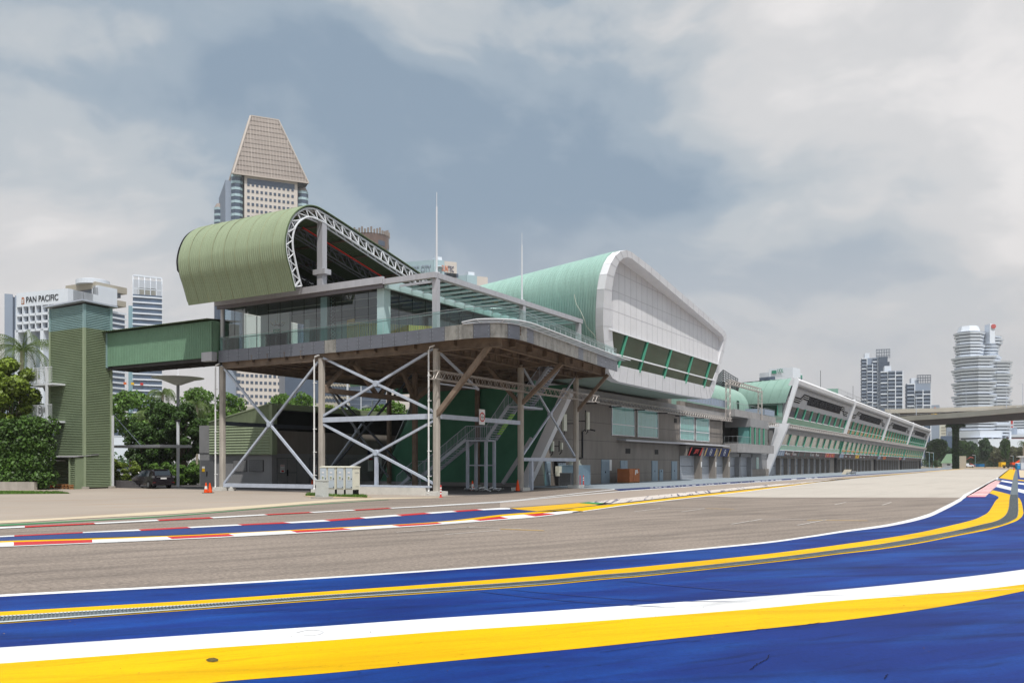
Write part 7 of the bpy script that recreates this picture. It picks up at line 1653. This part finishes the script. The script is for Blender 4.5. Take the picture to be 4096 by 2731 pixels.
# ------------------------------------------------------------------ right: plant box, blocks, condominiums
T = thing('cooling_plant', 'open slatted steel plant screen on the roof behind the barrel roof', 'plant screen', (-48, 128, 15)); p0_, p1_, p2_ = atD(2864, 1545, 150), atD(2893, 1545, 140), atD(2951, 1545, 152)
zb_, zt_ = 14.0, 16.9; m = MB()
for k in range(9):
    z = zb_+(zt_-zb_)*k/8; m.bar((p0_.x, p0_.y, z), (p1_.x, p1_.y, z+.2), .1, .14).bar((p1_.x, p1_.y, z+.2), (p2_.x, p2_.y, z-.1), .1, .14)
for e in range(7): a = p0_.lerp(p1_, e/6); b = p1_.lerp(p2_, e/6); m.bar((a.x, a.y, zb_), (a.x, a.y, zt_+.2), .09).bar((b.x, b.y, zb_), (b.x, b.y, zt_+.1), .09)
m.build('slats', 'grille', T); ctr = (p0_+p2_)/2; MB().box(ctr.x-2.2, ctr.x+1.6, ctr.y-1, ctr.y+2.5, 12, 16.2).build('core', 'charcoal', T)
T, wr, wl, zz = frame(3147, 560, 40, 'curved_office_block', 'white office block with a green square emblem above the mint roof'); 
lw_ = wl(3030)
pts = [(0 - 3*math.sin(math.pi*k/8), lw_*k/8) for k in range(9)]
MB().prism([(x+3, y, 0) for x, y in pts]+[(14, lw_, 0), (14, 0, 0)], (0, 0, zz(1483))).build('body', 'city_white', T, local=True)
for k in range(5):
    z = zz(1502)-k*3.6; m = MB(); m.grid([[(x+2.8, y, z-2.4) for x, y in pts[1:]], [(x+2.8, y, z) for x, y in pts[1:]]]); m.build('window_band', 'city_glass', T, local=True)
lbx(T, 0, wr(3178), -4, 12, 0, zz(1470), 'stair_tower', 'city_white'); lbx(T, wr(3178), wr(3216), 1, 13, 0, zz(1481), 'wing', 'city_white')
for k in range(4): lbx(T, wr(3180), wr(3214), .8, 1, zz(1505)-k*3.6, zz(1498)-k*3.6, 'window_band', 'city_glass')
lbx(T, wr(3204), wr(3213), .6, .9, zz(1500), zz(1487), 'green_emblem', 'band_green')
Wt = WM[T.name]; R3 = Wt.to_3x3(); text('UOL', Wt@Vector((-.6, lw_*.30, zz(1489))), R3@Vector((0, -1, 0)), (0, 0, 1), lw_*.2, 2.6, 'band_green', T, ext=.2); lbx(T, -.5, -.2, lw_*.34, lw_*.5, zz(1491), zz(1478), 'green_emblem', 'band_green')
def condo(px0, px1, pyt, d, lb, seed, core=True):
    T, wr, wl, zz = frame(px0, d, 108, 'apartment_tower', lb, grp='grey apartment towers'); W_ = wr(px1); zt = zz(pyt); rg = random.Random(seed)
    lbx(T, 0, W_, 2, 12, 0, zt, 'body', 'city_grey')
    for k in range(int((zt-20)/3.2)): lbx(T, -.35, 0, 3.2, 10.8, zt-3-k*3.2, zt-1.4-k*3.2, 'side_window', 'city_glass'); n_ = int((zt-zz(1640))/3.2); bays = 3; m = MB()
    for b in range(bays):
        xa, xb = W_*(b+.06)/bays, W_*(b+.94)/bays; st = rg.choice((0, 3, 6)); lbx(T, xa, xb, -.0-b % 2*1.5, 2.1, 0, zt-st, 'bay', 'city_glass')
        for k in range(n_): z = zt-st-k*3.2; lbx(T, xa-.3, xb+.3, -.9-b % 2*1.5, 0-b % 2*1.5, z-1.1, z-.1, 'balcony', 'city_grey' if (k+b) % 3 else 'city_white')
        lbx(T, xb-.2, xb+.5, -1-b % 2*1.5, 2, 0, zt-st, 'pier', 'city_white')
    lbx(T, W_*.2, W_*.5, 4, 16, zt, zt+5, 'roof_room', 'city_white'); return T, wr, zz, W_, zt
T, wr, zz, W_, zt = condo(3447, 3512, 1432, 820, 'grey apartment tower at the left of the pair with a dark core', 1)
lbx(T, wr(3507), wr(3550), -1, 20, 0, zz(1430), 'dark_core', 'city_dark'); lbx(T, wr(3500), wr(3560), 4, 20, 0, zz(1448), 'dark_core', 'city_dark'); m = MB()
for k in range(9): x = wr(3506)+(wr(3560)-wr(3506))*k/8; m.bar((x, 2, zz(1435)), (x, 2, zz(1398)), .5)
for z in (1400, 1412, 1424): m.bar((wr(3506), 2, zz(z)), (wr(3560), 2, zz(z)), .5)
m.build('roof_lattice', 'city_dark', T, local=True)
condo(3522, 3612, 1485, 760, 'grey apartment tower on the right of the pair', 2)
T, wr, zz, W_, zt = condo(3628, 3724, 1533, 760, 'lower grey apartment tower standing alone right of the pair', 3); m = MB()
for k in range(9): x = wr(3670)+(wr(3724)-wr(3670))*k/8; m.bar((x, 2, zt), (x, 2, zz(1500)), .5)
for z in (1501, 1512, 1522): m.bar((wr(3670), 2, zz(z)), (wr(3724), 2, zz(z)), .5)
m.build('roof_lattice', 'city_dark', T, local=True)
# --- tiered white tower
cT = atD(3912, HZ, 900); T = thing('tiered_tower', 'tall white tower of stacked flaring octagonal tiers beyond the flyover', 'building', (cT.x, cT.y, 0), math.radians(YAW)); sc_ = 900/FP
def octa(cx, cy, r, z0, z1, nm, mat, r1=None, sy=1.0):
    m = MB(); r1 = r1 or r; i = 0; a = [(cx+r*math.cos(math.radians(22.5+45*k)), cy+sy*r*math.sin(math.radians(22.5+45*k)), z0) for k in range(8)]; b = [(cx+r1*math.cos(math.radians(22.5+45*k)), cy+sy*r1*math.sin(math.radians(22.5+45*k)), z1) for k in range(8)]
    for k in range(8): j = (k+1) % 8; m.quad(a[k], a[j], b[j], b[k])
    m.quad(*b); m.quad(*a[::-1]); return m.build(nm, mat, T, local=True)
X = lambda p: (p-3912)*sc_; Zt = lambda y: CH+(HZ-y)*sc_
octa(X(3890), 0, 11, 0, Zt(1330), 'core', 'city_grey'); octa(X(3955), 2, 9.5, Zt(1800), Zt(1360), 'core', 'city_grey')
grp_ = [(3875, 1336), (3875, 1386), (3890, 1434), (3890, 1482), (3890, 1534), (3890, 1586), (3890, 1638), (3890, 1690)]
for i, (cx, yt) in enumerate(grp_):
    cx = 3868 if i < 2 else 3896
    for j, (rw, dy) in enumerate(((56, 0), (53, 12.5), (50, 25), (48, 37.5)) if i < 2 else ((88, 0), (84, 12.5), (80, 25), (77, 37.5))):
        z = Zt(yt+dy); octa(X(cx), -4, rw*sc_, z-1.9, z, 'tier_slab', 'city_white', rw*sc_*1.03); octa(X(cx), -4, rw*sc_*.88, z-3.6, z-1.9, 'tier_glass', 'city_dark')
for i, (cx, yt) in enumerate([(3963, 1345), (3950, 1372), (3950, 1410), (3955, 1455), (3955, 1505), (3955, 1555), (3955, 1605), (3955, 1655), (3955, 1700)]):
    for j, (rw, dy) in enumerate(((60, 0), (57, 12.5), (54, 25), (51, 37.5)) if i > 2 else ((46, 0), (52, 12.5), (50, 25))):
        z = Zt(yt+dy); octa(X(cx), -12 if i > 2 else 4, rw*sc_*.98, z-1.9, z, 'tier_slab', 'city_white', rw*sc_*1.03); octa(X(cx), -12 if i > 2 else 4, rw*sc_*.86, z-3.3, z-1.9, 'tier_glass', 'city_dark')
octa(X(3870), -2, 11, Zt(1330), Zt(1308), 'roof_dome', 'city_white', 9); MB().box(X(3930), X(3950), -14, -4, Zt(1380), Zt(1303)).build('sign_tower', 'city_white', T, local=True)
dd = MB().lathe((0, 0, 0), [(2.3, -.6), (2.3, .6)], 24).build('round_sign', 'red_pale', T, local=True); dd.location = (X(3943), -14.5, Zt(1314)); dd.rotation_euler = (math.pi/2, 0, 0)
octa(X(3900), -4, 26, Zt(1752), Zt(1726), 'base_ring', 'city_white', 27)
for cx in (3878, 3917, 3960, 3976, 3996): MB().tube((X(cx), -24 if cx < 3940 else -20, 0), (X(cx), -24 if cx < 3940 else -20, Zt(1728)), 1.15, 10).build('base_column', 'city_white', T, local=True)
for z in (1745, 1762, 1778): octa(X(3905), -2, 23, Zt(z)-2, Zt(z), 'base_floor', 'city_white')
MB().box(X(3830), X(4050), -40, 0, 0, Zt(1790)+8).build('podium', 'city_white', T, local=True)
# --- flats and car park at the right edge
T, wr, wl, zz = frame(4036, 1050, 114, 'red_white_flats', 'white flats with red edge strip at the right edge'); lbx(T, 0, 50, 0, 14, 0, zz(1640), 'body', 'city_white'); lbx(T, -8, 0, 2, 12, 0, zz(1650), 'wing', 'city_grey'); lbx(T, 2, 4, -.3, 0, 0, zz(1640), 'red_strip', 'red')
for k in range(15): lbx(T, 5, 48, -.3, 0, zz(1660)-k*3.2, zz(1660)-k*3.2+1.3, 'window_band', 'city_dark')
T, wr, wl, zz = frame(4008, 940, 114, 'red_car_park', 'low multi-storey car park with red parapets at the right edge'); lbx(T, 0, 60, 0, 20, 0, zz(1740), 'body', 'wall_dark')
for k in range(7): lbx(T, 0, 60, -.4, 0, zz(1760)-k*2.9, zz(1760)-k*2.9+1.7, 'parapet', 'red_pale')
lbx(T, 0, 60, -.6, 20, zz(1748), zz(1738), 'top_floor', 'city_white')
T, wr, wl, zz = frame(4001, 960, 114, 'white_hall', 'plain white hall with a drum beside the tiered tower'); lbx(T, 0, 40, 0, 20, 0, zz(1716), 'body', 'city_white'); MB().lathe((0, 0, 0), [(6, 0), (6, zz(1712))], 16).build('drum', 'city_grey', T, local=True).location = (10, -2, 0)
T, wr, wl, zz = frame(3757, 1000, 114, 'beige_flats', 'beige apartment block left of the flyover pier'); lbx(T, 0, wr(3784), 0, 14, 0, zz(1690), 'body', 'cream')
for k in range(14): lbx(T, wr(3765), wr(3783), -.3, 0, zz(1712)-k*3.4, zz(1712)-k*3.4+1.5, 'window_band', 'tan')
lbx(T, wr(3786), wr(3810), 4, 16, 0, zz(1695), 'wing', 'city_grey')
T, wr, wl, zz = frame(3764, 700, 114, 'grey_shed_block', 'plain slate-grey box building left of the flyover pier'); lbx(T, 0, wr(3812), 0, 12, 0, zz(1743), 'body', 'city_glass')
T, wr, wl, zz = frame(3725, 900, 114, 'small_grey_block', 'small grey block with an orange mark beside the lone apartment tower'); lbx(T, 0, wr(3758), 0, 14, 0, zz(1620), 'body', 'city_grey'); lbx(T, wr(3738), wr(3742), -.3, 0, zz(1633), zz(1627), 'orange_mark', 'orange')
# ------------------------------------------------------------------ flyovers
def flyover(pts, lab, zw=1.3, girder=True, grp='flyovers'):
    P = [v3(p) for p in pts]; T = thing('flyover', lab, 'flyover', (P[0].x, P[0].y, 0), group=grp); P = [Vector(p) for p in catmull([tuple(p) for p in P], 5)]
    nr = []
    for i in range(len(P)): d = (P[min(i+1, len(P)-1)]-P[max(i-1, 0)]); d.z = 0; d.normalize(); nr.append(Vector((-d.y, d.x, 0)))
    def sweep(sec, nm, mat):
        rows = [[p+n_*a+Vector((0, 0, b)) for p, n_ in zip(P, nr)] for a, b in sec+sec[:1]]; return MB().grid(rows).build(nm, mat, T)
    sweep([(-6, 0), (-6, -1.1), (6, -1.1), (6, 0)], 'deck', 'flyover'); 
    for s_ in (-1, 1): sweep([(s_*6.02, .0), (s_*6.02, 1.0), (s_*5.75, 1.0), (s_*5.75, .0)], 'parapet', 'flyover')
    if girder: sweep([(-3.6, -1.1), (-2.9, -3.4), (2.9, -3.4), (3.6, -1.1)], 'girder', 'flyover_dark')  # shade under the deck put into the girder's darker colour
    m = MB()
    for s_ in (-1, 1):
        m.path([p+n_*5.9*s_+Vector((0, 0, 1.5)) for p, n_ in zip(P, nr)], .07, 4)
        for p, n_ in zip(P, nr): m.tube(p+n_*5.9*s_+Vector((0, 0, 1)), p+n_*5.9*s_+Vector((0, 0, 1.5)), .06, 4)
    m.build('guard_rail', 'rail_metal', T); return T, P, nr
def fz(px_, py_, d): return atD(px_, py_, d)
F1, FPp, FN = flyover([fz(3560, 1682, 410), fz(3700, 1671, 392), fz(3830, 1663, 374), fz(3960, 1653, 356), fz(4100, 1641, 338), fz(4300, 1623, 318)], 'nearer concrete flyover carried by the ivy-clad pier')
F2, FPq, FN2 = flyover([fz(3540, 1646, 470), fz(3700, 1643, 462), fz(3850, 1638, 454), fz(4000, 1633, 448), fz(4200, 1626, 440)], 'farther concrete flyover running behind and slightly above the nearer one')
for px_, d, lb in ((3823, 375, 'ivy'), (3735, 398, '')):
    c = atD(px_, HZ, d); 
    if lb:
        m = MB(); m.prism([(c.x-1.15, c.y-.8, 0), (c.x+1.15, c.y-.8, 0), (c.x+1.15, c.y+.8, 0), (c.x-1.15, c.y+.8, 0)], (0, 0, 18.0)); m.prism([(c.x-1.15, c.y-.8, 17.0), (c.x+1.15, c.y-.8, 17.0), (c.x+3.4, c.y-.8, 19.2), (c.x-3.4, c.y-.8, 19.2)], (0, 1.6, 0)); m.build('pier', 'flyover_dark', F1)
        bl = [(c.x+sx_*.85, c.y-.7, z, .55, .5, .8) for z in [k*.9 for k in range(20)] for sx_ in (-1, 0, 1)]+[(c.x+k*.8, c.y-1.0, 18.4, .8, .5, .6) for k in range(-4, 5)]
        me = leaf_mesh(bl, 7000, .35, 77, .3); me.materials.append(MATS['leaf_dark']); o = bpy.data.objects.new('ivy', me); COL.objects.link(o); o['label'] = 'dark ivy covering the flyover pier'; o['category'] = 'climbing plant'
def farcar(P, nr, i, side, lab, mat):
    p = P[i]+nr[i]*side; d = (P[i+1]-P[i]).normalized(); T = copytree(CA, (p.x, p.y, p.z+.02), math.atan2(d.y, d.x), lab, 'cars on the nearer flyover')
    for ch in T.children:
        if ch.name.startswith('body'): ch.data = ch.data.copy(); ch.data.materials[0] = MATS[mat]
        if ch.name.startswith(('bumper', 'roof_spoiler')): ch.data = ch.data.copy(); ch.data.materials[0] = MATS[mat]
farcar(FPp, FN, 6, 0.0, 'white car with yellow roof on the nearer flyover', 'yellow'); farcar(FPp, FN, 16, 0.0, 'white car on the nearer flyover right of the tiered tower centre', 'white'); farcar(FPp, FN, 19, 0.0, 'white car farthest right on the nearer flyover', 'city_white')
for i, (px_, y0_, y1_, d, lb) in enumerate(((3665, 1582, 1668, 392, 'street lamp on the nearer flyover, leftmost'), (3864, 1535, 1632, 452, 'street lamp in front of the tiered tower'), (4026, 1555, 1638, 350, 'street lamp right of the tiered tower'), (4090, 1535, 1630, 445, 'street lamp at the right edge on the farther flyover'), (3988, 1590, 1633, 448, 'short street lamp right of the tiered tower centre'))):
    a, b = atD(px_, y0_, d), atD(px_, y1_+6, d); T = thing('flyover_lamp', lb, 'street lamp', (b.x, b.y, b.z), group='street lamps on the flyovers'); MB().tube(b, a, .16, 6, .09).build('pole', 'brace_grey', T); MB().bar(a, a+Vector((-1.6, 0, .1)), .14, .1).build('arm', 'brace_grey', T)
# ------------------------------------------------------------------ far ground, trees and plant beyond the straight
poly('sand', [gp(3745, 1872, Z), gp(4130, 1872, Z), gp(4300, 1863.5, Z), gp(3745, 1864, Z)], 'dirt'); poly('far_lawn', [gp(3838, 1866.5, 2*Z), gp(3930, 1866.5, 2*Z), gp(3925, 1861, 2*Z), gp(3838, 1861, 2*Z)], 'grass_ground'); poly('far_lawn', [gp(3974, 1864.5, 2*Z), gp(4045, 1864.5, 2*Z), gp(4045, 1861, 2*Z), gp(3974, 1861, 2*Z)], 'grass_ground')
G2 = 'trees beyond the end of the straight'
ft = [(3748, 470, 15.5, 12.5, 'leaf_dark', 'large dark tree just past the end of the pit blocks'), (3785, 500, 11.5, 9, 'leaf_far', 'rounded tree left of the ivy-clad pier'), (3806, 470, 9, 7, 'leaf_far', 'low tree touching the left of the ivy-clad pier'), (3850, 480, 15, 9.5, 'leaf_dark', 'dark tree just right of the ivy-clad pier'), (3880, 520, 15, 10, 'leaf_far', 'hazy tree behind the skip'), (3905, 560, 13, 10, 'leaf_far', 'hazy tree right behind the blue skip'), (3940, 470, 15.5, 7.6, 'leaf_far', 'upright bright tree right of the blue skip'), (3975, 560, 13, 12, 'leaf_far_olive', 'olive tree in the middle of the far wood'), (4020, 470, 15.8, 6.2, 'leaf_dark', 'slim upright tree left of the white gatehouse'), (4000, 540, 11, 12, 'leaf_far_olive', 'low olive tree left of the slim upright one'), (4050, 560, 13, 13, 'leaf_far_olive', 'broad brownish tree at the right edge'), (4085, 520, 12, 11, 'leaf_far_olive', 'brownish tree behind the gatehouse'), (3728, 520, 12, 10, 'leaf_far', 'tree glimpsed behind the last pit block'), (3868, 600, 12, 9, 'leaf_far', 'small hazy tree under the tiered tower')]
for i, (px_, d, h, w_, lf, lb) in enumerate(ft): tree('park_tree', lb, 'tree', at(px_, d), h, w_, {'leaf_dark': 41, 'leaf_far': 42, 'leaf_far_olive': 43}[lf], 3600, .62, lf, G2, trunk_f=.25 if lf != 'leaf_dark' else .3, tr=.3)
bl = []; rg = random.Random(12)
for k in range(90):
    px_ = rg.uniform(3720, 4300); d = rg.uniform(560, 640); p = atD(px_, HZ, d); bl.append((p.x, p.y, rg.uniform(2, 6), 6, 6, rg.uniform(2.5, 5)))
me = leaf_mesh(bl, 15000, .95, 9, .5); me.materials.append(MATS['leaf_far']); o = bpy.data.objects.new('far_wood', me); COL.objects.link(o); o['kind'] = 'stuff'; o['label'] = 'mass of far-off park trees and undergrowth'; o['category'] = 'wood'
bl = []
for k in range(120):
    px_ = rg.uniform(-700, 1650); d = rg.uniform(150, 200); p = atD(px_, HZ, d); bl.append((p.x, p.y, rg.uniform(1, 2.6), 3, 3, 2.2))
me = leaf_mesh(bl, 14000, .5, 10, .5); me.materials.append(MATS['leaf_far']); o = bpy.data.objects.new('undergrowth', me); COL.objects.link(o); o['kind'] = 'stuff'; o['label'] = 'mass of undergrowth and bushes behind the pavilion'; o['category'] = 'undergrowth'
palm('feathery dark palm at the right edge above the gatehouse', at(4094, 430), 12.5, 4.6, 6, 18, 1.4, mat='leaf_dark', tr=.35)
c = at(3736, 400); tree('small_tree', 'small round dark tree by the sandy ground', 'tree', at(3741, 420), 4.0, 2.6, 23, 5000, .19, 'leaf_dark')
# green-roofed park building, skip, plant, gatehouse, toilet
T, wr, wl, zz = frame(3762, 440, 114, 'park_shelter', 'low park building with a big sloping green tiled roof'); W_ = wr(3838); lbx(T, 1, W_-1, 1, 8, 0, 2.6, 'wall', 'wall_grey_lt'); MB().prism([(0, 0, 2.4), (W_, 0, 2.4), (W_, 5, 7.0), (3, 5, 7.0)], (0, .3, .1)).build('roof', 'skin_tile', T, local=True); lbx(T, W_, W_+3, 0, 6, 0, 6, 'end_wall', 'tan')
for x in (3, 6, 9): lbx(T, x, x+1.4, .9, 1, 1.3, 2.0, 'window', 'wall_dark')
T, wr, wl, zz = frame(3898, 560, 114, 'skip_container', 'bright blue open waste skip on the far lawn', 'skip'); W_ = wr(3939); MB().prism([(0, 0, .3), (W_, 0, .3), (W_+.3, 0, 2.0), (-.3, 0, 2.0)], (0, 2.3, 0)).build('hull', 'blue_plastic', T, local=True); m = MB()
for k in range(9): m.box(W_*k/8-.06, W_*k/8+.06, -.12, 0, .3, 2.0)
m.box(-.4, W_+.4, -.15, .02, 1.9, 2.1); m.build('ribs', 'blue_plastic', T, local=True); Wt = WM[T.name]; text('RECYCLE', Wt@Vector((1.6, -.16, 1.1)), Wt.to_3x3()@Vector((1, 0, 0)), (0, 0, 1), 3.4, .6, 'white', T, ext=.03) if False else None
m = MB(); rg = random.Random(44)
for k in range(150):
    p = gp(rg.uniform(-50, 4100), rg.choice((rg.uniform(2000, 2731), rg.uniform(2150, 2600))), 8*Z); s_ = rg.uniform(.005, .016); t = rg.uniform(0, 6); m.quad((p.x-s_*math.cos(t), p.y-s_*math.sin(t), p.z), (p.x+s_*.5*math.sin(t), p.y-s_*.5*math.cos(t), p.z+s_*.5), (p.x+s_*math.cos(t), p.y+s_*math.sin(t), p.z+.004), (p.x-s_*.5*math.sin(t), p.y+s_*.5*math.cos(t), p.z+s_*.3))
o = m.build('grit', M('grit', A(120, 96, 70), .9, 0, .5, 40, island=.7), kind='stuff'); o['label'] = 'scattered grit and dead leaf scraps over the circuit'; o['category'] = 'grit'
c = gp(4075, 1876.4); TL = thing('portable_toilet', 'bright blue portable toilet at the end of the run-off', 'portable toilet', (c.x, c.y, 0), math.radians(YAW)); h_ = 2.2
w_ = 13/FP*(CH*FP/(1876.4-1855)); w_ = max(1.1, min(w_, 1.3)); MB().box(-w_/2, w_/2, 0, w_, .1, h_).build('cabin', 'blue_plastic', TL, local=True); MB().box(-w_*.36, w_*.36, -.03, 0, .2, h_-.25).build('door', 'blue_door' if 'blue_door' in MATS else M('blue_door', A(40, 150, 214), .45), TL, local=True)
MB().prism([(-w_/2-.04, -.04, h_), (w_/2+.04, -.04, h_), (w_/2-.1, .1, h_+.16), (-w_/2+.1, .1, h_+.16)], (0, w_, 0)).build('roof', 'white', TL, local=True); MB().box(-w_*.2, w_*.2, -.05, -.03, h_-.55, h_-.35).build('sign', 'white', TL, local=True); MB().box(-w_/2-.05, w_/2+.05, -.05, w_+.05, 0, .1).build('skid', 'charcoal', TL, local=True)
T, wr, wl, zz = frame(4084, 330, 114, 'gatehouse', 'small white gatehouse with a flat overhanging roof at the right edge'); lbx(T, 0, 9, 0, 4, 0, 4.6, 'wall', 'city_white'); lbx(T, -1, 10, -.8, 5, 4.6, 5.0, 'roof', 'white'); lbx(T, 1, 2.4, -.03, 0, 2.6, 3.5, 'window', 'win_black')
c = gp(4094, 1872); o = copytree(CA, (c.x+2, c.y+2, 0), math.radians(YAW+185), 'white van parked beside the portable toilet', None, (1.1, 1.1, 1.35)); 
for ch in o.children:
    if ch.name.startswith(('body', 'bumper', 'roof_spoiler')): ch.data = ch.data.copy(); ch.data.materials[0] = MATS['city_white']
o['category'] = 'van'; o.name = 'white_van'; c = gp(4062, 1868)
TR = thing('flatbed_trailer', 'low black flatbed trailer left of the portable toilet', 'trailer', (c.x, c.y, 0), math.radians(YAW)); MB().box(-5, 3.5, 0, 2.2, .7, .95).build('bed', 'charcoal', TR, local=True); m = MB()
for x in (-2.5, -1.4, 2): m.tube((x, -.05, .4), (x, .3, .4), .4, 12)
m.build('wheels', 'rubber', TR, local=True); MB().bar((-5, .5, .8), (-7.5, .5, 1.2), .2).bar((-2, 1, 1), (-.5, 1, 1.7), .15).build('drawbar', 'black', TR, local=True)
c = at(4050, 420); EXC = thing('mobile_crane', 'yellow mobile crane with an orange jib beyond the trailer', 'crane', c, math.radians(YAW)); MB().box(-5, 3, 0, 2.4, .8, 1.6).build('chassis', 'charcoal', EXC, local=True); MB().box(-5.4, -3.2, 0, 2.4, .6, 2.9).build('cab', 'yellow', EXC, local=True); MB().bar((1.5, 1.2, 2.0), (6.0, 1.2, 4.6), .7).box(0, 3, .2, 2.2, 1.6, 2.8).build('jib', 'cone_orange', EXC, local=True); m = MB()
for x in (-4, -2, 1, 2.4): m.tube((x, -.1, .5), (x, .3, .5), .5, 12)
m.build('wheels', 'rubber', EXC, local=True)
c = at(3868, 500); BL = thing('boom_lift', 'small white truck with a folded red boom lift beyond the sand', 'boom lift', c, math.radians(YAW)); MB().box(-1, 4, 0, 2, .6, 1.4).box(-1, 1.2, 0, 2, 1.4, 2.4).build('truck_body', 'city_white', BL, local=True); MB().bar((-1.5, 1, 1.2), (-3.8, 1, 3.0), .35).bar((-3.8, 1, 2.6), (2.6, 1, 6.0), .3).bar((2.6, 1, 6.0), (4.2, 1, 5.5), .3).bar((2.5, 1, 2.2), (5.4, 1, .8), .35).build('boom', 'red_pale', BL, local=True); m = MB()
for x in (-.2, 3.2): m.tube((x, -.05, .45), (x, .3, .45), .45, 12)
m.build('wheels', 'rubber', BL, local=True)
for i, (px_, yt, d, lb) in enumerate(((3717, 1808, 430, 'far street lamp left of the green-roofed shelter'), (3734, 1810, 430, 'curved far street lamp right of its neighbour by the shelter'), (3901, 1820, 470, 'far street lamp above the blue skip'), (4053, 1823, 470, 'far street lamp left of the gatehouse'))):
    a = atD(px_, yt, d); T = thing('park_lamp', lb, 'street lamp', (a.x, a.y, 0), group='lamps beyond the straight'); MB().tube((a.x, a.y, 0), a, .12, 6).build('pole', 'city_teal', T); MB().bar(a, a+Vector((-1.4, -.5, .1)), .3, .14).build('head', 'white', T)
MB().box(*(lambda p: (p.x-.9, p.x+.9, p.y, p.y+.6))(gp(3773, 1866)), 0, 1.5).build('green_bin', 'band_green', label='small green bin on the lawn left of the ivy-clad pier', cat='bin')
# ------------------------------------------------------------------ air
HZB = MB().box(-1500, 1500, -30, 1500, -1.2, 270).build('haze', 'white', kind='stuff')
hm = bpy.data.materials.new('haze_air'); hm.use_nodes = True; t_ = hm.node_tree; t_.nodes.remove(t_.nodes['Principled BSDF']); pv = t_.nodes.new('ShaderNodeVolumePrincipled'); pv.inputs['Color'].default_value = (.93, .95, .98, 1); pv.inputs['Density'].default_value = .00012; pv.inputs['Anisotropy'].default_value = .1
t_.links.new(pv.outputs[0], t_.nodes['Material Output'].inputs['Volume']); HZB.data.materials.clear(); HZB.data.materials.append(hm); HZB['label'] = 'thin warm haze in the air'; HZB['category'] = 'haze'

# trees across the circuit, out of view but seen in the glazing
bl = []
for k in range(70): bl.append((rg.uniform(42, 56), rg.uniform(-40, 150), rg.uniform(3, 9), 5, 5, rg.uniform(3, 5)))
me = leaf_mesh(bl, 16000, .9, 19, .5); me.materials.append(MATS['leaf_mid']); o = bpy.data.objects.new('opposite_wood', me); COL.objects.link(o); o['kind'] = 'stuff'; o['label'] = 'mass of trees across the circuit mirrored in the glazing'; o['category'] = 'wood'
